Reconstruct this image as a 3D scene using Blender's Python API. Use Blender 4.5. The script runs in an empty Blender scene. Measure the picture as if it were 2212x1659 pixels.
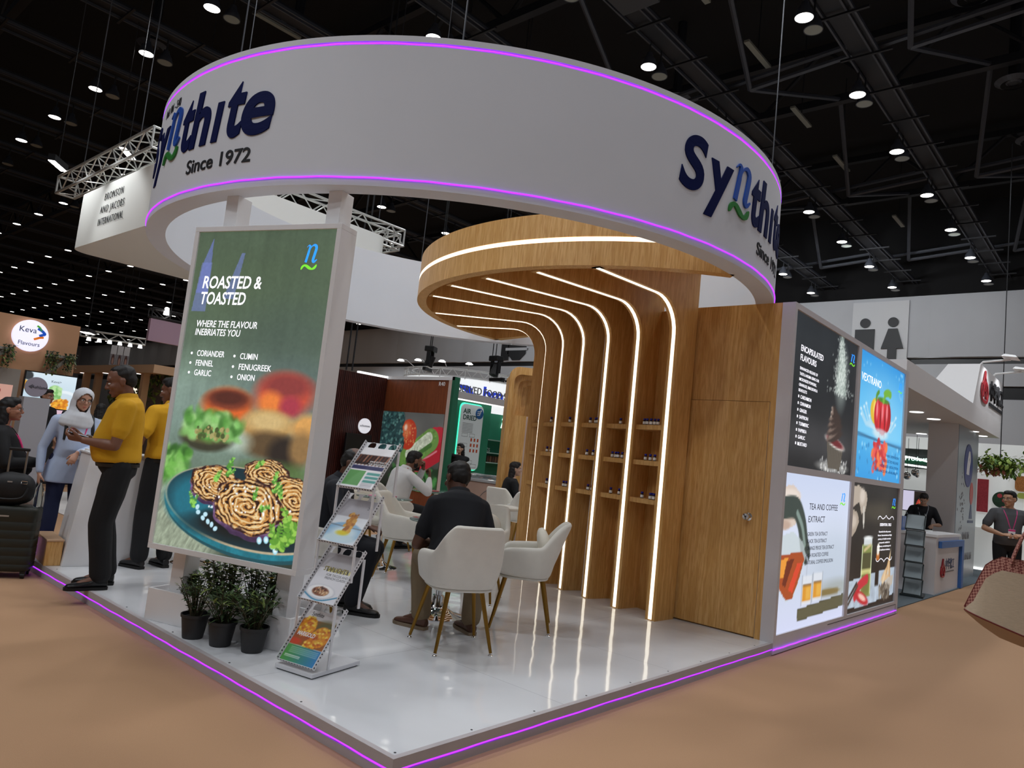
import bpy, bmesh, math, random
import numpy as np
from mathutils import Vector, Matrix, Euler
random.seed(7); RNG = np.random.RandomState(11)
SC = bpy.context.scene; COL = SC.collection
# ---------------------------------------------------------------- camera, world, lights, exposure
def make_camera():
    F, YAW, PITCH, ROLL = 1574.087, .729714, .0998439, .1060425      # focal length in pixels of a 2212 wide frame
    cy, sy, cp, sp = math.cos(YAW), math.sin(YAW), math.cos(PITCH), math.sin(PITCH)
    f = Vector((cy*cp, sy*cp, sp)); r = Vector((sy, -cy, 0)); u = r.cross(f)
    c, s = math.cos(ROLL), math.sin(ROLL)
    r, u = c*r + s*u, -s*r + c*u
    cam = bpy.data.cameras.new('camera'); o = bpy.data.objects.new('camera', cam); COL.objects.link(o)
    m = Matrix(((r.x, u.x, -f.x, -2.15738), (r.y, u.y, -f.y, -2.36731), (r.z, u.z, -f.z, 1.3), (0, 0, 0, 1)))
    o.matrix_world = m
    cam.sensor_width = 36; cam.lens = F*36/2212; cam.clip_start = .05; cam.clip_end = 400
    SC.camera = o
make_camera()
SC.view_settings.view_transform = 'Standard'; SC.view_settings.look = 'None'
SC.view_settings.exposure = 0; SC.view_settings.gamma = 1; SC.view_settings.use_curve_mapping = False
W = bpy.data.worlds.new('hall_air'); SC.world = W; W.use_nodes = True
W.node_tree.nodes['Background'].inputs[0].default_value = (.86, .90, 1, 1)
W.node_tree.nodes['Background'].inputs[1].default_value = .27
def spot(x, y, z, power, size=2.3, r=.22, col=(.93, .965, 1), tgt=None, blend=.5):
    l = bpy.data.lights.new('hall_spot', 'SPOT'); l.energy = power; l.spot_size = size; l.spot_blend = blend
    l.shadow_soft_size = r; l.color = col
    o = bpy.data.objects.new('hall_spot', l); COL.objects.link(o); o.location = (x, y, z)
    if tgt is not None:
        o.rotation_euler = (Vector(tgt)-Vector((x, y, z))).to_track_quat('-Z', 'Y').to_euler()
    return o
LX0, LY0, LDX, LDY, LZ = 3.6, 2.38, 3.1, 3.14, 9.5                  # the hall's lamp grid
for i, j, p in [(-1, -1, 1500), (0, -1, 1300), (1, -1, 1300), (2, -1, 1300), (-1, 0, 1700), (0, 0, 1800), (1, 0, 1500), (-1, 1, 1400), (0, 1, 1500),
                (0, 2, 1200), (2, 1, 1300), (3, 0, 1300), (0, 3, 1300), (3, 3, 1500), (2, 3, 1300), (5, 1, 1500), (1, 5, 1500), (-3, -2, 1500), (-3, 0, 2100), (-3, 1, 2100), (-4, 0, 2300), (-2, 1, 1500),
                (-2, -2, 1400), (7, 1, 1500), (6, 6, 3000), (6, 0, 3200), (6, 3, 3200), (3, 6, 1800), (6, 1, 7500), (6, 2, 7000), (6, 5, 7500), (6, 8, 8500), (7, 11, 6800), (7, 15, 6800), (7, 19, 6800), (3, 9, 3000), (3, 13, 3000), (3, -1, 1600), (4, -1, 1600), (5, -1, 1600), (1, -2, 1200), (3, -2, 1500)]:
    spot(LX0+i*LDX, LY0+j*LDY, LZ-.35, p*(.07 if i == 6 else .18), tgt=(30, LY0+j*LDY, 5) if i == 6 else None)  # spots with a target tilt at the right hall wall, added to brighten it
# ---------------------------------------------------------------- helpers
def lin(c):
    if isinstance(c, str):
        c = [int(c[i:i+2], 16)/255 for i in (0, 2, 4)]
    return tuple((x/12.92 if x <= .04045 else ((x+.055)/1.055)**2.4) for x in c[:3])
MATS = {}
def mat(name, col='cccccc', rough=.5, metal=0, emit=None, es=1, noise=0, nscale=30, stretch=(1, 1, 1), bump=0, bscale=200, trans=0, coat=0, alpha=1, col2=None, sheen=0, ior=1.45):
    if name in MATS: return MATS[name]
    m = bpy.data.materials.new(name); m.use_nodes = True; nt = m.node_tree; b = nt.nodes['Principled BSDF']
    I = b.inputs; c = lin(col)
    I['Base Color'].default_value = (*c, 1); I['Roughness'].default_value = rough; I['Metallic'].default_value = metal; I['IOR'].default_value = ior
    if trans: I['Transmission Weight'].default_value = trans
    if coat: I['Coat Weight'].default_value = coat; I['Coat Roughness'].default_value = .04
    if sheen: I['Sheen Weight'].default_value = sheen
    if alpha < 1: I['Alpha'].default_value = alpha
    if emit: I['Emission Color'].default_value = (*lin(emit), 1); I['Emission Strength'].default_value = es
    if noise or bump:
        g = nt.nodes.new('ShaderNodeNewGeometry'); mp = nt.nodes.new('ShaderNodeMapping'); mp.inputs['Scale'].default_value = stretch
        nt.links.new(g.outputs['Position'], mp.inputs['Vector'])
    if noise:
        n = nt.nodes.new('ShaderNodeTexNoise'); n.inputs['Scale'].default_value = nscale; n.inputs['Detail'].default_value = 5
        nt.links.new(mp.outputs[0], n.inputs['Vector'])
        mx = nt.nodes.new('ShaderNodeMix'); mx.data_type = 'RGBA'
        d = lin(col2) if col2 else tuple(x*(1-noise) for x in c)
        mx.inputs[6].default_value = (*c, 1); mx.inputs[7].default_value = (*d, 1)
        rp = nt.nodes.new('ShaderNodeMapRange'); rp.inputs[1].default_value = .3; rp.inputs[2].default_value = .7
        nt.links.new(n.outputs[0], rp.inputs[0]); nt.links.new(rp.outputs[0], mx.inputs[0]); nt.links.new(mx.outputs[2], I['Base Color'])
    if bump:
        n2 = nt.nodes.new('ShaderNodeTexNoise'); n2.inputs['Scale'].default_value = bscale; n2.inputs['Detail'].default_value = 3
        nt.links.new(mp.outputs[0], n2.inputs['Vector'])
        bp = nt.nodes.new('ShaderNodeBump'); bp.inputs['Strength'].default_value = bump; bp.inputs['Distance'].default_value = .01
        nt.links.new(n2.outputs[0], bp.inputs['Height']); nt.links.new(bp.outputs[0], I['Normal'])
    MATS[name] = m; return m
def wood(name, c1, c2, c3, rough=.42):
    m = bpy.data.materials.new(name); m.use_nodes = True; nt = m.node_tree; b = nt.nodes['Principled BSDF']; L = nt.links.new
    g = nt.nodes.new('ShaderNodeNewGeometry'); mp = nt.nodes.new('ShaderNodeMapping'); mp.inputs['Scale'].default_value = (1, 1, .07)
    L(g.outputs['Position'], mp.inputs['Vector'])
    n1 = nt.nodes.new('ShaderNodeTexNoise'); n1.inputs['Scale'].default_value = 7; n1.inputs['Detail'].default_value = 4; n1.inputs['Distortion'].default_value = .6
    n2 = nt.nodes.new('ShaderNodeTexNoise'); n2.inputs['Scale'].default_value = 110; n2.inputs['Detail'].default_value = 3
    L(mp.outputs[0], n1.inputs['Vector']); L(mp.outputs[0], n2.inputs['Vector'])
    wv = nt.nodes.new('ShaderNodeMath'); wv.operation = 'SINE'; mu = nt.nodes.new('ShaderNodeMath'); mu.operation = 'MULTIPLY'; mu.inputs[1].default_value = 42
    L(n1.outputs[0], mu.inputs[0]); L(mu.outputs[0], wv.inputs[0])
    a1 = nt.nodes.new('ShaderNodeMapRange'); a1.inputs[1].default_value = -1; a1.inputs[2].default_value = 1; L(wv.outputs[0], a1.inputs[0])
    mx = nt.nodes.new('ShaderNodeMix'); mx.data_type = 'RGBA'; mx.inputs[6].default_value = (*lin(c1), 1); mx.inputs[7].default_value = (*lin(c2), 1); L(a1.outputs[0], mx.inputs[0])
    r2 = nt.nodes.new('ShaderNodeMapRange'); r2.inputs[1].default_value = .45; r2.inputs[2].default_value = .75; L(n2.outputs[0], r2.inputs[0])
    mx2 = nt.nodes.new('ShaderNodeMix'); mx2.data_type = 'RGBA'; mx2.inputs[7].default_value = (*lin(c3), 1); L(mx.outputs[2], mx2.inputs[6]); L(r2.outputs[0], mx2.inputs[0])
    L(mx2.outputs[2], b.inputs['Base Color']); b.inputs['Roughness'].default_value = rough
    MATS[name] = m; return m
def paintmat(name, strength=0, rough=.4):
    """a printed or backlit picture: colours come from the mesh's own 'paint' attribute"""
    if name in MATS: return MATS[name]
    m = bpy.data.materials.new(name); m.use_nodes = True; nt = m.node_tree; b = nt.nodes['Principled BSDF']
    a = nt.nodes.new('ShaderNodeAttribute'); a.attribute_name = 'paint'
    b.inputs['Roughness'].default_value = rough
    if strength:
        b.inputs['Base Color'].default_value = (.02, .02, .02, 1)
        nt.links.new(a.outputs['Color'], b.inputs['Emission Color']); b.inputs['Emission Strength'].default_value = strength
    else: nt.links.new(a.outputs['Color'], b.inputs['Base Color'])
    MATS[name] = m; return m
R = math.radians
def T(loc=(0, 0, 0), rz=0, rx=0, ry=0, s=(1, 1, 1)):
    return Matrix.Translation(loc) @ Euler((rx, ry, rz)).to_matrix().to_4x4() @ Matrix.Diagonal((*s, 1))
def frame(o, x, y, z):
    return Matrix(((x[0], y[0], z[0], o[0]), (x[1], y[1], z[1], o[1]), (x[2], y[2], z[2], o[2]), (0, 0, 0, 1)))
class MB:
    def __init__(s): s.v = []; s.f = []; s.mi = []; s.cur = 0
    def add(s, vs, fs, M=None):
        n = len(s.v)
        s.v += [tuple(M @ Vector(p)) for p in vs] if M is not None else [tuple(p) for p in vs]
        s.f += [tuple(i+n for i in f) for f in fs]; s.mi += [s.cur]*len(fs); return s
    def m(s, i): s.cur = i; return s
    def box(s, x0, x1, y0, y1, z0, z1, M=None):
        return s.add([(x0, y0, z0), (x1, y0, z0), (x1, y1, z0), (x0, y1, z0), (x0, y0, z1), (x1, y0, z1), (x1, y1, z1), (x0, y1, z1)],
                     [(3, 2, 1, 0), (4, 5, 6, 7), (0, 1, 5, 4), (1, 2, 6, 5), (2, 3, 7, 6), (3, 0, 4, 7)], M)
    def cbox(s, c, d, M=None):
        return s.box(c[0]-d[0]/2, c[0]+d[0]/2, c[1]-d[1]/2, c[1]+d[1]/2, c[2]-d[2]/2, c[2]+d[2]/2, M)
    def rings(s, rs, caps=True, closed=True, M=None, loop=False):
        n = len(rs[0]); vs = [p for r in rs for p in r]; fs = []
        k = n if closed else n-1
        for a in range(len(rs) if loop else len(rs)-1):
            b = (a+1) % len(rs)
            for i in range(k):
                j = (i+1) % n; fs.append((a*n+i, a*n+j, b*n+j, b*n+i))
        if caps and not loop:
            fs.append(tuple(range(n-1, -1, -1))); fs.append(tuple((len(rs)-1)*n+i for i in range(n)))
        return s.add(vs, fs, M)
    def lathe(s, prof, n=24, M=None, caps=True):
        return s.rings([[(r*math.cos(2*math.pi*i/n), r*math.sin(2*math.pi*i/n), z) for i in range(n)] for r, z in prof], caps, True, M)
    def tube(s, pts, r, n=8, caps=True, loop=False, sx=1):
        P = [Vector(p) for p in pts]; rs = []; N = len(P); up = None
        for i, p in enumerate(P):
            if loop: t = (P[(i+1) % N]-P[i-1]).normalized()
            else: t = (P[min(i+1, N-1)]-P[max(i-1, 0)]).normalized()
            if up is None:
                up = Vector((0, 0, 1)) if abs(t.z) < .9 else Vector((1, 0, 0))
            a = (up - t*up.dot(t)).normalized(); b = t.cross(a); up = a
            rr = r[i] if isinstance(r, (list, tuple)) else r
            rs.append([p + a*rr*math.cos(2*math.pi*k/n)*sx + b*rr*math.sin(2*math.pi*k/n) for k in range(n)])
        return s.rings(rs, caps, True, None, loop)
    def cyl(s, p0, p1, r0, r1=None, n=12): return s.tube([p0, p1], [r0, r0 if r1 is None else r1], n)
    def ell(s, c, r, M=None, n=16, k=10):
        rs = []
        for j in range(k+1):
            a = math.pi*(j+.02)/(k+.04)-math.pi/2
            rs.append([(c[0]+r[0]*math.cos(a)*math.cos(2*math.pi*i/n), c[1]+r[1]*math.cos(a)*math.sin(2*math.pi*i/n), c[2]+r[2]*math.sin(a)) for i in range(n)])
        return s.rings(rs, True, True, M)
    def prism(s, poly, z0, z1, M=None):
        n = len(poly)
        return s.add([(x, y, z0) for x, y in poly]+[(x, y, z1) for x, y in poly],
                     [tuple(range(n-1, -1, -1)), tuple(range(n, 2*n))]+[(i, (i+1) % n, n+(i+1) % n, n+i) for i in range(n)], M)
    def limb(s, p0, p1, prof, n=14):
        """closed round-ended limb, prof = [(t, radius)]"""
        p0 = Vector(p0); p1 = Vector(p1); L = (p1-p0).length; pts = []; rad = []
        r0 = prof[0][1]; r1 = prof[-1][1]; d = (p1-p0)/L
        for a in (80, 55, 28): pts.append(p0-d*r0*math.sin(R(a))); rad.append(r0*math.cos(R(a)))
        for t, r in prof: pts.append(p0+d*L*t); rad.append(r)
        for a in (28, 55, 80): pts.append(p1+d*r1*math.sin(R(a))); rad.append(r1*math.cos(R(a)))
        return s.tube(pts, rad, n)
    def mesh(s, name):
        me = bpy.data.meshes.new(name); me.from_pydata(s.v, [], s.f); me.update(); return me
    def build(s, name, mats, parent=None, smooth=False, bev=0, angle=40, sub=0):
        me = s.mesh(name)
        mats = mats if isinstance(mats, (list, tuple)) else [mats]
        for m in mats: me.materials.append(m)
        if len(mats) > 1: me.polygons.foreach_set('material_index', s.mi)
        bm = bmesh.new(); bm.from_mesh(me); bmesh.ops.recalc_face_normals(bm, faces=bm.faces); bm.to_mesh(me); bm.free()
        return finish(name, me, parent, smooth, bev, angle, sub)
def finish(name, me, parent=None, smooth=False, bev=0, angle=40, sub=0):
    o = bpy.data.objects.new(name, me); COL.objects.link(o)
    if parent is not None: o.parent = parent
    if smooth:
        me.polygons.foreach_set('use_smooth', [True]*len(me.polygons))
        if angle < 180: me.set_sharp_from_angle(angle=R(angle))
    if bev:
        b = o.modifiers.new('bevel', 'BEVEL'); b.width = bev; b.segments = 2; b.limit_method = 'ANGLE'; b.angle_limit = R(40)
    if sub:
        b = o.modifiers.new('sub', 'SUBSURF'); b.levels = sub; b.render_levels = sub
    return o
def tag(o, label=None, cat=None, group=None, kind=None):
    if label: o['label'] = label
    if cat: o['category'] = cat
    if group: o['group'] = group
    if kind: o['kind'] = kind
    return o
def thing(name, label, cat, loc=(0, 0, 0), rz=0, group=None):
    o = bpy.data.objects.new(name, None); COL.objects.link(o); o.location = loc; o.rotation_euler = (0, 0, rz); o.empty_display_size = .1
    return tag(o, label, cat, group)
def struct(o, label=None, cat=None): return tag(o, label, cat, kind='structure')
def dup(root, loc=None, rz=None, label=None, group=None, scale=None):
    r = root.copy(); COL.objects.link(r)
    if loc is not None: r.location = loc
    if rz is not None: r.rotation_euler = (0, 0, rz)
    if label: r['label'] = label
    if group: r['group'] = group
    if scale: r.scale = scale
    for ch in list(root.children):
        c = ch.copy(); COL.objects.link(c); c.parent = r
        for g in list(ch.children):
            d = g.copy(); COL.objects.link(d); d.parent = c
    return r
# lettering -------------------------------------------------------
FONT = [None]
def text_mesh(s, size, ext=.002, bold=0, sx=1, shear=0, align='CENTER', space=1, leading=1, res=3):
    cu = bpy.data.curves.new('lettering', 'FONT'); cu.body = s; cu.size = size; cu.extrude = ext; cu.align_x = align; cu.offset = bold*size
    cu.space_character = space; cu.space_line = leading; cu.resolution_u = res; cu.shear = shear
    if FONT[0]: cu.font = FONT[0]
    o = bpy.data.objects.new('lettering', cu)
    me = bpy.data.meshes.new_from_object(o); bpy.data.objects.remove(o); bpy.data.curves.remove(cu)
    if sx != 1:
        co = np.empty(len(me.vertices)*3); me.vertices.foreach_get('co', co); co = co.reshape(-1, 3); co[:, 0] *= sx
        me.vertices.foreach_set('co', co.ravel())
    return me
def lettering(s, size, m, M, parent=None, name='lettering', fit=None, **k):
    me = text_mesh(s, size, **k)
    if fit and len(me.vertices):
        co = np.empty(len(me.vertices)*3); me.vertices.foreach_get('co', co); co = co.reshape(-1, 3)
        w = co[:, 0].max()-co[:, 0].min(); co[:, 0] *= fit/w; me.vertices.foreach_set('co', co.ravel())
    me.transform(M); me.materials.append(m)
    return finish(name, me, parent)
def bend_cyl(me, cx, cy, rad, th0, z0):
    """wrap a flat mesh (x along, y up, z out) round a cylinder, x=0 at angle th0"""
    co = np.empty(len(me.vertices)*3); me.vertices.foreach_get('co', co); co = co.reshape(-1, 3)
    th = th0 + co[:, 0]/rad; rr = rad + co[:, 2]
    out = np.stack([cx+rr*np.cos(th), cy+rr*np.sin(th), z0+co[:, 1]], 1)
    me.vertices.foreach_set('co', out.ravel()); me.update()
    return me
# painter ---------------------------------------------------------
def vnoise(x, y, s, seed=0, oct=3):
    out = 0; a = 1; tot = 0
    for o in range(oct):
        r = np.random.RandomState(seed+o*17).rand(64, 64)
        X = (x*s) % 64; Y = (y*s) % 64; i = np.floor(X).astype(int); j = np.floor(Y).astype(int); fx = X-i; fy = Y-j
        fx = fx*fx*(3-2*fx); fy = fy*fy*(3-2*fy); i %= 64; j %= 64; i1 = (i+1) % 64; j1 = (j+1) % 64
        v = r[j, i]*(1-fx)*(1-fy)+r[j, i1]*fx*(1-fy)+r[j1, i]*(1-fx)*fy+r[j1, i1]*fx*fy
        out = out+v*a; tot += a; a *= .5; s *= 2
    return out/tot
class Paint:
    """a picture on a grid; x in 0..w, y in 0..h measured from the top-left, colours sRGB"""
    def __init__(s, w, h, nx, base='888888'):
        s.w, s.h, s.nx = w, h, nx; s.ny = max(2, int(round(nx*h/w)))
        s.x, s.y = np.meshgrid(np.linspace(0, w, s.nx), np.linspace(0, h, s.ny)); s.c = np.zeros((s.ny, s.nx, 3)); s.c[:] = s.rgb(base); s.px = w/s.nx
    def rgb(s, c): return np.array([int(c[i:i+2], 16)/255 for i in (0, 2, 4)]) if isinstance(c, str) else np.asarray(c, float)
    def mixm(s, m, c): 
        c = s.rgb(c); s.c = s.c*(1-m[..., None])+c*m[..., None]; return s
    def vgrad(s, stops):
        ys = [a*s.h for a, _ in stops]; cs = np.array([s.rgb(c) for _, c in stops])
        for k in range(3): s.c[..., k] = np.interp(s.y, ys, cs[:, k])
        return s
    def em(s, cx, cy, rx, ry, rot=0, soft=None):
        a = R(rot); dx = s.x-cx; dy = s.y-cy; u = (dx*math.cos(a)+dy*math.sin(a))/rx; v = (-dx*math.sin(a)+dy*math.cos(a))/ry
        d = np.sqrt(u*u+v*v); sf = soft if soft else 1.2*s.px/min(rx, ry); return np.clip((1+sf/2-d)/sf, 0, 1)
    def el(s, cx, cy, rx, ry, c, rot=0, soft=None, a=1): return s.mixm(s.em(cx, cy, rx, ry, rot, soft)*a, c)
    def rect(s, x0, y0, x1, y1, c, a=1, soft=None):
        f = soft or s.px; m = np.clip((s.x-x0)/f+.5, 0, 1)*np.clip((x1-s.x)/f+.5, 0, 1)*np.clip((s.y-y0)/f+.5, 0, 1)*np.clip((y1-s.y)/f+.5, 0, 1); return s.mixm(m*a, c)
    def poly(s, pts, c, a=1):
        ins = np.zeros(s.x.shape, bool); n = len(pts)
        for i in range(n):
            (x0, y0), (x1, y1) = pts[i], pts[(i+1) % n]
            if y0 == y1: continue
            cnd = ((y0 > s.y) != (y1 > s.y)) & (s.x < (x1-x0)*(s.y-y0)/(y1-y0)+x0); ins ^= cnd
        return s.mixm(ins*float(a), c)
    def line(s, pts, wd, c, a=1):
        m = np.zeros(s.x.shape)
        for (x0, y0), (x1, y1) in zip(pts, pts[1:]):
            dx, dy = x1-x0, y1-y0; L = dx*dx+dy*dy+1e-12; t = np.clip(((s.x-x0)*dx+(s.y-y0)*dy)/L, 0, 1)
            d = np.hypot(s.x-x0-t*dx, s.y-y0-t*dy); m = np.maximum(m, np.clip((wd/2-d)/s.px+.5, 0, 1))
        return s.mixm(m*a, c)
    def speck(s, x0, y0, x1, y1, n, r, cols, seed=1, mask=None, asp=1):
        g = np.random.RandomState(seed)
        for i in range(n):
            cx, cy = g.uniform(x0, x1), g.uniform(y0, y1); rr = r*g.uniform(.5, 1.3)
            if mask is not None and not mask(cx, cy): continue
            s.el(cx, cy, rr, rr*asp, cols[i % len(cols)], rot=g.uniform(0, 180))
        return s
    def noise(s, amt, sc, seed=0, m=1, st=1):
        n = vnoise(s.x, s.y*st, sc, seed)-.5; s.c = np.clip(s.c*(1+amt*2*n[..., None]*(m if np.isscalar(m) else m[..., None])), 0, 1); return s
    def build(s, name, M, m, parent=None):
        """local x right, y up from the lower-left corner, z out"""
        vs = np.stack([s.x, s.h-s.y, np.zeros_like(s.x)], -1).reshape(-1, 3)
        idx = np.arange(s.ny*s.nx).reshape(s.ny, s.nx)
        f = np.stack([idx[1:, :-1], idx[1:, 1:], idx[:-1, 1:], idx[:-1, :-1]], -1).reshape(-1, 4)
        me = bpy.data.meshes.new(name); me.vertices.add(len(vs)); me.loops.add(f.size); me.polygons.add(len(f))
        mv = np.array(M); vs = vs@mv[:3, :3].T+mv[:3, 3]
        me.vertices.foreach_set('co', vs.ravel()); me.loops.foreach_set('vertex_index', f.ravel().astype(np.int32)); me.polygons.foreach_set('loop_start', np.arange(0, f.size, 4, dtype=np.int32))
        me.update(calc_edges=True)
        c = np.clip(s.c, 0, 1); l = np.where(c <= .04045, c/12.92, ((c+.055)/1.055)**2.4)
        at = me.color_attributes.new('paint', 'FLOAT_COLOR', 'POINT'); at.data.foreach_set('color', np.concatenate([l, np.ones((*l.shape[:2], 1))], -1).ravel())
        me.materials.append(m); return finish(name, me, parent)
def voxel(mb, vox, smooth=4, fold=0, fs=30, seed=0):
    """fuse overlapping closed shapes into one continuous surface"""
    me = mb.mesh('tmp'); o = bpy.data.objects.new('tmp', me); COL.objects.link(o)
    bm = bmesh.new(); bm.from_mesh(me); bmesh.ops.recalc_face_normals(bm, faces=bm.faces); bm.to_mesh(me); bm.free()
    r = o.modifiers.new('r', 'REMESH'); r.mode = 'VOXEL'; r.voxel_size = vox; r.use_smooth_shade = True
    if smooth:
        sm = o.modifiers.new('s', 'SMOOTH'); sm.factor = .5; sm.iterations = smooth
    bpy.context.view_layer.update(); dg = bpy.context.evaluated_depsgraph_get()
    out = bpy.data.meshes.new_from_object(o.evaluated_get(dg)); bpy.data.objects.remove(o); bpy.data.meshes.remove(me)
    if fold:
        n = len(out.vertices); co = np.empty(n*3); no = np.empty(n*3); out.vertices.foreach_get('co', co); out.vertices.foreach_get('normal', no)
        co = co.reshape(-1, 3); no = no.reshape(-1, 3); g = np.random.RandomState(seed); d = 0
        w = .25*np.sin(co@(g.randn(3)*9))
        for k in range(6):
            v = g.randn(3); v[2] *= .7; v *= fs/np.linalg.norm(v)*g.uniform(.6, 1.5); d = d+np.sin(co@v+g.rand()*6+4*w)*g.uniform(.5, 1)
        co += no*(d*fold/2.4)[:, None]; out.vertices.foreach_set('co', co.ravel()); out.update()
    out.polygons.foreach_set('use_smooth', [True]*len(out.polygons))
    return out
# common materials
white = mat('white_laminate', 'e4e3e4', .38, noise=.03, nscale=3)
fascia = mat('white_fabric_fascia', 'd2d5dc', .7, noise=.03, nscale=2)
oak = wood('oak_veneer', 'deb070', 'cf9e5a', 'be8845')
gold = mat('gold_metal', '8f6a2a', .32, .85)
chrome = mat('chrome', 'dddddd', .07, 1)
black = mat('black_plastic', '121214', .4)
dark = mat('dark_metal', '1c1d20', .5)
velvet = mat('cream_velvet', 'e0dcd2', .85, noise=.05, nscale=14, bump=.08, bscale=300, sheen=.3)
violet = mat('violet_led', '601090', .5, emit=(.60, .17, 1.), es=2.5)
warmled = mat('warm_led', 'fff0d0', .5, emit='fff3dc', es=1.7)
lampwhite = mat('lamp_glow', 'ffffff', .5, emit='fffaf2', es=9)
glass = mat('clear_glass', 'eef6f4', .02, trans=1, ior=1.3)
whitelt = mat('print_white_lit', 'ffffff', .5, emit='f4f4ff', es=1)
whitepr = mat('print_white', 'f2f2f2', .5)
greypr = mat('print_grey', '6a6a6e', .5)
blackpr = mat('print_black', '16161a', .5)
navy = mat('navy_acrylic', '040f44', .7, ior=1.2)
logoblue = mat('blue_acrylic', '1d4fae', .4)
logogreen = mat('green_acrylic', '237a2a', .45)
# ================================================================ the hall
carpet = mat('tan_carpet', 'b38c6a', .95, noise=.13, nscale=260, bump=.3, bscale=600)
FZ = -.1
def slab(name, x0, x1, y0, y1, z, m, th=.02):
    return struct(MB().box(x0, x1, y0, y1, z-th, z).build(name, m))
floor = slab('floor', -14, 31, -14, 100, FZ, carpet, .1)
roofblack = mat('black_ceiling', '060608', .9)
slab('ceiling', -14, 31, -14, 100, 13.2, roofblack, -.1)
struct(MB().box(30, 30.3, -14, 100, 9.52, 13.2).build('wall_upper', roofblack)); struct(MB().box(-14, 31, 99.7, 99.8, 9.5, 13.2).build('wall_upper', roofblack))
hallwall = mat('grey_partition', 'b4b6ba', .7, noise=.05, nscale=.6)
def hall_wall():
    b = MB(); X = 30
    for z0, z1 in ((-.1, 5.35), (5.85, 6.7), (6.95, 9.5)):
        b.m(0).box(X, X+.3, -14, 100, z0, z1)
    b.m(1).box(X+.12, X+.3, -14, 100, 5.3, 7)
    b.m(0)
    for k, y in enumerate(np.arange(-12, 100, 3.3)):                  # bulging folding panels
        b.rings([[(X-.10*math.sin(math.pi*t)-.002, y+3.25*t, z) for t in np.linspace(0, 1, 8)] for z in (6.97, 9.45)], False, False)
    w = struct(b.build('wall_right', [hallwall, black]))
    return w
hall_wall()
struct(MB().box(-14, -13.8, -14, 100, -.1, 9.5).build('wall_left', hallwall))
struct(MB().box(-14, 31, 99.8, 100, -.1, 9.5).build('wall_far', hallwall))
def pictogram(label, cx, cz, h):
    t = thing('pictogram_panel', label, 'sign', (29.85, cx, cz))
    return t
# restroom sign: tall pale board with two black figures
t = thing('restroom_sign', 'tall pale board with black man and woman pictograms above the light box wall', 'sign', (29.86, 6.32, 6.9))
MB().box(0, .06, -1.1, 1.05, -.6, 2.42).build('board', mat('pale_board', 'c3c4c6', .6), t)
def fig(y, fem):
    b = MB(); M = frame((-.04, y, 0), (0, -1, 0), (0, 0, 1), (-1, 0, 0))
    b.lathe([(.2, 0), (.2, .04)], 20, M @ T((0, 1.52, 0)))
    if fem: b.prism([(-.17, 1.25), (.17, 1.25), (.42, .42), (.17, .42), (.17, -.35), (-.17, -.35), (-.17, .42), (-.42, .42)], 0, .04, M)
    else: b.prism([(-.38, 1.25), (.38, 1.25), (.38, .3), (.22, .3), (.22, -.35), (-.22, -.35), (-.22, .3), (-.38, .3)], 0, .04, M)
    b.build('figure', blackpr, t)
fig(.52, 0); fig(-.55, 1)
t = thing('exit_pictogram', 'black square pictogram with a white cutlery circle high on the grey wall', 'sign', (29.86, 26.3, 7.6))
b = MB(); M = frame((0, 0, 0), (0, -1, 0), (0, 0, 1), (-1, 0, 0))
b.box(-1.1, -.5, -.55, .75, 0, .03, M)
b.prism([(-.42+1.0*0+.95*math.cos(a)*.8+.55, .1+.72*math.sin(a)) for a in np.linspace(0, 2*math.pi, 8, False)+.39], 0, .03, M)
b.build('board', blackpr, t)
MB().box(-.75, .95, .02, .18, .03, .04, M).build('bar', hallwall, t)
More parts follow.
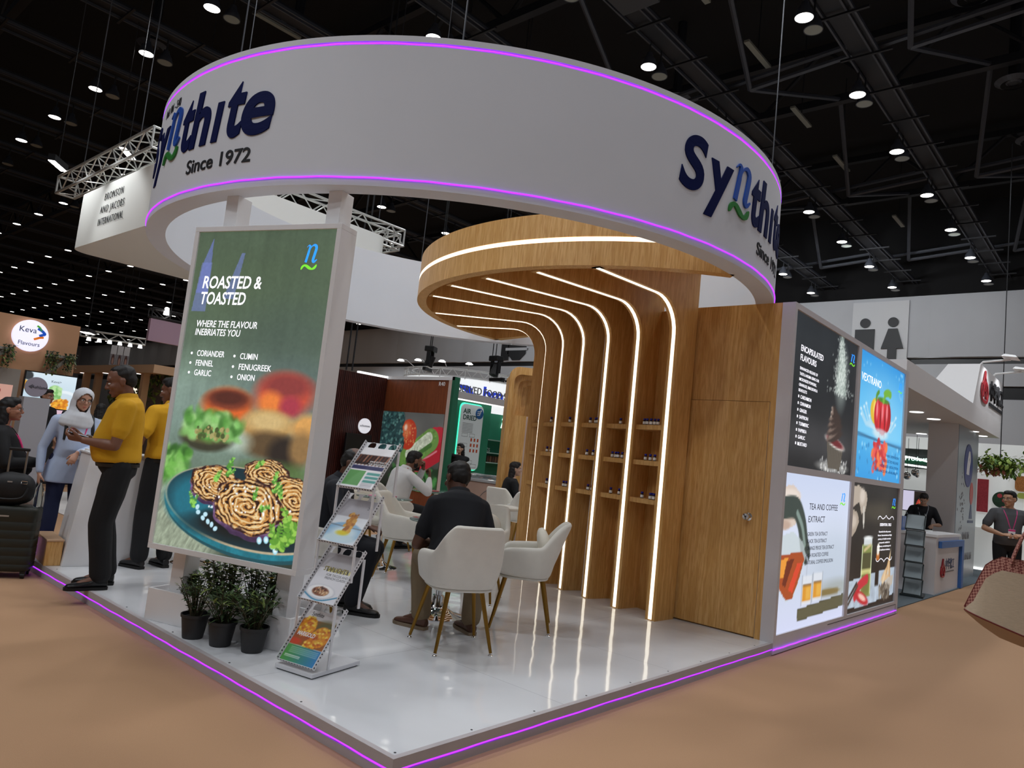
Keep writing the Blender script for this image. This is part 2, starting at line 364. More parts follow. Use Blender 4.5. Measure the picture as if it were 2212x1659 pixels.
# ================================================================ the stand: platform
def platform():
    t = thing('stand_platform', 'low glossy white tiled platform edged with violet light strips', 'platform', (0, 0, 0))
    m = bpy.data.materials.new('gloss_tile'); m.use_nodes = True; nt = m.node_tree; bs = nt.nodes['Principled BSDF']; L = nt.links.new
    g = nt.nodes.new('ShaderNodeNewGeometry'); br = nt.nodes.new('ShaderNodeTexBrick'); br.offset = 0; br.squash = 1
    br.inputs['Color1'].default_value = (*lin('d9dadd'), 1); br.inputs['Color2'].default_value = (*lin('d4d5d9'), 1); br.inputs['Mortar'].default_value = (*lin('b9babf'), 1)
    br.inputs['Scale'].default_value = 1; br.inputs['Mortar Size'].default_value = .0025; br.inputs['Brick Width'].default_value = 1.22; br.inputs['Row Height'].default_value = 1.22
    L(g.outputs['Position'], br.inputs['Vector']); L(br.outputs['Color'], bs.inputs['Base Color'])
    n = nt.nodes.new('ShaderNodeTexNoise'); n.inputs['Scale'].default_value = 2.6; n.inputs['Detail'].default_value = 2; L(g.outputs['Position'], n.inputs['Vector'])
    bp = nt.nodes.new('ShaderNodeBump'); bp.inputs['Strength'].default_value = .06; bp.inputs['Distance'].default_value = .05; L(n.outputs[0], bp.inputs['Height']); L(bp.outputs[0], bs.inputs['Normal'])
    bs.inputs['Roughness'].default_value = .06; bs.inputs['IOR'].default_value = 1.5
    MB().box(.02, 7.98, .02, 5.98, -.06, 0).build('deck', m, t)
    trim = mat('grey_edge_board', 'b3acae', .5, noise=.06, nscale=6)
    b = MB()
    for z0, z1, o in ((-.1, -.06, .004), (-.06, -.045, .012), (-.045, .001, 0)):
        b.rings([[(a, c, z) for z in (z0, z1)]+[(a+q*s1, c+q*s2, z) for z in (z1, z0)] for q in (.03,) for a, c, s1, s2 in ((o, o, 1, 1), (8-o, o, -1, 1), (8-o, 6-o, -1, -1), (o, 6-o, 1, -1))], False, True, None, True)
    b.build('edge_board', trim, t)
    for nm, a in (('long', [(.004, 5.95, -.0525), (.004, .004, -.0525)]), ('x', [(.004, .004, -.0525), (7.93, .004, -.0525)])):
        pts = [Vector(a[0]).lerp(Vector(a[1]), k/60) for k in range(61)]
        for k, p in enumerate(pts): p.z += .0016*math.sin(k*1.7)+.001*math.sin(k*.6)
        MB().tube(pts, .004, 6).build('light_strip', violet, t, True)
    # screws on the deck edge
    sc_ = MB().lathe([(.006, 0), (.006, .0012)], 8).mesh('screw'); sc_.materials.append(dark)
    for k in range(9):
        finish('screw', sc_, t).location = (.05, .05+k*.72, 0)
        if k: finish('screw', sc_, t).location = (.05+k*.47, .05, 0)
platform()
# ================================================================ ring fascia
def stroke(pts, wd, z0=0, z1=.01, M=None, b=None):
    b = b or MB(); P = [Vector((p[0], p[1])) for p in pts]; n = len(P); Lf = []; Rt = []
    for i, p in enumerate(P):
        d = (P[min(i+1, n-1)]-P[max(i-1, 0)]).normalized(); q = Vector((-d.y, d.x)); w = (wd[i] if isinstance(wd, (list, tuple)) else wd)/2
        Lf.append(p+q*w); Rt.append(p-q*w)
    rs = [[(a.x, a.y, z0), (c.x, c.y, z0), (c.x, c.y, z1), (a.x, a.y, z1)] for a, c in zip(Lf, Rt)]
    return b.rings(rs, True, True, M)
def spl(pts, k=6):
    P = [Vector(p) for p in pts]; out = []
    for i in range(len(P)-1):
        a, b_, c, d = P[max(i-1, 0)], P[i], P[i+1], P[min(i+2, len(P)-1)]
        for j in range(k):
            t = j/k; out.append(.5*((2*b_)+(c-a)*t+(2*a-5*b_+4*c-d)*t*t+(3*b_-a-3*c+d)*t**3))
    return out+[P[-1]]
def n_glyph(M, th=.01):
    """italic serif n in a unit box"""
    b = MB(); p = spl([(.1, .86), (.2, .95), (.33, .93), (.27, .6), (.12, 0)], 5); stroke(p, [.03]*6+[.08]*4+[.15]*5+[.17]*6, 0, th, M, b)
    p = spl([(.22, .5), (.42, .86), (.66, .98), (.84, .84), (.76, .45), (.68, .13), (.78, .03), (.98, .16)], 5)
    n = len(p); stroke(p, [.06+.13*min(1, max(0, (i/n-.18)*5))-.13*min(1, max(0, (i/n-.74)*5)) for i in range(n)], 0, th, M, b)
    return b
def tilde_glyph(M, th=.01):
    p = spl([(0, .15), (.08, .6), (.24, .85), (.42, .62), (.62, .3), (.8, .3), (.93, .6), (1, .95)], 5); n = len(p)
    return stroke(p, [.03+.24*math.sin(math.pi*min(1, i/(n-1)))**.7 for i in range(n)], 0, th, M)
def fitbox(me, x0, x1, y0, y1):
    co = np.empty(len(me.vertices)*3); me.vertices.foreach_get('co', co); co = co.reshape(-1, 3)
    for k, (a, c) in enumerate(((x0, x1), (y0, y1))):
        lo, hi = co[:, k].min(), co[:, k].max(); co[:, k] = a+(co[:, k]-lo)/(hi-lo)*(c-a)
    me.vertices.foreach_set('co', co.ravel()); return me
def densify(me, L=.12):
    bm = bmesh.new(); bm.from_mesh(me)
    for _ in range(3):
        e = [x for x in bm.edges if x.calc_length() > L]
        if not e: break
        bmesh.ops.subdivide_edges(bm, edges=e, cuts=1)
    bm.to_mesh(me); bm.free(); return me
CX, CY, RO, RI, RZ0, RZ1 = 3, 3, 3.0, 2.845, 2.9, 3.91
def ring():
    t = thing('ring_fascia', 'huge white ring fascia with violet light strips over the stand', 'ceiling ring', (0, 0, 0))
    n = 180; b = MB(); rs = []
    for r, z in ((RO, RZ0), (RO, 3.845), (RO-.012, 3.848), (RO-.012, 3.868), (RO, 3.87), (RO, RZ1), (RI, RZ1), (RI, RZ0)):
        rs.append([(CX+r*math.cos(2*math.pi*i/n), CY+r*math.sin(2*math.pi*i/n), z) for i in range(n)])
    b.rings(rs, False, True, None, True); b.build('shell', fascia, t, True, angle=30)
    for z, r in ((2.952, RO+.004), (3.857, RO-.004)):
        pts = [(CX+r*math.cos(2*math.pi*i/n), CY+r*math.sin(2*math.pi*i/n), z+.0015*math.sin(i*1.9)) for i in range(n)]
        MB().tube(pts, .0055, 6, loop=True).build('light_strip', violet, t, True)
    def wrap(me, deg, m, name, zb=3.27):
        densify(me); bend_cyl(me, CX, CY, RO+.001, R(deg), zb); me.materials.append(m)
        finish(name, me, t)
    for deg in (160.56, 253.1):
        for ch, x0, x1, y0, y1 in (('S', 0, .262, .012, .42), ('y', .268, .592, -.118, .312), ('t', .90, 1.075, 0, .395), ('h', 1.062, 1.315, 0, .425), ('\u0131', 1.36, 1.462, 0, .292), ('t', 1.512, 1.69, 0, .405), ('e', 1.672, 1.965, -.005, .302)):
            wrap(fitbox(text_mesh(ch, .5, .007, .028, shear=.14, res=10), x0, x1, y0, y1), deg, navy, 'lettering')
        wrap(n_glyph(T((.60, .10, 0), s=(.27, .29, 1)), .013).mesh('n'), deg, logoblue, 'logo_letter')
        wrap(tilde_glyph(T((.565, -.025, 0), s=(.285, .11, 1)), .013).mesh('t'), deg, logogreen, 'logo_wave')
        wrap(fitbox(text_mesh('Since 1972', .2, .004, .012, res=8), 1.075, 1.81, -.19, -.085), deg, blackpr, 'lettering')
    wrap(fitbox(text_mesh('Hall 101 - S40', .1, .002), .36, .76, .43, .5), 160.56, blackpr, 'lettering')
    # suspension chains
    for k, a in enumerate((188, 222, 300, 120, 60)):
        x, y = CX+2.92*math.cos(R(a)), CY+2.92*math.sin(R(a))
        MB().tube([(x, y, RZ1-.02), (x, y, 9.6)], .006, 5).build('chain', mat('chain_steel', '55565a', .4, .8), t)
ring()
# ================================================================ backlit totem with planter
def totem():
    a = R(-70.66); ux = Vector((math.cos(a), math.sin(a), 0)); fw = Vector((math.sin(a), -math.cos(a), 0))      # fw points to the aisle
    M = frame((.029, 2.595, 0), ux, -fw, (0, 0, 1))                 # local x along, y into the stand, z up; planter front at y=0
    t = thing('poster_totem', 'tall backlit poster cabinet on two white posts rising from a white planter trough', 'sign', (0, 0, 0))
    t.matrix_world = M
    b = MB(); b.box(0, 1.16, 0, .015, 0, .202).box(0, 1.16, .285, .30, 0, .202).box(0, .015, .015, .285, 0, .202).box(1.145, 1.16, .015, .285, 0, .202).box(.015, 1.145, .015, .285, .0, .12)
    b.build('planter_trough', white, t, bev=.002)
    for x in (.105, .965):
        MB().box(x, x+.105, .07, .20, .12, 2.9).build('post', white, t, bev=.002)
    # cabinet
    x0, x1, z0, z1, y0, y1 = -.011, 1.192, .463, 2.637, -.05, .115
    b = MB(); f = .035
    b.box(x0, x1, y0, y1, z0, z0+f).box(x0, x1, y0, y1, z1-f, z1).box(x0, x0+f, y0, y1, z0+f, z1-f).box(x1-f, x1, y0, y1, z0+f, z1-f).box(x0+f, x1-f, y0+.03, y1, z0+f, z1-f)
    b.build('cabinet', white, t, bev=.002)
    w, h = x1-x0-2*f, z1-z0-2*f
    p = poster_roast(w, h)
    p.build('backlit_picture', frame((x0+f, y0+.012, z0+f), (1, 0, 0), (0, 0, 1), (0, -1, 0)), paintmat('backlit_print', 1), t)
    P = lambda x, y: frame((x0+f+x*w, y0+.011, z0+f+(1-y)*h), (1, 0, 0), (0, 0, 1), (0, -1, 0))
    sp = dict(align='LEFT', ext=.0003, shear=.12)
    for s, x, y, sz, fit, bo in (('ROASTED &', .075, .185, .118, .50, .015), ('TOASTED', .075, .237, .118, .385, .015), ('WHERE THE FLAVOUR', .075, .311, .064, .515, .005), ('INEBRIATES YOU', .075, .338, .064, .385, .005)):
        lettering(s, sz, whitelt, P(x, y), t, fit=fit, bold=bo, **sp)
    for s, x, y, fit in (('CORIANDER', .115, .405, .235), ('FENNEL', .115, .436, .150), ('GARLIC', .115, .467, .145), ('CUMIN', .44, .407, .142), ('FENUGREEK', .44, .440, .262), ('ONION', .44, .472, .142)):
        lettering(s, .056, whitelt, P(x, y), t, fit=fit, bold=.003, **dict(sp, shear=0))
        MB().lathe([(.009, 0), (.009, .0005)], 10, P(x-.04, y-.008)).build('bullet', whitelt, t)
    n_glyph(P(.80, .102) @ T(s=(.098, .115, .05))).build('logo_letter', mat('lit_blue', '2080f0', .5, emit='2f98ff', es=1), t)
    tilde_glyph(P(.785, .128) @ T(s=(.115, .043, .05))).build('logo_wave', mat('lit_green', '60c030', .5, emit='76d833', es=1), t)
    return t
# ================================================================ painted pictures
def cabbage(p, cx, cy, rx, ry, seed, rot=0, purple=True):
    """a round slice of charred cabbage: ruffled leaf edges in cream and amber with char between"""
    a = R(rot); dx = p.x-cx; dy = p.y-cy; u = (dx*math.cos(a)+dy*math.sin(a))/rx; v = (-dx*math.sin(a)+dy*math.cos(a))/ry
    th = np.arctan2(v, u); rad = np.hypot(u, v); n = vnoise(u*3+9, v*3+9, 1.0, seed)-.5; n2 = vnoise(u*9+20, v*9+20, 1.0, seed+5)-.5; n3 = vnoise(th*3+30, rad*14+5, 1, seed+9)-.5
    edge = 1+.05*np.sin(th*5+seed)+.03*np.sin(th*11)+.12*n
    m = np.clip((edge-rad)/.03, 0, 1)
    if purple:
        mp = np.clip((edge-np.hypot(u, (v-.17)))/.03, 0, 1); p.mixm(mp, '6a4a74')
        st = np.clip(np.sin(th*22+n*9+rad*6)*.5+.2, 0, 1)*mp; p.mixm(st*.7, '9c82a8'); p.mixm(mp*np.clip((v-.75)*3, 0, .8), '33203e')
    ph = rad*38+th*1.0+n*11+np.sin(th*7+rad*9+seed)*.9*rad+n3*3
    s = np.sin(ph); c2 = np.sin(ph*2.1+n2*5)
    base = np.zeros_like(p.c); base[:] = p.rgb('c98d48'); f = lambda q: np.clip(q, 0, 1)[..., None]
    base = base*(1-f(s*.9+.2))+p.rgb('e2c088')*f(s*.9+.2); base = base*(1-.55*f(c2*.8+n2*2))+p.rgb('a8641f')*.55*f(c2*.8+n2*2)
    base = base*(1-f(s*2-1.4+n2))+p.rgb('f8e8bd')*f(s*2-1.4+n2)
    ch = f(-s*2.2-1.1+n2*3.4+n*1.6+.5*rad); base = base*(1-ch)+p.rgb('26130f')*ch
    rim = f((rad/edge-.86)*7+n2*2.5)*.92; base = base*(1-rim)+p.rgb('2e151a')*rim
    p.c = p.c*(1-m[..., None])+base*m[..., None]
def sprig(p, cx, cy, L, ang, seed, c1='5f9a3c', c2='9fce6a', n=9, wd=.16):
    g = np.random.RandomState(seed); a = R(ang); p.line([(cx, cy), (cx+L*math.cos(a), cy-L*math.sin(a))], L*.05, '4c7a30')
    for k in range(n):
        t = (k+1)/n
        for sg in (-1, 1):
            b = a+sg*R(g.uniform(25, 70)); l = L*g.uniform(.16, .3)*(1.15-t*.5); x, y = cx+L*t*math.cos(a), cy-L*t*math.sin(a)
            p.el(x+l*.6*math.cos(b), y-l*.6*math.sin(b), l*.6, l*wd*1.6, c1 if g.rand() < .5 else c2, rot=-math.degrees(b))
def blurbush(p, x0, y0, x1, y1, n, r, seed, cols=('3f7a2c', '6fae4a', '8cc46a', '2d5a22'), soft=.9):
    g = np.random.RandomState(seed)
    for k in range(n): p.el(g.uniform(x0, x1), g.uniform(y0, y1), r*g.uniform(.6, 1.4), r*g.uniform(.4, .9), cols[k % len(cols)], rot=g.uniform(0, 180), soft=soft, a=.75)
def poster_roast(w, h):
    p = Paint(w, h, 270); S = w
    p.vgrad([(0, '4c5c49'), (.2, '56684f'), (.35, '5c6e5c'), (.5, '7b8f84'), (.62, '7f958b'), (.8, '5f7060'), (1, '54614f')])
    p.noise(.10, 3, 3); p.noise(.06, 22, 9, st=.12)
    p.mixm(p.em(.80*w, .35*h, .35*w, .16*h, soft=1.2)*.5, '42504a')
    # window glare streaks in the printed blurred background
    p.poly([(.035*w, .2*h), (.13*w, .2*h), (.115*w, .02*h), (.06*w, .1*h)], '6a77b8', .75); p.poly([(.02*w, .26*h), (.13*w, .26*h), (.13*w, .1*h), (.05*w, .1*h)], '7480c4', .6)
    p.poly([(.25*w, .22*h), (.33*w, .22*h), (.37*w, .07*h), (.345*w, .07*h)], '6f7dbe', .65)
    # soft bowls and tomatoes behind
    p.el(.83*w, .52*h, .3*w, .1*h, '5d6e70', soft=.9, a=.6)
    p.el(.40*w, .555*h, .185*w, .055*h, 'd6642c', soft=.5); p.el(.40*w, .535*h, .165*w, .032*h, '7c3a28', soft=.5); p.el(.40*w, .53*h, .12*w, .02*h, '54281f', soft=.6)
    p.el(.33*w, .585*h, .07*w, .02*h, 'f08a4a', soft=.9, a=.7)
    p.el(.79*w, .505*h, .20*w, .065*h, 'c2503c', soft=.5); p.el(.80*w, .48*h, .16*w, .035*h, '8c3c3a', soft=.7); p.el(.70*w, .535*h, .08*w, .035*h, 'e8803c', soft=.8); p.el(.84*w, .54*h, .07*w, .03*h, 'a83a4a', soft=.8)
    p.el(.70*w, .605*h, .19*w, .05*h, 'b99258', soft=.45); p.el(.70*w, .59*h, .14*w, .028*h, 'cfb27a', soft=.8); p.el(.72*w, .66*h, .17*w, .04*h, '5d4a32', soft=.6)
    p.el(.85*w, .68*h, .12*w, .05*h, '2b2420', soft=.6); p.el(.97*w, .60*h, .1*w, .04*h, 'd8a05a', soft=.6); p.el(.95*w, .66*h, .08*w, .05*h, '8f6f46', soft=.7)
    p.el(.80*w, .735*h, .25*w, .03*h, '54703a', soft=.8, a=.8); p.el(.5*w, .66*h, .1*w, .03*h, 'c8d8c8', soft=1, a=.7)
    p.el(.28*w, .655*h, .20*w, .045*h, '3a3a2c', soft=.3); p.el(.28*w, .645*h, .18*w, .03*h, '62603c', soft=.5)
    p.c = p.c; blurbush(p, .10*w, .585*h, .52*w, .655*h, 75, .04*w, 4, ('5a9a42', '86c46c', '3f7230', 'a4d088'))
    p.speck(.2*w, .625*h, .44*w, .66*h, 60, .012*w, ['8c8850', '4a5a30', 'a8a068'], 5)
    blurbush(p, -.02*w, .70*h, .17*w, .80*h, 60, .04*w, 7, ('4c8a34', '6fb24e', '2f5f24', '92c870'), .7)
    # wooden table
    tm = np.clip((p.y-(.79*h))/(.04*h), 0, 1)*np.clip((.55*w-p.x)/(.1*w), 0, 1)
    tb = np.zeros_like(p.c); tb[:] = p.rgb('8f9a86'); tb *= (1+.5*(vnoise(p.x+p.y*.5, p.y*.4, 60, 3)-.5))[..., None]
    p.c = p.c*(1-tm[..., None])+tb*tm[..., None]
    p.mixm(np.clip((p.y-.93*h)/(.06*h), 0, 1)*np.clip((p.x-.35*w)/(.3*w), 0, 1)*.9, '2c342e')
    # plate
    cx, cy = .63*w, .855*h
    p.el(cx+.01*w, cy+.022*h, .60*w, .122*h, '174c56', rot=4); p.el(cx, cy+.012*h, .60*w, .122*h, '1d7484', rot=4); p.noise(.2, 30, 2, p.em(cx, cy+.012*h, .6*w, .122*h, 4)*1)
    p.el(cx, cy-.001*h, .60*w, .118*h, 'b9a98c', rot=4); p.el(cx, cy-.003*h, .585*w, .113*h, '12303a', rot=4)
    p.el(cx-.3*w, cy+.0*h, .27*w, .085*h, '1c6d80', rot=4, soft=.5); p.el(cx+.25*w, cy-.075*h, .25*w, .03*h, '2a7f96', soft=.5); p.el(cx, cy+.06*h, .4*w, .04*h, '0d1f24', soft=.6)
    cabbage(p, .74*w, .745*h, .16*w, .045*h, 21, 0, False); cabbage(p, .40*w, .795*h, .20*w, .058*h, 3, 6); cabbage(p, .95*w, .812*h, .21*w, .068*h, 12, 8)
    p.el(.62*w, .895*h, .27*w, .04*h, '0b1214', soft=.5); cabbage(p, .645*w, .845*h, .245*w, .083*h, 8, 6)
    p.speck(.2*w, .78*h, .95*w, .9*h, 90, .006*w, ['ffffff', 'f5efdc', 'e8f4ff'], 3, lambda x, y: abs((x-.62*w)/(.45*w))+abs((y-.83*h)/(.07*h)) < 1.1)
    for k, (x, y) in enumerate([(.30, .885), (.34, .90), (.38, .908), (.41, .915), (.29, .87), (.44, .925), (.355, .888)]): p.el(x*w, y*h, .016*w, .007*h, 'bfe6f4', rot=30*k)
    for x, y in ((.755, .937), (.80, .932), (.845, .945), (.87, .958)): p.el(x*w, y*h, .02*w, .009*h, 'a9dfee', rot=70); p.el(x*w, y*h, .01*w, .005*h, 'e6f8ff', rot=70)
    for k, (x, y, a) in enumerate([(.38, .79, 60), (.45, .765, 30), (.68, .83, 80), (.72, .85, 20), (.47, .75, 70), (.80, .80, 60), (.86, .815, 100), (.26, .865, 120), (.24, .875, 60), (.65, .735, 40), (.8, .775, 80)]): sprig(p, x*w, y*h, .075*w, a, k, '4f9036', '8ccf5c', 6, .25)
    for x, y, a in ((.87, .955, 80), (.88, .955, 40), (.93, .935, 95), (.88, .955, 115), (.96, .90, 120), (.93, .935, 60)): sprig(p, x*w, y*h, .13*w, a, int(x*100), '5f9a34', '93c652', 8, .22)
    p.noise(.05, 60, 8)
    return p
def poster_powder(w, h):
    p = Paint(w, h, 120); p.vgrad([(0, '23282c'), (.5, '1e2124'), (.8, '2a2a2b'), (1, '17181a')]); p.noise(.25, 2.5, 4)
    p.mixm(p.em(.5*w, .80*h, .6*w, .12*h, soft=1)*.35, '55555a')
    g = np.random.RandomState(3)
    p.poly([(.69*w, 0), (.75*w, 0), (.84*w, .42*h), (.66*w, .42*h)], '93a79c', .55); p.mixm(p.em(.75*w, .3*h, .09*w, .2*h, soft=1)*.6, 'cfdcd4')
    for k in range(500):
        y = g.rand()**.8*.44; x = .72+.03*math.copysign(abs(g.randn()), g.randn())*(1+y*5)*(.9)+.05*y; p.el(x*w, y*h, .004*w, .004*w, 'dfe8e2', a=.8)
    # dessert
    p.el(.68*w, .96*h, .25*w, .04*h, '8d8d8b', soft=.5); p.speck(.48*w, .9*h, .92*w, 1*h, 120, .006*w, ['e8e8e4', 'bbb'*2], 3)
    p.poly([(.56*w, .76*h), (.85*w, .80*h), (.80*w, .98*h), (.60*w, .97*h)], '4a443c')
    for k in range(9): p.line([((.58+.03*k)*w, (.79+.004*k)*h), ((.615+.022*k)*w, .965*h)], .01*w, '6d6558')
    p.el(.70*w, .785*h, .165*w, .036*h, 'd8d5cf', rot=8); p.el(.70*w, .78*h, .14*w, .028*h, '6a1a20', rot=8)
    for k, (x, y, r) in enumerate([(.69, .74, .13), (.685, .69, .125), (.68, .645, .11), (.672, .61, .085), (.665, .58, .05), (.66, .555, .02)]):
        p.el(x*w, y*h, r*w, .034*h, '3a2c26', rot=-14); p.el((x-.035)*w, (y-.008)*h, r*.7*w, .018*h, '7d6a60', rot=-20, soft=.6); p.el((x-.05)*w, (y-.012)*h, r*.3*w, .007*h, 'b7a89c', rot=-20, soft=.8)
    return p
def poster_pepper(w, h):
    p = Paint(w, h, 120); p.vgrad([(0, '2f95de'), (.35, '4fb4ee'), (.63, '6cc6f4'), (.68, '49aee8'), (1, '2d9be0')]); p.mixm(p.em(.55*w, .4*h, .5*w, .3*h, soft=1.1)*.35, 'b9e6fb')
    p.rect(0, .665*h, w, .68*h, '2b6f9e', .6); p.line([(0, .655*h), (.4*w, .67*h), (w, .69*h)], .012*w, '2a5f86', .8)
    for k in range(16):
        g = np.random.RandomState(k); a = g.uniform(-2.7, -.45); L = g.uniform(.2, .42); x0, y0 = .46+.14*math.cos(a), .58
        x1, y1 = x0+L*math.cos(a)*.9, y0+L*math.sin(a)*.55; p.line([(x0*w, y0*h), ((x0+x1)/2*w+.03*w*math.cos(a), (y0+y1)/2*h+.03*h), (x1*w, y1*h)], .018*w, 'bfe0f0', .7); p.el(x1*w, y1*h, .016*w, .01*h, 'd9f0fb')
    p.el(.50*w, .61*h, .16*w, .05*h, 'd6e8f0', soft=.5, a=.8)
    p.el(.37*w, .44*h, .11*w, .11*h, 'e2bc34'); p.el(.36*w, .42*h, .04*w, .07*h, 'f6de7a', soft=.7)
    for x, y, rx, ry, c in ((.62, .45, .095, .135, 'a8141e'), (.44, .46, .10, .14, 'c01c28'), (.53, .47, .11, .15, 'd42a34')): p.el(x*w, y*h, rx*w, ry*h, c)
    for x, y in ((.40, .42), (.52, .42), (.62, .41)): p.el(x*w, y*h, .022*w, .075*h, 'f08088', soft=.8); 
    p.el(.48*w, .5*h, .015*w, .1*h, '8c0e18', soft=.9); p.el(.58*w, .5*h, .015*w, .1*h, '8c0e18', soft=.9)
    p.el(.53*w, .325*h, .13*w, .022*h, '4f8a2e'); p.line(spl([(.53*w, .32*h), (.55*w, .27*h), (.62*w, .245*h), (.68*w, .25*h)], 4), .05*w, '74b23c'); p.line(spl([(.37*w, .34*h), (.38*w, .30*h), (.42*w, .27*h)], 4), .03*w, '5a9432')
    p.el(.50*w, .60*h, .14*w, .03*h, 'cfe4ee', soft=.6, a=.7)
    p.poly([(.37*w, .69*h), (.63*w, .69*h), (.66*w, .78*h), (.60*w, .82*h), (.62*w, .88*h), (.5*w, .92*h), (.44*w, .90*h), (.46*w, .84*h), (.36*w, .80*h)], 'd83a3c')
    p.speck(.36*w, .69*h, .66*w, .92*h, 50, .03*w, ['e85a50', 'c32830', 'f07a40'], 5); p.speck(0, .7*h, w, h, 40, .012*w, ['8fd2f5', '2f86c4'], 9); p.speck(0, .02*h, w, .3*h, 20, .012*w, ['7cc4f0'], 9)
    return p
def poster_tea(w, h):
    p = Paint(w, h, 130); p.vgrad([(0, 'c9d4ee'), (.35, 'd6def2'), (.7, 'ccd6e8'), (1, 'd2d8f4')]); p.mixm(p.em(.8*w, .6*h, .4*w, .25*h, soft=1)*.45, 'aebecb')
    p.mixm(p.em(.9*w, .78*h, .35*w, .06*h, soft=1)*.8, '9fa7a4')
    # hand and glass teapot
    p.poly([(0, .09*h), (.12*w, .07*h), (.22*w, .12*h), (.24*w, .2*h), (.18*w, .33*h), (.05*w, .36*h), (0, .34*h)], 'd8c8bc'); p.el(.1*w, .14*h, .12*w, .04*h, 'e6d9cf', soft=.6); p.el(.09*w, .27*h, .1*w, .03*h, 'c5ae9f', soft=.6); p.el(.04*w, .33*h, .08*w, .03*h, 'bfa595', soft=.5)
    p.line(spl([(.03*w, .22*h), (.18*w, .22*h), (.27*w, .32*h), (.32*w, .45*h), (.36*w, .52*h)], 6), .11*w, '37443f'); p.line(spl([(.2*w, .25*h), (.28*w, .34*h), (.33*w, .46*h)], 5), .03*w, '7f938c')
    p.poly([(0, .40*h), (.16*w, .37*h), (.30*w, .44*h), (.36*w, .53*h), (.30*w, .66*h), (.21*w, .80*h), (.12*w, .81*h), (.03*w, .74*h), (0, .70*h)], 'c4d0d2', .75)
    p.poly([(0, .52*h), (.30*w, .50*h), (.34*w, .55*h), (.28*w, .68*h), (.20*w, .80*h), (.12*w, .805*h), (.03*w, .73*h), (0, .69*h)], 'a64a20')
    p.poly([(.02*w, .55*h), (.12*w, .53*h), (.08*w, .66*h), (.02*w, .66*h)], 'f0a23c', .9); p.poly([(.24*w, .58*h), (.31*w, .57*h), (.2*w, .76*h), (.14*w, .74*h)], 'e0442c', .85); p.poly([(.10*w, .56*h), (.2*w, .54*h), (.1*w, .72*h), (.06*w, .7*h)], '5c2012', .8)
    p.line([(.36*w, .53*h), (.385*w, .56*h), (.385*w, .69*h)], .012*w, 'b4bccb')
    # glasses on the table edge
    p.el(.72*w, .80*h, .2*w, .022*h, '8a7c50', soft=.4); p.rect(.56*w, .785*h, .90*w, .825*h, '7d6c42', .8, .03*h)
    p.poly([(.28*w, .875*h), (w, .835*h), (w, .925*h), (.29*w, .955*h)], '4b4a36'); 
    for k in range(9): p.line([(.29*w, (.885+.0075*k)*h), (w, (.845+.0087*k)*h)], .006*w, '64624a', .7)
    for x, y in ((.33, .665), (.485, .655)):
        p.rect(x*w, y*h, (x+.145)*w, (y+.19)*h, 'dfe3ea', .8); p.rect((x+.012)*w, (y+.062)*h, (x+.133)*w, (y+.168)*h, 'd8952e'); p.rect((x+.06)*w, (y+.075)*h, (x+.125)*w, (y+.16)*h, 'e9bd5c', .6, .02*w); p.rect((x+.012)*w, (y+.058)*h, (x+.133)*w, (y+.068)*h, '6d4a22'); p.line([(x*w, y*h), (x*w, (y+.19)*h)], .008*w, '9aa2ae'); p.line([((x+.145)*w, y*h), ((x+.145)*w, (y+.19)*h)], .008*w, '9aa2ae')
    return p
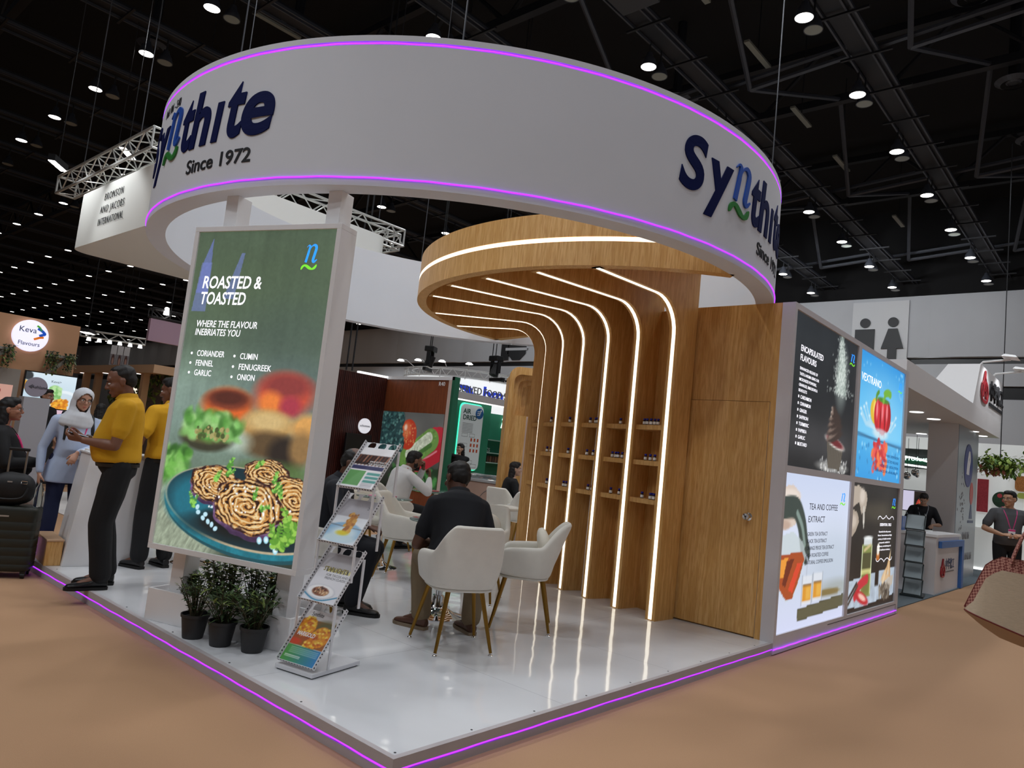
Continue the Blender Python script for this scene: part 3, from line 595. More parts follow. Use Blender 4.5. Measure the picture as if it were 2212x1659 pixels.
def poster_oil(w, h):
    p = Paint(w, h, 120); p.vgrad([(0, '1d1c1c'), (.2, '2a2722'), (.45, '22201e'), (1, '191817')]); p.noise(.3, 3, 3); p.mixm(p.em(.5*w, .22*h, .3*w, .08*h, soft=1)*.4, '6a6250')
    p.poly([(0, .76*h), (.45*w, .72*h), (w, .70*h), (w, .96*h), (.5*w, .985*h), (0, h)], 'aebccb'); p.noise(.12, 14, 3, np.clip((p.y-.72*h)*50, 0, 1)); p.poly([(0, .955*h), (.3*w, .975*h), (.6*w, .955*h), (w, .93*h), (w, h), (0, h)], '15110f')
    # hand from above
    p.poly([(0, .03*h), (.12*w, .02*h), (.28*w, .07*h), (.30*w, .13*h), (.27*w, .22*h), (.20*w, .24*h), (.14*w, .15*h), (0, .2*h)], 'b3a698'); p.poly([(0, .2*h), (.12*w, .23*h), (.16*w, .3*h), (.10*w, .38*h), (0, .44*h)], 'a89a8b'); p.el(.2*w, .1*h, .05*w, .06*h, 'd2c6ba', soft=.7); p.el(.05*w, .3*h, .06*w, .05*h, 'c7baac', soft=.7)
    p.line([(.24*w, .2*h), (.25*w, .30*h)], .035*w, 'c8c2b8'); p.line([(.25*w, .3*h), (.255*w, .345*h)], .014*w, 'e8e4da')
    # bottle
    p.rect(.25*w, .48*h, .46*w, .90*h, '7f8a48'); p.rect(.27*w, .55*h, .44*w, .70*h, '45442a', .9); p.rect(.25*w, .68*h, .46*w, .72*h, 'd8d68c', .9); p.rect(.29*w, .72*h, .42*w, .88*h, '6a6a34', .7, .04*w); p.rect(.28*w, .43*h, .45*w, .49*h, 'cfd6d8'); p.el(.365*w, .43*h, .085*w, .014*h, 'eef2f2')
    p.line([(.26*w, .5*h), (.26*w, .88*h)], .012*w, 'dfe6c8'); p.line([(.45*w, .5*h), (.45*w, .88*h)], .012*w, 'dfe6c8'); p.line([(.3*w, .53*h), (.42*w, .49*h)], .02*w, 'c8b888')
    # dropper
    p.rect(.55*w, .61*h, .63*w, .83*h, '1a1410'); p.rect(.555*w, .56*h, .625*w, .62*h, 'b86a28'); p.el(.59*w, .53*h, .03*w, .05*h, 'ece7dc')
    # ginger, herbs, chilli
    for k, (x, y, a) in enumerate([(.76, .74, 30), (.82, .70, 60), (.86, .66, 75), (.80, .78, 10), (.88, .74, 100), (.74, .80, 50)]): p.el(x*w, y*h, .085*w, .022*h, ['d4b48c', 'c89f6e', 'e2c8a2'][k % 3], rot=-a)
    p.poly([(.66*w, .88*h), (.9*w, .77*h), (.98*w, .76*h), (.96*w, .84*h), (.75*w, .94*h)], 'b9b0a4'); p.speck(.66*w, .84*h, .9*w, .94*h, 70, .018*w, ['3a352f', '5c5348', '8f877b'], 8)
    p.line(spl([(.16*w, .88*h), (.2*w, .82*h), (.3*w, .78*h), (.38*w, .76*h)], 5), .06*w, 'c02a38'); p.el(.28*w, .90*h, .15*w, .045*h, 'b8202c', rot=15); p.el(.30*w, .90*h, .08*w, .022*h, 'f0c0b0', rot=15, soft=.6); p.line([(.02*w, .9*h), (.18*w, .78*h)], .02*w, '2a2522'); p.line([(.04*w, .93*h), (.2*w, .8*h)], .02*w, '463f38')
    return p
def poster_veg(w, h):
    p = Paint(w, h, 150); p.vgrad([(0, '5e5e5c'), (.3, '6b6a66'), (.7, '474a44'), (1, '23281f')]); p.noise(.15, 2, 4)
    blurbush(p, .3*w, .72*h, 1.0*w, 1.0*h, 130, .06*w, 5, ('1f4a22', '2f6a30', '163218', '4a8a44'), .35)
    p.el(.95*w, .26*h, .10*w, .10*h, 'c02538'); p.line(spl([(.88*w, .24*h), (.92*w, .36*h), (1*w, .5*h)], 5), .12*w, 'c8283c')
    p.line(spl([(.62*w, .66*h), (.76*w, .62*h), (.95*w, .5*h), (1.05*w, .44*h)], 6), .18*w, 'b81a2c'); p.el(.68*w, .66*h, .13*w, .075*h, 'cc2438', rot=-20); p.line(spl([(.66*w, .6*h), (.8*w, .56*h), (.94*w, .47*h)], 6), .02*w, 'f0a0a8', .8)
    p.line([(.50*w, .60*h), (.83*w, .34*h)], .25*w, '6f9a48'); p.line([(.52*w, .54*h), (.80*w, .31*h)], .12*w, 'dfe3d2', .9); p.noise(.25, 26, 3, np.clip(p.em(.67*w, .45*h, .3*w, .14*h, -38), 0, 1)); p.line([(.5*w, .64*h), (.84*w, .40*h)], .05*w, '3c6a2c', .8)
    p.el(.47*w, .29*h, .135*w, .20*h, 'c23a1e'); p.el(.44*w, .24*h, .07*w, .11*h, 'e06a3c', soft=.7); p.el(.42*w, .2*h, .025*w, .04*h, 'ffd8c0', soft=.8); p.speck(.36*w, .15*h, .58*w, .45*h, 40, .008*w, ['e8a060'], 4, lambda x, y: abs(x-.47*w) < .1*w)
    g = np.random.RandomState(2)
    for (x, y, r) in ((.12, .10, .12), (.26, .10, .13), (.10, .25, .14), (.24, .28, .14), (.28, .42, .14), (.12, .45, .15), (.2, .55, .12), (.05, .6, .12)):
        p.el(x*w, y*h, r*w, r*w, '27474a')
        for k in range(60):
            a, q = g.uniform(0, 6.28), g.rand()**.5*r*.95; p.el((x*w+q*w*math.cos(a)), (y*h+q*w*math.sin(a)), .016*w, .014*w, ['3f6a68', '1d3538', '5f8a84'][k % 3])
    blurbush(p, .42*w, .74*h, .98*w, 1.0*h, 120, .035*w, 8, ('2a5e2c', '4f9a4a', '143016'), .3); p.el(.62*w, .80*h, .03*w, .04*h, 'b03040', soft=.5)
    return p
def poster_food(w, h):
    p = Paint(w, h, 70, 'cfe2ee'); p.vgrad([(0, 'd8e8f2'), (1, 'b9d2e2')]); p.el(.8*w, .9*h, .45*w, .5*h, 'e6f0f6'); p.el(.8*w, .9*h, .36*w, .42*h, 'cddde8')
    p.el(.72*w, .85*h, .16*w, .2*h, 'b06a28'); p.speck(.56*w, .62*h, .88*w, .95*h, 60, .03*w, ['e89a28', 'f2b840', 'd07a20'], 3); p.el(.60*w, .48*h, .14*w, .2*h, '9fcf8a'); p.speck(.5*w, .34*h, .72*w, .62*h, 30, .03*w, ['b9e0a2', '7cb86a'], 5)
    p.el(.04*w, .1*h, .1*w, .12*h, '33383c'); p.el(.0*w, .35*h, .08*w, .12*h, 'e0a030'); return p
def poster_face(w, h):
    p = Paint(w, h, 60, 'd9b7c8'); p.el(.55*w, .75*h, .30*w, .55*h, '8a3a2c'); p.el(.58*w, .9*h, .2*w, .42*h, 'e2a8a6'); p.el(.52*w, .5*h, .22*w, .2*h, '93402e'); p.line([(.5*w, .82*h), (.58*w, .83*h)], .03*w, '6a3030'); return p
def poster_sausage(w, h):
    p = Paint(w, h, 60, 'c9c4dc'); p.rect(.36*w, .0*h, w, h, '241d18'); p.el(.68*w, .55*h, .3*w, .42*h, '120f0e'); blurbush(p, .36*w, .6*h, w, h, 30, .05*w, 3, ('3a6a2c', '24401c'))
    for k in range(5): p.line(spl([((.45+.07*k)*w, .75*h), ((.52+.07*k)*w, .45*h), ((.66+.06*k)*w, .3*h)], 4), .075*w, ['a8382c', 'c0583c', '8f2c24'][k % 3])
    return p
def poster_faces(w, h):
    p = Paint(w, h, 40, '8d8a90'); p.rect(0, 0, w, .45*h, 'd9d9dc'); p.el(.5*w, .75*h, .28*w, .3*h, '5a3c34'); p.el(.52*w, .8*h, .18*w, .18*h, 'b98f80'); return p
def brochure_art(k, w, h):
    p = Paint(w, h, 60, 'eceaec')
    if k == 3:   # spice leaflet
        p.rect(0, .18*h, w, .42*h, '2a1512')
        for i in range(9): p.line([((.05+.11*i)*w, .2*h), ((.0+.11*i)*w, .42*h)], .05*w, ['7a4a34', '4f2a20', 'a0705a'][i % 3])
        p.rect(0, .36*h, w, .42*h, '1a1012', .7); p.rect(.0, .45*h, w, .54*h, '34365f'); p.rect(0, .57*h, .5*w, .93*h, '63a05c')
        for i in range(3): p.rect(.56*w, (.60+.09*i)*h, .96*w, (.66+.09*i)*h, '5aa29a')
        for i in range(5): p.rect(.56*w, (.86+.02*i)*h, .9*w, (.868+.02*i)*h, '9a9aa0')
    elif k == 2:  # plunging noodle splash
        p.rect(0, 0, w, .40*h, 'b3b1b8'); p.rect(0, .40*h, w, h, 'e9eef4'); p.el(.45*w, .75*h, .55*w, .22*h, '8fbfe2', soft=.15); p.el(.5*w, .76*h, .4*w, .14*h, 'd6ecf6', soft=.7); p.line([(0, .60*h), (.4*w, .62*h), (w, .64*h)], .03*w, '7d8fa0'); p.el(.45*w, .88*h, .5*w, .09*h, 'cfe6ee', soft=.5)
        p.speck(.40*w, .32*h, .62*w, .74*h, 60, .05*w, ['c8842a', 'a8641c', 'e0a84a'], 4); p.el(.46*w, .76*h, .17*w, .05*h, 'e6d21e', soft=.9)
    elif k == 1:  # plated dish
        p.rect(0, 0, w, .33*h, 'b5b2b6'); p.rect(0, .33*h, w, h, 'e4e4ea'); p.el(.42*w, .80*h, .42*w, .15*h, 'd2d4dc'); p.el(.42*w, .79*h, .38*w, .125*h, 'f6f6f8'); p.el(.42*w, .79*h, .24*w, .09*h, '8a5236')
        p.speck(.22*w, .71*h, .62*w, .86*h, 70, .03*w, ['d8a878', '6a3020', 'e8c8a0', '3a1c14'], 3, lambda x, y: abs((x-.42*w)/(.23*w))+abs((y-.79*h)/(.085*h)) < 1.2, .5); p.line(spl([(.0*w, .86*h), (.3*w, .95*h), (.6*w, .95*h), (.95*w, .84*h)], 6), .03*w, '2a86b0')
        for i, x in enumerate(np.linspace(.25, .9, 14)): p.line([(x*w, .325*h), ((x+.015)*w, .375*h)], .035*w, ['2a2a20', 'd8cc6a'][i % 2])
    else:        # marigold leaflet
        p.rect(0, .18*h, w, .68*h, '9a5a20'); p.el(.75*w, .28*h, .3*w, .12*h, '5c5a30', soft=.9)
        for x, y, r, sd in ((.22, .32, .25, 1), (.72, .45, .25, 2), (.55, .63, .17, 3)):
            p.el(x*w, y*h, r*w, r*w*.95, 'd8881c'); g = np.random.RandomState(sd)
            for i in range(70):
                a, q = g.uniform(0, 6.28), g.rand()**.5*r*.95; p.el(x*w+q*w*math.cos(a), y*h+q*w*math.sin(a), .035*w, .025*w, ['f0c02c', 'e08a18', 'f8d860', 'c05a14'][i % 4])
        p.rect(0, .44*h, .7*w, .56*h, 'b03a20', .45, .1*h); p.el(.1*w, .62*h, .2*w, .06*h, 'c8401c', soft=.6)
        q = np.clip(p.x/w, 0, 1)[..., None]; gr = p.rgb('4f9a40')*(1-q)+p.rgb('2f7ec2')*q; m = np.clip((p.y-.68*h)/p.px, 0, 1)[..., None]; p.c = p.c*(1-m)+gr*m
        for i in range(5): p.rect(.12*w, (.72+.025*i)*h, .92*w, (.729+.025*i)*h, 'e8f4ec', .6)
        for i in range(2): p.rect(.06*w, (.87+.025*i)*h, .5*w, (.882+.025*i)*h, 'ffffff', .8)
    return p
totem()
# ================================================================ wooden display wall with its round canopy
FEET = [(3.732, .977), (3.866, 1.439), (3.971, 1.858), (4.079, 2.247), (4.165, 2.59), (4.41, 3.03), (4.69, 3.42)]
RIMP = [(2.507, 1.064), (2.44, 1.646), (2.45, 2.264), (2.543, 2.83), (2.817, 3.40), (3.50, 4.10), (4.2, 4.44)]
SHELF_Z = (1.74, 1.405, 1.05); FD = .30; TOPZ = 3.27
oakdark = oak
def fin_axes(i):
    f = Vector(FEET[i]); d = (f-Vector(RIMP[i])); L = d.length; d /= L
    return f, d, L
def display_wall():
    t = thing('shelf_unit', 'oak shelf wall of seven lit fins curving up into a round canopy', 'shelf wall', (0, 0, 0))
    arc = [(-.32*(1-math.sin(a))-0, 2.58+.32*(1-math.cos(a))*1) for a in np.linspace(0, math.pi/2, 9)]
    arc = [(-.32+.32*math.cos(a), 2.58+.32*math.sin(a)) for a in np.linspace(0, math.pi/2, 9)]    # from (0,2.58) to (-.32,2.9)
    for i in range(7):
        f, d, L = fin_axes(i); L -= .02
        M = frame((f.x, f.y, 0), (d.x, d.y, 0), (0, 0, 1), (d.y, -d.x, 0))          # x: back into the wall, y: up, z: sideways
        prof = [(0, 0), (FD, 0), (FD, TOPZ), (-L, TOPZ), (-L, 2.9)]+arc[::-1]
        fin = MB().prism(prof, -.05, .05, M).build('fin', oakdark, t)
        path = [(0, .01), (0, 1.3)]+arc+[(-L*.6, 2.9), (-L+.04, 2.9)]
        rs = []
        for k, p in enumerate(path):
            q0 = Vector(path[max(k-1, 0)]); q1 = Vector(path[min(k+1, len(path)-1)]); tg = (q1-q0).normalized(); n = Vector((-tg.y, tg.x))*1   # points out of the face
            o = Vector(p)+n*.004; b_ = Vector(p)-n*.002
            rs.append([(b_.x, b_.y, -.019), (o.x, o.y, -.017), (o.x, o.y, .017), (b_.x, b_.y, .019)])
        MB().rings(rs, True, True, M).build('light_strip', warmled, fin)
    # back boards between the fins, shelves
    for i in range(6):
        f0, d0, _ = fin_axes(i); f1, d1, _ = fin_axes(i+1)
        b0 = f0+d0*(FD-.02); b1 = f1+d1*(FD-.02); c0 = f0+d0*(FD+.02); c1 = f1+d1*(FD+.02)
        top = 2.9 if i == 0 else TOPZ
        MB().prism([(b0.x, b0.y), (c0.x, c0.y), (c1.x, c1.y), (b1.x, b1.y)][::-1], 0, top).build('back_board', oakdark, t)
        for z in SHELF_Z:
            s0 = Vector((d0.y, -d0.x)); u = (f1-f0).normalized()
            a0 = f0+d0*.035+u*.045; a1 = f1+d1*.035-u*.045
            e0 = b0+u*.045; e1 = b1-u*.045
            MB().prism([(a0.x, a0.y), (a1.x, a1.y), (e1.x, e1.y), (e0.x, e0.y)], z-.045, z).build('shelf', oak, t)
    # round rim with light band
    cx, cy, ro, ri = 4.9, 2.0, 2.6, 2.5; a0, a1 = R(226.2), R(84); n = 90
    ang = [a0+(a1-a0)*k/n for k in range(n+1)]
    pr = [(ro, 2.9), (ro, 3.10), (ro-.012, 3.102), (ro-.012, 3.138), (ro, 3.14), (ro, 3.35), (ri, 3.35), (ri, 2.9)]
    MB().rings([[(cx+r*math.cos(a), cy+r*math.sin(a), z) for r, z in pr] for a in ang], True, True).build('canopy_rim', oak, t, True, angle=30)
    MB().rings([[(cx+r*math.cos(a), cy+r*math.sin(a), z) for r, z in ((ro-.011, 3.104), (ro+.001, 3.104), (ro+.001, 3.136), (ro-.011, 3.136))] for a in ang]).build('light_strip', warmled, t, True, angle=30)
    # soffit boards over the fins
    bk = [fin_axes(i)[0]+fin_axes(i)[1]*FD for i in range(7)]
    poly = [(cx+(ri+.02)*math.cos(a), cy+(ri+.02)*math.sin(a)) for a in ang]+[(5.35, 4.35)]+[(b.x, b.y) for b in bk[::-1]]+[(4.06, .6), (3.3, .3)]
    MB().prism(poly, TOPZ-.01, TOPZ+.02).build('canopy_soffit', oakdark, t)
    MB().prism([(5.1, 4.57), (5.2, 4.5), (bk[6].x+.08, bk[6].y), (bk[6].x, bk[6].y)], 2.9, TOPZ).build('canopy_end_board', oak, t)
    return t
display_wall()
# bottles ----------------------------------------------------------
def bottle_proto():
    t = thing('sample_bottle', 'x', 'bottle')
    MB().lathe([(.0135, 0), (.016, .002), (.016, .034), (.012, .040), (.0095, .043), (.0095, .047)], 14).build('bottle_body', mat('amber_glass', '2a1a10', .12, coat=.5), t, True)
    MB().lathe([(.0163, .007), (.0165, .008), (.0165, .031), (.0163, .032)], 14, caps=False).build('label', mat('bottle_label', 'f4f2ee', .6), t, True)
    MB().lathe([(.0122, .0445), (.013, .045), (.013, .058), (.012, .0605), (0.001, .061)], 14).build('cap', mat('blue_cap', '1c1c92', .35), t, True)
    return t
BOT = bottle_proto()
SPOTS = {(0, 0): [.70, .60, .50, .42, .33], (0, 1): [.476], (0, 2): [.62, .39, .26], (0, 3): [.52, .24], (0, 4): [.47, .255, .15], (0, 5): [.32],
         (1, 0): [.60, .44, .30, .22], (1, 1): [.66, .535, .42, .27], (1, 2): [.61, .385], (1, 3): [.42, .21], (1, 4): [.54, .33, .18],
         (2, 0): [.61, .42, .345, .235, .16], (2, 1): [.58, .32], (2, 2): [.40, .28], (2, 3): [.48, .37, .19], (2, 4): [.42, .25, .13], (2, 5): [.25, .12]}
ORD = ['first', 'second', 'third', 'fourth', 'fifth']; ROWN = ['top', 'middle', 'bottom']
BAYN = ['bay nearest the door', 'second bay from the door', 'third bay from the door', 'fourth bay from the door', 'fifth bay from the door', 'bay farthest from the door']
first = True
for (r, i), ts in SPOTS.items():
    f0, d0, _ = fin_axes(i); f1, d1, _ = fin_axes(i+1)
    for k, q in enumerate(ts):
        dep = .055+(.055 if (r, i, k) in ((2, 0, 1), (1, 0, 3), (2, 0, 4)) else 0)+.012*math.sin(k*5+i+r)
        p = (f0+d0*dep).lerp(f1+d1*dep, q)
        only = len(ts) == 1
        lab = f"{'only' if only else ORD[k]+' from left'} blue-capped bottle on {ROWN[r]} shelf, {BAYN[i]}"
        o = BOT if first else dup(BOT)
        first = False
        o.location = (p.x, p.y, SHELF_Z[r]); o.rotation_euler = (0, 0, k*1.3+r); o['label'] = lab; o['group'] = 'sample bottles on the oak shelves'
# ================================================================ store room: door wall and light box wall
def store_room():
    t = thing('store_room', 'oak store room front with a flush door beside the shelf wall', 'wall unit', (0, 0, 0))
    H = 2.9; X = 4.06; dy0, dy1, dz = .165, .925, 2.015
    b = MB(); b.box(X, X+.04, 0, dy0-.003, 0, H).box(X, X+.04, dy1+.003, .97, 0, H).box(X, X+.04, dy0-.003, dy1+.003, dz+.004, H).box(X+.03, X+.04, dy0-.003, dy1+.003, 0, dz+.004)
    b.build('wall_panel', oak, t)
    d = MB().box(X-.004, X+.028, dy0, dy1, .012, dz).build('door', oak, t)
    MB().box(X-.001, X+.03, dy0-.003, dy0, .012, dz).build('edge_gap', mat('alu_trim', '9a9a9a', .3, .8), t)
    k = MB(); Mk = frame((X-.004, .283, 1.007), (0, 1, 0), (0, 0, 1), (-1, 0, 0)); k.lathe([(.034, 0), (.034, .005), (.013, .010), (.012, .03), (.025, .036), (.031, .05), (.031, .06), (.026, .068), (.01, .069), (.009, .064), (.001, .064)], 24, Mk)
    k.build('door_knob', chrome, d, True)
    for z in (.22, 1.82): MB().cyl((X-.006, dy1+.004, z-.05), (X-.006, dy1+.004, z+.05), .006, n=8).build('hinge', mat('hinge_steel', '5a4028', .4, .6), d)
    # plain side and rear walls
    MB().box(4.11, 7.95, 1.96, 2.0, 0, H).build('rear_panel', white, t); MB().box(7.93, 7.97, .12, 2.0, 0, H).build('side_panel', white, t)
    return t
store_room()
frm = mat('grey_frame', 'd2ced1', .45, noise=.04, nscale=4)
def lightbox_wall():
    t = thing('light_box_front', 'white end wall framing four backlit posters', 'wall unit', (0, 0, 0))
    H = 2.9; xs = (4.055, 4.105, 5.89, 5.995, 7.825, 7.975); zs = (-.092, .058, 1.422, 1.482, 2.848, H)
    b = MB()
    for x0, x1 in ((xs[0], xs[1]), (xs[2], xs[3]), (xs[4], xs[5])): b.box(x0, x1, -.006, .11, zs[0], zs[5])
    for x0, x1 in ((xs[1], xs[2]), (xs[3], xs[4])):
        for z0, z1 in ((zs[0], zs[1]), (zs[2], zs[3]), (zs[4], zs[5])): b.box(x0, x1, -.006, .11, z0, z1)
        b.box(x0, x1, .03, .11, zs[1], zs[2]); b.box(x0, x1, .03, .11, zs[3], zs[4])
    b.build('frame', frm, t)
    pts = [(4.05+3.85*k/50, -.012, -.0525+.0016*math.sin(k*1.7)) for k in range(51)]
    MB().tube(pts, .005, 6).build('light_strip', violet, t, True)
    MB().box(5.4, 7.88, -.0075, -.005, .018, .024).build('panel_gap', dark, t); MB().box(7.875, 7.881, -.0075, -.005, -.09, .024).build('panel_gap', dark, t)
    return t
lightbox_wall()
LIT = paintmat('backlit_print', 1)
litn = mat('lit_blue', '2080f0', .5, emit='2f98ff', es=1); litg = mat('lit_green', '60c030', .5, emit='76d833', es=1); litdark = mat('print_navy_lit', '202030', .6, emit='20202c', es=.6); litblue2 = mat('print_blue_lit', '203060', .6, emit='1d3a6e', es=.8)
def poster(nm, lab, x0, x1, z0, z1, art, lines, nx, ny, npos=True):
    w, h = x1-x0, z1-z0
    t = thing('backlit_poster', lab, 'poster', (x0, .012, z0))
    art(w, h).build('backlit_picture', frame((0, 0, 0), (1, 0, 0), (0, 0, 1), (0, -1, 0)), LIT, t)
    P = lambda x, y: frame((x*w, -.001, (1-y)*h), (1, 0, 0), (0, 0, 1), (0, -1, 0))
    for s, x, y, cap, x1f, m, bo, al in lines:
        me = text_mesh(s, .1, .0003, bo, align='LEFT'); co = np.array([v.co for v in me.vertices])
        fitw = (x1f-x)*w; capw = cap*h
        fitbox(me, 0, fitw, co[:, 1].min()*capw/.07, co[:, 1].max()*capw/.07); me.transform(P(x, y)); me.materials.append(m); finish('lettering', me, t)
    n_glyph(P(nx, ny) @ T(s=(.075*w, .06*h, .05))).build('logo_letter', litn, t); tilde_glyph(P(nx-.01, ny+.032) @ T(s=(.085*w, .025*h, .05))).build('logo_wave', litg, t)
    return t
bl = lambda ls, x, y0, dy, cap, xr, m, bo=.01: [(s, x, y0+i*dy, cap, xr[i], m, bo, 0) for i, s in enumerate(ls)]
p1 = poster('p', 'dark backlit poster of a chocolate swirl in a cup under falling powder', 4.105, 5.89, 1.482, 2.848, poster_powder,
       [('ENCAPSULATED', .104, .245, .040, .43, whitelt, .012, 0), ('FLAVOURS', .104, .307, .040, .33, whitelt, .012, 0)] +
       bl(['ENHANCED RELEASE OF', 'TASTE & AROMA USING OUR', 'MICRONIZED POWDERS,', 'GRANULES, EMULSIONS &', 'BEADLETS'], .106, .368, .036, .019, [.36, .385, .35, .37, .22], whitelt) +
       bl(['CARDAMON', 'CINNAMON', 'GINGER', 'SAFFRON', 'TURMERIC', 'PAPRIKA', 'GARLIC', 'MUSTARD'], .137, .555, .0435, .023, [.29, .285, .235, .26, .275, .25, .235, .265], whitelt), .885, .145)
for k in range(8): MB().box(.105*1.785, .118*1.785, -.0012, -.0008, 1.366*(1-.552-.0435*k), 1.366*(1-.535-.0435*k)).build('bullet', whitelt, p1)
poster('p', 'bright blue backlit poster of a red pepper splashing into water', 5.995, 7.825, 1.482, 2.848, poster_pepper,
       [('VEXTRANO', .05, .235, .062, .46, whitelt, .004, 0)]+[(s, x, .79+.046*i, .022, x1, litblue2, .0, 0) for i, (s, x, x1) in enumerate([('FINER DISPERSION', .65, .955), ('COLLECTED RELEASE', .60, .955), ('INCREASED DISOLUTION', .52, .955), ('ENHANCED BIO-AVAILABILITY', .445, .955)])], .875, .165)
poster('p', 'pale backlit poster of a teapot pouring amber tea beside two glasses', 4.105, 5.89, .058, 1.422, poster_tea,
       [('TEA AND COFFEE', .362, .225, .042, .81, litdark, .0, 0), ('EXTRACT', .36, .31, .042, .61, litdark, .0, 0)] + bl(['GREEN TEA EXTRACT', 'BLACK TEA EXTRACT', 'ORANGE PEKOE TEA EXTRACT', 'HIGH ROASTED COFFEE', 'NATURAL COFFEE EMULSION'], .36, .402, .0475, .026, [.665, .66, .785, .70, .78], litdark, 0), .86, .155)
p4 = poster('p', 'dark backlit poster of a corked oil bottle, dropper, spices and red chilli', 5.995, 7.825, .058, 1.422, poster_oil,
       [('ESSENTIAL OILS', .60, .335, .023, .86, whitelt, .02, 0)]+[(s, x, .39+.0305*i, .014, x1, whitelt, .006, 0) for i, (s, x, x1) in enumerate([('Essential oils with precise', .585, .86), ('flavour characteristics and high', .565, .885), ('potency of volatile aromatic', .575, .87), ('compound, suitable for', .60, .85), ('perfumery, aromatherapy and', .57, .875), ('the healthcare industry.', .59, .86)])], .865, .155)
for y, sg in ((.275, 1), (.61, -1)):
    Mb = frame((.545*1.83, -.001, (1-y)*1.364), (1, 0, 0), (0, 0, sg), (0, -1, 0)); q = spl([(0, -.01), (.03, .02), (.1, .028), (.2, .0), (.3, .02), (.34, .04), (.38, .02), (.48, 0), (.58, .028), (.65, .02), (.68, -.01)], 4)
    stroke(q, .009, 0, .0004, Mb).build('flourish', whitelt, p4)
# ================================================================ furniture
def pillow(b, c, s, n=3.2, M=None, k=20, j=10):
    """soft superellipsoid cushion, half sizes s"""
    rs = []
    sp = lambda v, e: math.copysign(abs(v)**(2/e), v)
    for q in range(j+1):
        a = -math.pi/2+math.pi*(q+.08)/(j+.16); cz = sp(math.sin(a), 2.4); cr = abs(math.cos(a))**(2/2.4)
        rs.append([(c[0]+s[0]*cr*sp(math.cos(2*math.pi*i/k), n), c[1]+s[1]*cr*sp(math.sin(2*math.pi*i/k), n), c[2]+s[2]*cz) for i in range(k)])
    return b.rings(rs, True, True, M)
def tub_chair(label, loc, face, seat_pillow=False):
    t = thing('tub_chair', label, 'chair', loc, R(face-90), 'cream velvet tub chairs')
    nu, nv = 36, 9; outer = []; inner = []
    sg = lambda v, e: math.copysign(abs(v)**e, v)
    def pt(u, v, off):
        th = R(118)*u; a = abs(math.degrees(th)); arm = min(1, max(0, (a-36)/38)); arm = arm*arm*(3-2*arm)
        top = .825*(1-arm)+(.635-.03*max(0, (a-80)/38))*arm
        front = max(0, (a-90)/28)
        hx, hy = .258-off, .238-off
        x = hx*sg(math.sin(th), .62); y = -hy*sg(math.cos(th), .62)
        if a > 90: y = .215*front**.8*(1-off*1.5); x = math.copysign(hx*(1-.04*front**3), x)
        z0 = .405+.02*front; rr = .035; z = z0+(top-z0)*v
        k = .86+.14*min(1, (z-.40)/.16)**.7; x *= k; y *= k if y < 0 else 1
        y -= (.11*max(0, (z-.50)/.33)**1.2)*(1-arm)+.02*(1-front)*(v)*arm
        x *= 1-.10*(1-arm)*max(0, (z-.60)/.22)
        if front > .75: z -= (front-.75)*.20*(v**2)
        return (x, y, z)
    rs = []
    for i in range(nu+1):
        u = -1+2*i/nu; e = .038*(1 if abs(u) < .97 else .75)
        o = [pt(u, v, 0) for v in np.linspace(0, 1, nv)]; n_ = [pt(u, v, .045) for v in np.linspace(1, 0, nv)]
        m = tuple((a+c)/2 for a, c in zip(o[-1], n_[0])); m = (m[0], m[1], m[2]+.014)
        rs.append(o+[m]+n_)
    MB().rings(rs, True, True).build('backrest', velvet, t, True, angle=70, sub=1)
    b = MB(); pillow(b, (0, .0, .44), (.222, .212, .055), 4); b.build('seat', velvet, t, True, angle=180)
    b = MB(); pillow(b, (0, .0, .40), (.212, .198, .022), 4); b.build('seat_base', velvet, t, True, angle=180)
    if seat_pillow:
        b = MB(); pillow(b, (0, 0, 0), (.175, .05, .16), 3, T((.02, -.145, .62), .1, R(-16))); b.build('back_cushion', mat('cream_cushion', 'e6e0d2', .9, noise=.05, nscale=30), t, True, angle=180)
    for sx in (-1, 1):
        for sy, bx, by in ((-1, .19, -.235), (1, .235, .215)):
            p0 = (sx*(bx-.075), by*.62, .40); p1 = (sx*bx, by, .018)
            lg = MB().tube([p0, p1], [.0175, .0105], 12).build('leg', gold, t, True)
            MB().lathe([(.014, 0), (.016, .004), (.012, .009), (.005, .011), (.005, .022)], 14, T((p1[0], p1[1], 0))).build('foot', chrome, lg, True)
    return t
CH = [('cream tub chair with its back to the aisle, under the man in a black polo', (1.47, 1.17, 0), 64, 0),
      ('empty cream tub chair beside the shelf wall, cushion on its seat', (2.36, 1.34, 0), 128, 1),
      ('cream cushioned tub chair beyond the right shoulder of the man in a black polo', (2.78, 2.25, 0), 205, 1),
      ('cream tub chair half hidden beyond the near glass table, its low side towards the aisle', (2.72, 3.18, 0), 300, 0),
      ('cream tub chair with a square cushion at the middle glass table behind the leaflet rack', (3.02, 4.28, 0), 245, 1),
      ('cream tub chair under the man in the dark suit behind the leaflet rack', (1.25, 2.52, 0), -48, 0),
      ('cream tub chair under the man in the white shirt', (3.80, 4.80, 0), 0, 0),
      ('cream chair under the long-haired woman in black by the wooden portal', (6.30, 5.07, 0), 10, 0),
      ('cream chair with its back to us in front of the long-haired woman in black', (6.06, 4.47, 0), 48, 0)]
for a in CH: tub_chair(*a)
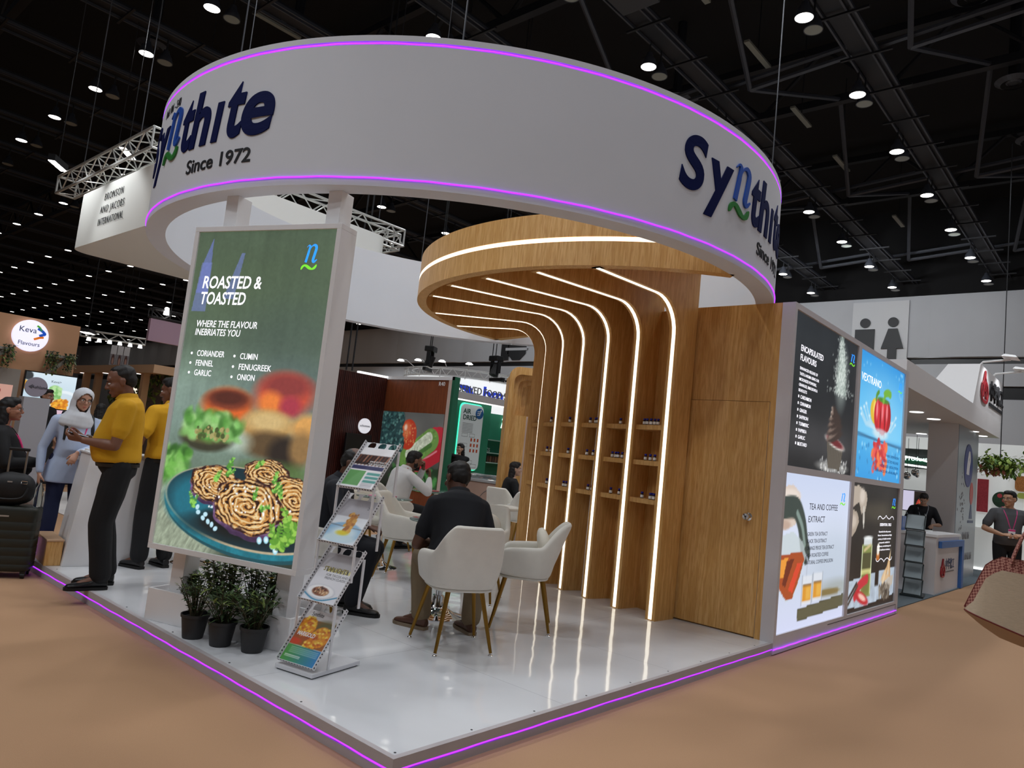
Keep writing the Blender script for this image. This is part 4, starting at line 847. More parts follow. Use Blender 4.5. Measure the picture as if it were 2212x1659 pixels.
def glass_table(label, loc, r=.30, h=.74):
    t = thing('glass_table', label, 'table', loc)
    MB().lathe([(r-.004, h-.012), (r, h-.008), (r, h-.003), (r-.004, h), (.001, h)], 48).build('table_top', mat('table_glass', 'cfe4de', .03, trans=.85, ior=1.45), t, True)
    MB().lathe([(.001, h-.03), (.10, h-.028), (.10, h-.014), (.001, h-.013)], 24).build('top_plate', chrome, t, True)
    MB().lathe([(.03, .16), (.03, h-.03)], 24).build('column', chrome, t, True)
    MB().lathe([(.001, 0), (.215, 0), (.215, .006), (.15, .022), (.085, .06), (.05, .11), (.045, .16), (.001, .16)], 40).build('base', chrome, t, True)
    return t
glass_table('round glass table on a chrome trumpet base before the man in a black polo', (1.99, 1.88, 0))
glass_table('round glass table with a pink paper behind the leaflet rack', (2.90, 3.80, 0))
glass_table('round glass table with a water bottle before the man in the white shirt', (4.70, 4.93, 0), .36)
def paper(name, label, cat, loc, rz, w, d, m, h=.003):
    o = MB().box(-w/2, w/2, -d/2, d/2, 0, h).build(name, m); o.location = loc; o.rotation_euler = (0, 0, rz); return tag(o, label, cat)
paper('folder', 'pink paper folder lying on the middle glass table', 'folder', (2.92, 3.86, .740), .5, .30, .21, mat('pink_paper', 'f08fb4', .6), .008)
paper('leaflet', 'red and white leaflet lying on the near glass table', 'leaflet', (1.90, 1.97, .740), .9, .2, .14, mat('red_paper', 'c08a80', .5))
paper('leaflet', 'white leaflet lying at the near glass table edge', 'leaflet', (1.93, 1.75, .740), .2, .2, .14, whitepr)
paper('notebook', 'small red notebook on the far glass table', 'notebook', (4.58, 4.86, .740), .2, .14, .10, mat('red_cover', 'b05050', .5), .012)
def water_bottle(label, loc):
    t = thing('water_bottle', label, 'bottle', loc)
    MB().lathe([(.026, 0), (.030, .004), (.030, .15), (.026, .165), (.012, .195), (.011, .21)], 18).build('bottle_body', glass, t, True)
    MB().lathe([(.0305, .06), (.0305, .11)], 18, caps=False).build('label', mat('bottle_blue', '3060b0', .5), t, True)
    MB().lathe([(.013, .205), (.013, .222), (.001, .222)], 14).build('cap', mat('cap_white', 'dfe6ee', .4), t, True)
    return t
water_bottle('clear water bottle with a blue label on the far glass table', (4.90, 4.78, .74))
# bar stool behind the totem
t = thing('bar_stool', 'chrome round base of a bar stool seen under the totem poster', 'stool', (1.20, 4.40, 0))
MB().lathe([(.001, 0), (.20, 0), (.20, .006), (.16, .016), (.06, .03), (.03, .06), (.001, .06)], 36).build('base', chrome, t, True)
MB().lathe([(.025, .05), (.025, .62)], 20).build('column', chrome, t, True)
b = MB(); pillow(b, (0, 0, .66), (.19, .19, .045), 2.6); b.build('seat', velvet, t, True, angle=180)
# gold round foot of something behind the last fin
t = thing('bar_stool', 'brass round stool foot on the floor behind the leftmost shelf fin', 'stool', (5.05, 3.95, 0))
MB().lathe([(.001, 0), (.20, 0), (.20, .008), (.05, .02), (.02, .04), (.001, .04)], 32).build('base', mat('brass', 'c49a3a', .2, 1), t, True)
MB().lathe([(.018, .03), (.018, .6)], 16).build('column', mat('brass', ''), t, True)
b = MB(); pillow(b, (0, 0, .64), (.18, .18, .04), 2.6); b.build('seat', velvet, t, True, angle=180)
# ================================================================ leaflet rack
def leaflet_rack():
    rz = math.atan2(.22, .976)
    t = thing('leaflet_rack', 'white zigzag leaflet rack with four sloping perforated trays', 'rack', (.262, 1.30, 0), rz)
    # local: x into the stand, y negative to the right; tray front at x = 0.1k, z = .045+.325k
    m = mat('white_powdercoat', 'dcdcdf', .35); W_ = .272
    b = MB(); b.box(-.05, .345, -W_-.004, .004, .006, .03); b.build('base', m, t, bev=.003)
    MB().box(-.04, .335, -W_+.006, -.006, 0, .006).build('base_pad', black, t)
    for k in range(4):
        x0, z0 = -.035+.103*k, .045+.322*k; dx, dz = .222, .288; L = math.hypot(dx, dz)
        M = frame((x0, -W_, z0), (0, 1, 0), (dx/L, 0, dz/L), (-dz/L, 0, dx/L)) if False else frame((x0, 0, z0), (0, -1, 0), (dx/L, 0, dz/L), (-dz/L, 0, dx/L))
        b = MB()                                                     # local: x across 0..W, y up the slope, z out of the tray
        b.box(0, W_, 0, L*.86, -.002, 0, M)
        # back plate with three finger holes: built of strips round octagon-like holes
        holes = [W_*(.2+.3*i) for i in range(3)]; hy, hr = L*.925, .030
        xs = sorted(set([0, W_]+[h-hr for h in holes]+[h+hr for h in holes]))
        for a, c in zip(xs, xs[1:]):
            hm = [h for h in holes if abs((a+c)/2-h) < hr*.9]
            if not hm: b.box(a, c, L*.86, L, -.002, 0, M)
            else:
                h = hm[0]; n = 12
                for q in range(n):
                    u0, u1 = -hr+2*hr*q/n, -hr+2*hr*(q+1)/n; e0, e1 = math.sqrt(max(0, hr*hr-u0*u0)), math.sqrt(max(0, hr*hr-u1*u1))
                    for s_ in (-1, 1):
                        edge = L if s_ > 0 else L*.86
                        p = [(h+u0, hy+s_*e0), (h+u1, hy+s_*e1), (h+u1, edge), (h+u0, edge)]
                        b.prism(p if s_ > 0 else p[::-1], -.002, 0, M)
        tray = b.build('tray', m, t)
        b = MB(); b.box(0, W_, 0, .002, -.002, .024, M); b.build('tray_lip', m, tray)
        for y_, sgn in ((0, 1), (W_, -1)):
            MB().box(y_-.001, y_+.001, 0, L, -.002, .024, M).build('tray_side', m, tray)
        # perforations shown as dark round inlays on lip and sides
        b = MB()
        for q in range(13): b.lathe([(.0055, 0), (.0055, .0006)], 8, M @ frame((W_*(q+.5)/13, -.0002, .012), (1, 0, 0), (0, 0, 1), (0, -1, 0)))
        for q in range(18):
            for xx, d in ((-.0012, -1), (W_+.0012, 1)): b.lathe([(.0048, 0), (.0048, .0006)], 8, M @ frame((xx, L*(q+.5)/18, .012), (0, 1, 0), (0, 0, 1), (d, 0, 0)))
            b.lathe([(.0048, 0), (.0048, .0006)], 8, M @ frame((.0012, L*(q+.5)/18, .012), (0, 0, 1), (0, 1, 0), (1, 0, 0)))
        b.build('perforation', mat('hole_dark', '26262a', .7), tray)
        for y_ in (.004, -W_-.004):                                   # upright bars between the tiers
            xx = x0+.103+.012; zb = z0-.02 if k else .03
            if k < 3: MB().box(x0+.098, x0+.114, y_-.004, y_+.004, (.03 if k == 0 else z0+.125), z0+.322+.01).build('upright', m, t)
            if k > 0: MB().box(x0+.20-.008, x0+.20+.008, y_-.004, y_+.004, z0-.03, z0+.25).build('upright', m, t)
        # leaflet in the tray
        br = thing('leaflet', ['leaflet with orange marigolds in the lowest tray of the rack', 'leaflet with a plate of fries in the second tray up of the rack',
                               'leaflet with golden noodles over blue water in the third tray up of the rack', 'leaflet with spice sticks and green boxes in the top tray of the rack'][k], 'leaflet', (0, 0, 0), 0, 'leaflets in the rack trays')
        Mw = T(t.location, rz)
        w, h = W_-.016, L*.87
        Ml = Mw @ M @ T((.008, .004, .003)); br.matrix_world = Ml
        MB().box(0, w, 0, h, -.002, 0).build('paper', whitepr, br)
        brochure_art(k, w, h).build('print', T((0, 0, .0004)), paintmat('print', 0, .3), br)
        Q = lambda x, y: T((x*w, (1-y)*h, .0008))
        if k == 0:
            lettering('Synthite', .034, blackpr, Q(.33, .105), br, fit=.35*w, ext=.0002); lettering('MARIGOLD', .034, whitepr, Q(.32, .50), br, fit=.50*w, bold=.02, ext=.0002)
        elif k == 1:
            lettering('FOR TACOS AND\nFRENCH CLASSIC', .021, greypr, Q(.95, .47), br, align='RIGHT', ext=.0002); lettering('STARLIGHTS', .04, mat('print_mustard', '8a7d2a', .5), Q(.5, .375), br, fit=.7*w, bold=.02, ext=.0002)
        elif k == 2: lettering('24', .028, greypr, Q(.82, .2), br, ext=.0002)
        else: lettering('SPICE EXTRACTS\nFOR SEASONING', .018, whitepr, Q(.96, .36), br, align='RIGHT', ext=.0003)
    return t
leaflet_rack()
# ================================================================ plants
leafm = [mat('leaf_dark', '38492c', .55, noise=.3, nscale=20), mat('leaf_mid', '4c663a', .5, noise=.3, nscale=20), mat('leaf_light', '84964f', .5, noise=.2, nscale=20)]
soil = mat('soil', '2a2018', .95); potm = mat('black_pot', '2a2a2c', .55); stemm = mat('plant_stem', '4c4630', .7)
def leaf(b, p, d, up, L, w, droop=.25):
    d = d.normalized(); s = d.cross(up)
    if s.length < 1e-3: s = Vector((1, 0, 0))
    s.normalize(); n = s.cross(d)
    a = p; m1 = p+d*L*.35-n*L*.0; m2 = p+d*L*.7-n*L*droop*.4; tip = p+d*L-n*L*droop
    b.add([a, m1+s*w-n*-.2*w, m1, m1-s*w+n*.2*w, m2+s*w*.75+n*.15*w, m2, m2-s*w*.75+n*.15*w, tip],
          [(0, 2, 1), (0, 3, 2), (1, 2, 5, 4), (2, 3, 6, 5), (4, 5, 7), (5, 6, 7)])
def foliage(root, H, spread, nst, nl, L, w, seed, flowers=0, z0=.0, up=.6):
    g = random.Random(seed); lv = MB(); st = MB(); fl = MB()
    for k in range(nst):
        az = g.uniform(0, 6.28); out = spread*g.uniform(.15, 1); h = H*g.uniform(.6, 1)
        base = Vector((math.cos(az)*out*.2, math.sin(az)*out*.2, z0)); top = Vector((math.cos(az)*out, math.sin(az)*out, z0+h))
        mid = (base+top)/2+Vector((-math.cos(az), -math.sin(az), 0))*out*.15+Vector((0, 0, h*.12))
        pts = [base*(1-s)**2+mid*2*s*(1-s)+top*s*s for s in np.linspace(0, 1, 6)]
        st.tube(pts, [.0032, .003, .0027, .0023, .002, .0014], 5)
        for q in range(nl):
            s = .12+.88*(q+g.random())/nl; p = base*(1-s)**2+mid*2*s*(1-s)+top*s*s; a2 = g.uniform(0, 6.28)
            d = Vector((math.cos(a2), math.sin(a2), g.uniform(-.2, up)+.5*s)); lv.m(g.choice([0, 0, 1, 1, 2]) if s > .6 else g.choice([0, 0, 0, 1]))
            leaf(lv, p, d, Vector((0, 0, 1)), L*g.uniform(.6, 1.15), w*g.uniform(.7, 1.15), g.uniform(.05, .4))
        if flowers and k < flowers:
            for q in range(7):
                a2 = q*.9; leaf(fl, top, Vector((math.cos(a2), math.sin(a2), .35)), Vector((0, 0, 1)), .03, .009, .1)
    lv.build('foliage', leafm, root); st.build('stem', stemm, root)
    if flowers: fl.build('flower', mat('yellow_petal', 'd8b21c', .5), root)
def potted(label, loc, H, spread, nst, nl, L, w, seed, r=.082, ph=.145, tilt=0):
    t = thing('potted_plant', label, 'plant', loc, 0, 'potted plants in front of the planter')
    MB().lathe([(.001, 0), (r*.72, 0), (r*.74, .004), (r*.97, ph-.018), (r*1.04, ph-.017), (r*1.05, ph), (r*.97, ph), (r*.93, ph-.02), (.001, ph-.025)], 28).build('pot', potm, t, True)
    MB().lathe([(.001, ph-.02), (r*.93, ph-.022)], 20, caps=False).build('soil', soil, t)
    foliage(t, H, spread, nst, nl, L, w, seed, z0=ph-.03)
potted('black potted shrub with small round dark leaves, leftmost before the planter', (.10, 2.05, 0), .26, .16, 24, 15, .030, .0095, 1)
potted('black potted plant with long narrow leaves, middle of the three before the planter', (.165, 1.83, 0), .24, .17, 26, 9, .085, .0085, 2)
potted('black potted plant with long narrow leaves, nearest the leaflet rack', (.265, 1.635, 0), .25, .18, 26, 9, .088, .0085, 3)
a = R(-70.66); UX = Vector((math.cos(a), math.sin(a), 0)); UY = Vector((-math.sin(a), math.cos(a), 0))
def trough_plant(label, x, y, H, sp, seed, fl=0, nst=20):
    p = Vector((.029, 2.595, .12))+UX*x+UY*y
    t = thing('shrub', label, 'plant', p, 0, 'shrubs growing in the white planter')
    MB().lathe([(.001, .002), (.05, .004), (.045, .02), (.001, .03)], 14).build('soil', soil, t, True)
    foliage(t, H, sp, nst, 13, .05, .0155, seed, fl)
trough_plant('low grey-green shrub in the planter beside the left post', .27, .14, .20, .08, 11, 0, 14)
trough_plant('shrub in the planter second from the left post', .42, .17, .33, .13, 12, 1)
trough_plant('tallest shrub in the middle of the planter', .57, .15, .40, .14, 13)
trough_plant('shrub in the planter right of the tallest one', .73, .17, .38, .14, 14)
trough_plant('shrub with yellow flowers in the planter by the right post', .89, .14, .35, .10, 15, 4)
# ================================================================ reception counter, plinth, luggage
t = thing('reception_counter', 'white tapered reception counter behind the men in yellow polos', 'counter', (.42, 4.62, 0), R(-7))
MB().rings([[(-.29, -.19, 0), (.36, -.19, 0), (.36, .21, 0), (-.29, .21, 0)], [(-.20, -.19, .95), (.36, -.19, .95), (.36, .21, .95), (-.20, .21, .95)]]).build('body', white, t, bev=.003)
MB().box(-.215, .375, -.2, .22, .95, .965).build('counter_top', white, t, bev=.002)
paper('brochure_stack', 'stack of white leaflets on the reception counter edge', 'leaflets', (.33, 4.62, .9652), .3, .21, .15, whitepr, .02)
t = thing('plinth', 'low oak box beside the reception counter', 'plinth', (.09, 4.72, 0), R(-7))
MB().box(-.07, .05, -.2, .3, 0, .20).build('box', oak, t, bev=.003); MB().box(-.075, .055, -.205, .305, .20, .215).build('box_top', mat('beige_top', 'c9a483', .6), t, bev=.003)
MB().tube([(-.085, .31, .01), (-.085, .31, .16)], .006, 6).build('light_strip', violet, t); MB().tube([(-.085, .31, .01), (.3, .33, .01)], .006, 6).build('light_strip', violet, t)
def suitcase():
    t = thing('suitcase', 'dark olive ribbed suitcase standing on the carpet at the platform edge', 'suitcase', (-.27, 4.72, FZ), R(-25))
    m = mat('olive_shell', '23251e', .45, bump=.05, bscale=80); w, d, z0, z1 = .235, .13, .055, .575
    b = MB(); rs = []
    def sec(z, k):
        n = 40; o = []
        for i in range(n):
            a_ = 2*math.pi*i/n; o.append((w*k*math.copysign(abs(math.cos(a_))**.28, math.cos(a_)), d*k*math.copysign(abs(math.sin(a_))**.28, math.sin(a_)), z))
        return o
    rs += [sec(z0, .9), sec(z0+.012, .975), sec(z0+.03, 1)]
    for k in range(6):
        zz = z0+.06+.068*k; rs += [sec(zz-.006, 1), sec(zz-.003, .988), sec(zz+.003, .988), sec(zz+.006, 1)]
    rs += [sec(z1-.03, 1), sec(z1-.012, .975), sec(z1, .9)]
    b.rings(rs); b.build('shell', m, t, True, angle=50)
    MB().cbox((.0, -d-.001, .5), (.07, .004, .012)).build('badge', mat('steel_badge', 'b8b8b8', .3, .8), t)
    for sx in (-1, 1):
        MB().box(sx*.06-.006, sx*.06+.006, .045, .062, z1, 1.02).build('handle_rod', mat('bronze_rod', '8d8272', .3, .8), t)
        for sy in (-1, 1):
            w_ = MB(); w_.cyl((sx*(w-.045)-.014, sy*(d-.035), .024), (sx*(w-.045)+.014, sy*(d-.035), .024), .024, n=20); w_.box(sx*(w-.045)-.02, sx*(w-.045)+.02, sy*(d-.035)-.018, sy*(d-.035)+.018, .03, .06); w_.build('wheel', black, t, True)
    MB().box(-.075, .075, .038, .068, 1.02, 1.045).build('handle_grip', black, t, bev=.006)
    s = thing('handbag', 'soft black bag sitting on top of the olive suitcase', 'bag', (-.27+.0, 4.72, FZ+z1), R(-25))
    bb = MB(); pillow(bb, (0, -.02, .135), (.17, .10, .138), 3.5); me = voxel(bb, .012, 3, .006, 30, 3); me.materials.append(mat('black_nylon', '0d0d0f', .6, bump=.1, bscale=150)); finish('body', me, s)
    MB().tube(spl([(-.13, -.11, .16), (-.10, -.13, .08), (0, -.135, .06), (.10, -.13, .08), (.13, -.11, .16)], 5), .008, 8).build('handle', mat('black_nylon', ''), s, True)
    for x in (-.1, .1):
        MB().tube([(x-.02, -.118, .21), (x+.02, -.118, .21), (x+.02, -.122, .19), (x-.02, -.122, .19)], .003, 6, loop=True).build('buckle', chrome, s)
    MB().cbox((0, -.122, .20), (.035, .003, .01)).build('badge', mat('steel_badge', ''), s)
    bottle = MB(); bottle.lathe([(.028, 0), (.032, .005), (.032, .15), (.012, .19), (.012, .2)], 16, T((.20, -.02, .0))); bottle.build('side_bottle', glass, s, True)
suitcase()
# ================================================================ people
def ik(a, c, l1, l2, hint):
    a = Vector(a); c = Vector(c); d = c-a; L = min(d.length, (l1+l2)*.999); n = d.normalized(); c = a+n*L
    x = (l1*l1-l2*l2+L*L)/(2*L); h = math.sqrt(max(0, l1*l1-x*x)); q = Vector(hint)-n*Vector(hint).dot(n)
    return a+n*x+q.normalized()*h, c
def hand(b, w, d, n, side, S=1, curl=(20, 25, 30, 36), thumb=30, spread=5):
    """palm and five separate fingers; d wrist->fingers, n out of the back of the hand, side=+1 thumb towards d x n"""
    d = Vector(d).normalized(); n = Vector(n); n = (n-d*n.dot(d)).normalized(); s = d.cross(n)*side; w = Vector(w)
    P = lambda x, y, z: w+d*x*S+s*y*S+n*z*S
    rs = []
    for x, hw, ht in ((-.012, .022, .017), (.01, .026, .016), (.035, .034, .0145), (.065, .039, .0125), (.086, .038, .010), (.094, .033, .007)):
        rs.append([P(x, hw*math.cos(2*math.pi*i/12)+.002, ht*math.sin(2*math.pi*i/12)) for i in range(12)])
    b.rings(rs)
    for k, (y, L, r) in enumerate(((.028, .072, .0085), (.009, .080, .0088), (-.010, .075, .0083), (-.027, .058, .0072))):
        sp_ = R((1.5-k)*spread); dd = (d*math.cos(sp_)+s*math.sin(sp_)).normalized(); p = P(.082-.006*abs(k-1), y, 0); ax = s; a = 0
        pts = [p-dd*.012*S, p]; c = curl[k]
        for f, part in ((.46, .8), (.31, 1.15), (.23, .8)):
            a += R(c*part); v = dd*math.cos(a)-n*math.sin(a); pts.append(pts[-1]+v*L*f*S)
        b.tube(pts+[pts[-1]+v*.004*S], [r*S*1.06, r*S*1.06, r*S*1.02, r*S*.94, r*S*.8, r*S*.4], 9)
    p = P(.018, .024, -.004); a = R(thumb); v1 = (d*math.cos(R(42))+s*math.sin(R(42))-n*.35).normalized(); v2 = (d*math.cos(a*.6)+s*math.sin(a*.6)-n*.5).normalized()
    p1 = p+v1*.038*S; p2 = p1+v2*.030*S; p3 = p2+(v2*.8+d*.3-n*.2).normalized()*.022*S
    b.tube([P(.004, .012, -.003), p, p1, p2, p3], [.014*S, .0145*S, .0112*S, .0098*S, .0055*S], 9)
def head_parts(b, C, f, u, S, sex, jaw=1, face=True):
    f = Vector(f).normalized(); u = (Vector(u)-f*Vector(u).dot(f)).normalized(); r = f.cross(u)
    M = frame(C, r*S, f*S, u*S)                                      # x right, y forward, z up
    e = lambda c, q, n=14: b.ell(c, q, M, n, 9)
    e((0, -.008, .030), (.074, .094, .085), 20); e((0, .022, -.030), (.063*jaw, .072, .082), 18); e((0, .040, -.078), (.044*jaw, .048, .036)); e((0, .076, -.098), (.021, .017, .015))
    e((0, .068, .030), (.055, .022, .030)); e((0, .080, .018), (.047, .014, .010))
    for s in (-1, 1): e((s*.036, .066, -.028), (.026, .026, .022)); e((s*.074, -.006, -.014), (.010, .020, .032)); e((s*.078, -.014, -.004), (.008, .017, .018))
    b.tube([M @ Vector(p) for p in ((0, .086, .016), (0, .098, -.006), (0, .111, -.030), (0, .100, -.041))], [.0085*S, .0095*S, .0135*S, .008*S], 9)
    for s in (-1, 1): e((s*.012, .095, -.035), (.009, .011, .008))
    e((0, .088, -.064), (.023, .012, .0065)); e((0, .086, -.074), (.020, .012, .0075))
    return M
EYE = lambda: (mat('eye_white', 'e6e0da', .25), mat('eye_dark', '17100c', .2))
def torso_rings(pel, chest, fw, rows, S):
    """rows: (t along pelvis->neck, half width, half depth, forward offset)"""
    pel = Vector(pel); chest = Vector(chest); ax = (chest-pel); out = []; n = 28
    for t, hw, hd, off in rows:
        c = pel+ax*t+fw*off; r = fw.cross(ax.normalized()).normalized()
        o = []
        for i in range(n):
            a = 2*math.pi*i/n; o.append(c+r*hw*math.copysign(abs(math.cos(a))**.8, math.cos(a))*S+fw*hd*math.copysign(abs(math.sin(a))**.9, math.sin(a))*S)
        out.append(o)
    return out
def person(label, loc, yaw, H=1.72, hip=(0, 0, .93), neck=(0, .0, 1.44), head=(0, .03, 1.58), look=(0, 1, 0), hup=(0, 0, 1), chestdir=None, hands=((-.2, .1, .9), (.2, .1, .9)), elbow=((-.6, -.6, -.3), (.6, -.6, -.3)),
           hdir=((0, .3, -1), (0, .3, -1)), hnorm=((-1, 0, 0), (1, 0, 0)), curl=((20, 25, 30, 36),)*2, feet=((-.11, 0, 0), (.11, 0, 0)), fdir=((-.15, 1, 0), (.15, 1, 0)), knee=((0, 1, .1), (0, 1, .1)),
           skin='8a5a3c', shirt='c8961c', sleeve=.6, pants='17181b', shoe='141416', sole=None, hair='short', hairc='15110f', belly=0, shw=.176, vox=.0075, tunic=0, collar=False, sex='m', beard=False, glasses=False, lanyard=None, badge=None, sock=None, belt=None, hem=.0, jaw=1, brows=True, sitting=False, jacket=None, loose=1, group=None, strap=None, fold=.0035, shirtname='shirt', watch=None):
    S = H/1.72; t = thing('person', label, 'person', loc, R(yaw-90), group)
    hip = Vector(hip); neck = Vector(neck); head = Vector(head); up = (neck-hip).normalized()
    fw = Vector(chestdir) if chestdir else Vector((0, 1, 0)); fw = (fw-up*fw.dot(up)).normalized(); rt = fw.cross(up).normalized()
    sm = mat('skin_'+skin, skin, .5, noise=.06, nscale=25); body = MB()
    sh = [neck-up*.088*S+rt*s*shw*S for s in (-1, 1)]
    l1, l2 = .295*S, .255*S; el = []; wr = []
    for k in (0, 1):
        e_, w_ = ik(sh[k], hands[k], l1, l2, elbow[k]); el.append(e_); wr.append(w_)
    hp = [hip+rt*s*.092*S-Vector((0, 0, .01)) for s in (-1, 1)]
    kn = []; an = []
    for k in (0, 1):
        k_, a_ = ik(hp[k], Vector(feet[k])+Vector((0, 0, .085*S)), .43*S, .41*S, knee[k]); kn.append(k_); an.append(a_)
    F = 1 if sex == 'm' else .9
    TR = [(-.17, .12, .085, 0), (-.08, .158, .115, 0), (.06, .162, .118+belly*.3, belly*.35), (.25, .150, .112+belly*.8, belly*.7), (.45, .152, .112+belly*.6, belly*.55), (.66, .168, .118+belly*.1, .005+belly*.1), (.82, .175, .108, 0), (.92, .15, .085, -.01), (.985, .085, .065, -.008), (1.03, .055, .055, -.004)]
    body.rings(torso_rings(hip, neck, fw, [(a, b_*F*.94, c*.94, d) for a, b_, c, d in TR], S))
    body.limb(neck-up*.05*S, head-Vector(look)*.02*S-Vector(hup)*.04*S, [(0, .058*S*F), (.5, .053*S*F), (1, .055*S*F)], 16)
    for k in (0, 1):
        body.limb(neck-up*.05*S, sh[k], [(0, .052*S), (1, .052*S*F)]); body.limb(sh[k], el[k], [(0, .054*S*F), (.45, .049*S*F), (1, .037*S*F)]); body.limb(el[k], wr[k], [(0, .037*S*F), (.3, .041*S*F), (.75, .030*S*F), (1, .025*S*F)])
        hand(body, wr[k]+Vector(hdir[k]).normalized()*.012*S, hdir[k], hnorm[k], 1 if k == 0 else -1, S*F*1.02, curl[k])
        body.limb(hp[k], kn[k], [(0, .080*S), (.5, .072*S), (1, .053*S)]); body.limb(kn[k], an[k], [(0, .052*S), (.3, .056*S), (1, .035*S)]); body.limb(an[k], an[k]+Vector(fdir[k]).normalized()*.13*S-Vector((0, 0, .045*S)), [(0, .035*S), (1, .026*S)])
    HM = head_parts(body, head, look, hup, S*(1 if sex == 'm' else .96), sex, jaw)
    me = voxel(body, vox*.75, 3); me.materials.append(sm); bo = finish('body', me, t)
    # eyes, brows
    ew, ed = EYE(); hm = mat('hair_'+hairc, hairc, .6, noise=.35, nscale=160, stretch=(1, 1, .3), bump=.2, bscale=220)
    for s in (-1, 1):
        e_ = MB(); e_.ell((s*.031, .0815, -.003), (.0135, .010, .0085), HM, 12, 8); eo = e_.build('eye', ew, bo, True)
        e_ = MB(); e_.ell((s*.031, .0885, -.003), (.006, .004, .006), HM, 10, 6); e_.build('iris', ed, eo, True)
        if brows:
            MB().tube([HM @ Vector(p) for p in ((s*.014, .0935, .015), (s*.030, .0935, .0195), (s*.048, .082, .015))], [.0028*S, .0036*S, .002*S], 6).build('eyebrow', hm, bo, True)
    li = MB(); li.ell((0, .093, -.0645), (.019, .0085, .0045), HM, 12, 6); li.ell((0, .091, -.0735), (.017, .0085, .0055), HM, 12, 6); li.build('lips', mat('lips_'+skin, tuple(np.clip(np.array([int(skin[i:i+2], 16)/255 for i in (0, 2, 4)])*np.array([1.02, .74, .74]), 0, 1)), .45), bo, True)
    # hair
    hb = MB(); E = lambda c, q: hb.ell(c, q, HM, 20, 12)
    if hair == 'short': E((0, -.018, .046), (.081, .092, .078)); E((0, -.05, .005), (.074, .062, .070)); E((0, .03, .085), (.064, .055, .040))
    elif hair == 'receding': E((0, -.032, .044), (.081, .086, .078)); E((0, -.055, .0), (.074, .060, .070)); E((0, .0, .088), (.058, .055, .032))
    elif hair == 'thin': E((0, -.024, .030), (.0795, .082, .076)); E((0, -.05, .0), (.074, .060, .066))
    elif hair == 'long':
        E((0, -.014, .046), (.084, .094, .079)); E((0, .03, .082), (.066, .058, .042))
        hb.rings([[HM @ Vector((q[1]*math.cos(a), q[2]+q[3]*math.sin(a), q[0])) for a in np.linspace(0, 2*math.pi, 20, False)] for q in ((.06, .07, -.02, .07), (.0, .088, -.035, .066), (-.07, .092, -.045, .060), (-.15, .098, -.055, .052), (-.23, .10, -.062, .042), (-.29, .085, -.066, .030), (-.31, .05, -.066, .018))])
    elif hair == 'tied': E((0, -.014, .042), (.0815, .093, .078)); E((0, .02, .078), (.066, .060, .038)); E((0, -.06, -.03), (.06, .05, .07)); hb.rings([[HM @ Vector((q[1]*math.cos(a), q[2]+q[1]*.7*math.sin(a), q[0])) for a in np.linspace(0, 2*math.pi, 14, False)] for q in ((0, .045, -.085), (-.08, .05, -.10), (-.16, .045, -.10), (-.24, .03, -.095), (-.27, .012, -.09))])
    if hair != 'hijab' and hb.v:
        hme = voxel(hb, .0055*S, 2, .0022, 130, 4); hme.materials.append(hm); finish('hair', hme, bo)
    if beard:
        q = MB(); q.ell((0, .052, -.088), (.047, .044, .034), HM, 18, 10); q.ell((0, .078, -.100), (.026, .020, .018), HM, 14, 8)
        for s in (-1, 1): q.ell((s*.054, .012, -.055), (.013, .030, .042), HM, 12, 8)
        q.tube([HM @ Vector(p) for p in ((-.024, .088, -.060), (0, .0985, -.053), (.024, .088, -.060))], .0045*S, 7)
        bme = voxel(q, .005, 2, .001, 140, 2); bme.materials.append(mat('beard_'+hairc, hairc, .7)); finish('beard', bme, bo)
    if glasses:
        g_ = MB()
        for s in (-1, 1):
            g_.tube([HM @ Vector((s*.034+.025*math.cos(a), .103-.008*abs(math.cos(a)), -.006+.020*math.sin(a))) for a in np.linspace(0, 2*math.pi, 20, False)], .0016, 6, loop=True); g_.tube([HM @ Vector(p) for p in ((s*.058, .096, -.002), (s*.076, .04, .0), (s*.08, -.01, -.002))], .0017, 6)
        g_.tube([HM @ Vector((-.010, .104, .0)), HM @ Vector((0, .107, .003)), HM @ Vector((.010, .104, .0))], .0016, 6); g_.build('glasses', mat('spectacle_frame', '3a2c28', .3), bo, True)
    if hair == 'hijab':
        q = MB(); q.ell((0, -.012, .030), (.093, .108, .096), HM, 22, 12)
        rr = lambda z, w_, y0, d_: [HM @ Vector((w_*math.cos(a), y0+d_*math.sin(a), z)) for a in np.linspace(0, 2*math.pi, 24, False)]
        q.rings([rr(.05, .082, -.022, .08), rr(-.03, .090, -.022, .082), rr(-.09, .092, -.022, .080), rr(-.13, .098, -.008, .090), rr(-.17, .125, .0, .118), rr(-.22, .165, -.005, .135), rr(-.27, .17, 0, .135), rr(-.30, .14, .0, .10)])
        hme = voxel(q, .007, 2, .003, 45, 5)
        # open the cloth over the face
        bm = bmesh.new(); bm.from_mesh(hme); inv = HM.inverted(); kill = []
        for v in bm.verts:
            p = inv @ v.co
            if p.y > .005 and (p.x/.067)**2+((p.z+.030)/.098)**2 < 1: kill.append(v)
        bmesh.ops.delete(bm, geom=kill, context='VERTS'); bm.to_mesh(hme); bm.free()
        hme.materials.append(mat('headscarf', 'cfd2d8', .85, noise=.06, nscale=12)); o = finish('headscarf', hme, bo); sd = o.modifiers.new('thick', 'SOLIDIFY'); sd.thickness = .006; sd.offset = 1
    # clothes
    sw = MB(); g = 1.13
    rows = [(a, b_*F*g, c*g+.004, d) for a, b_, c, d in TR[1:-1]]; rows[0] = ((.03 if belt else -.07), rows[0][1]*1.03, rows[0][2]+.006+(belly*.3 if belt else 0), belly*.35 if belt else 0)
    if belt: rows[1] = (.08, rows[1][1]*1.03, rows[1][2]+.012, belly*.45); rows.append((1.0, .070, .066, -.006))
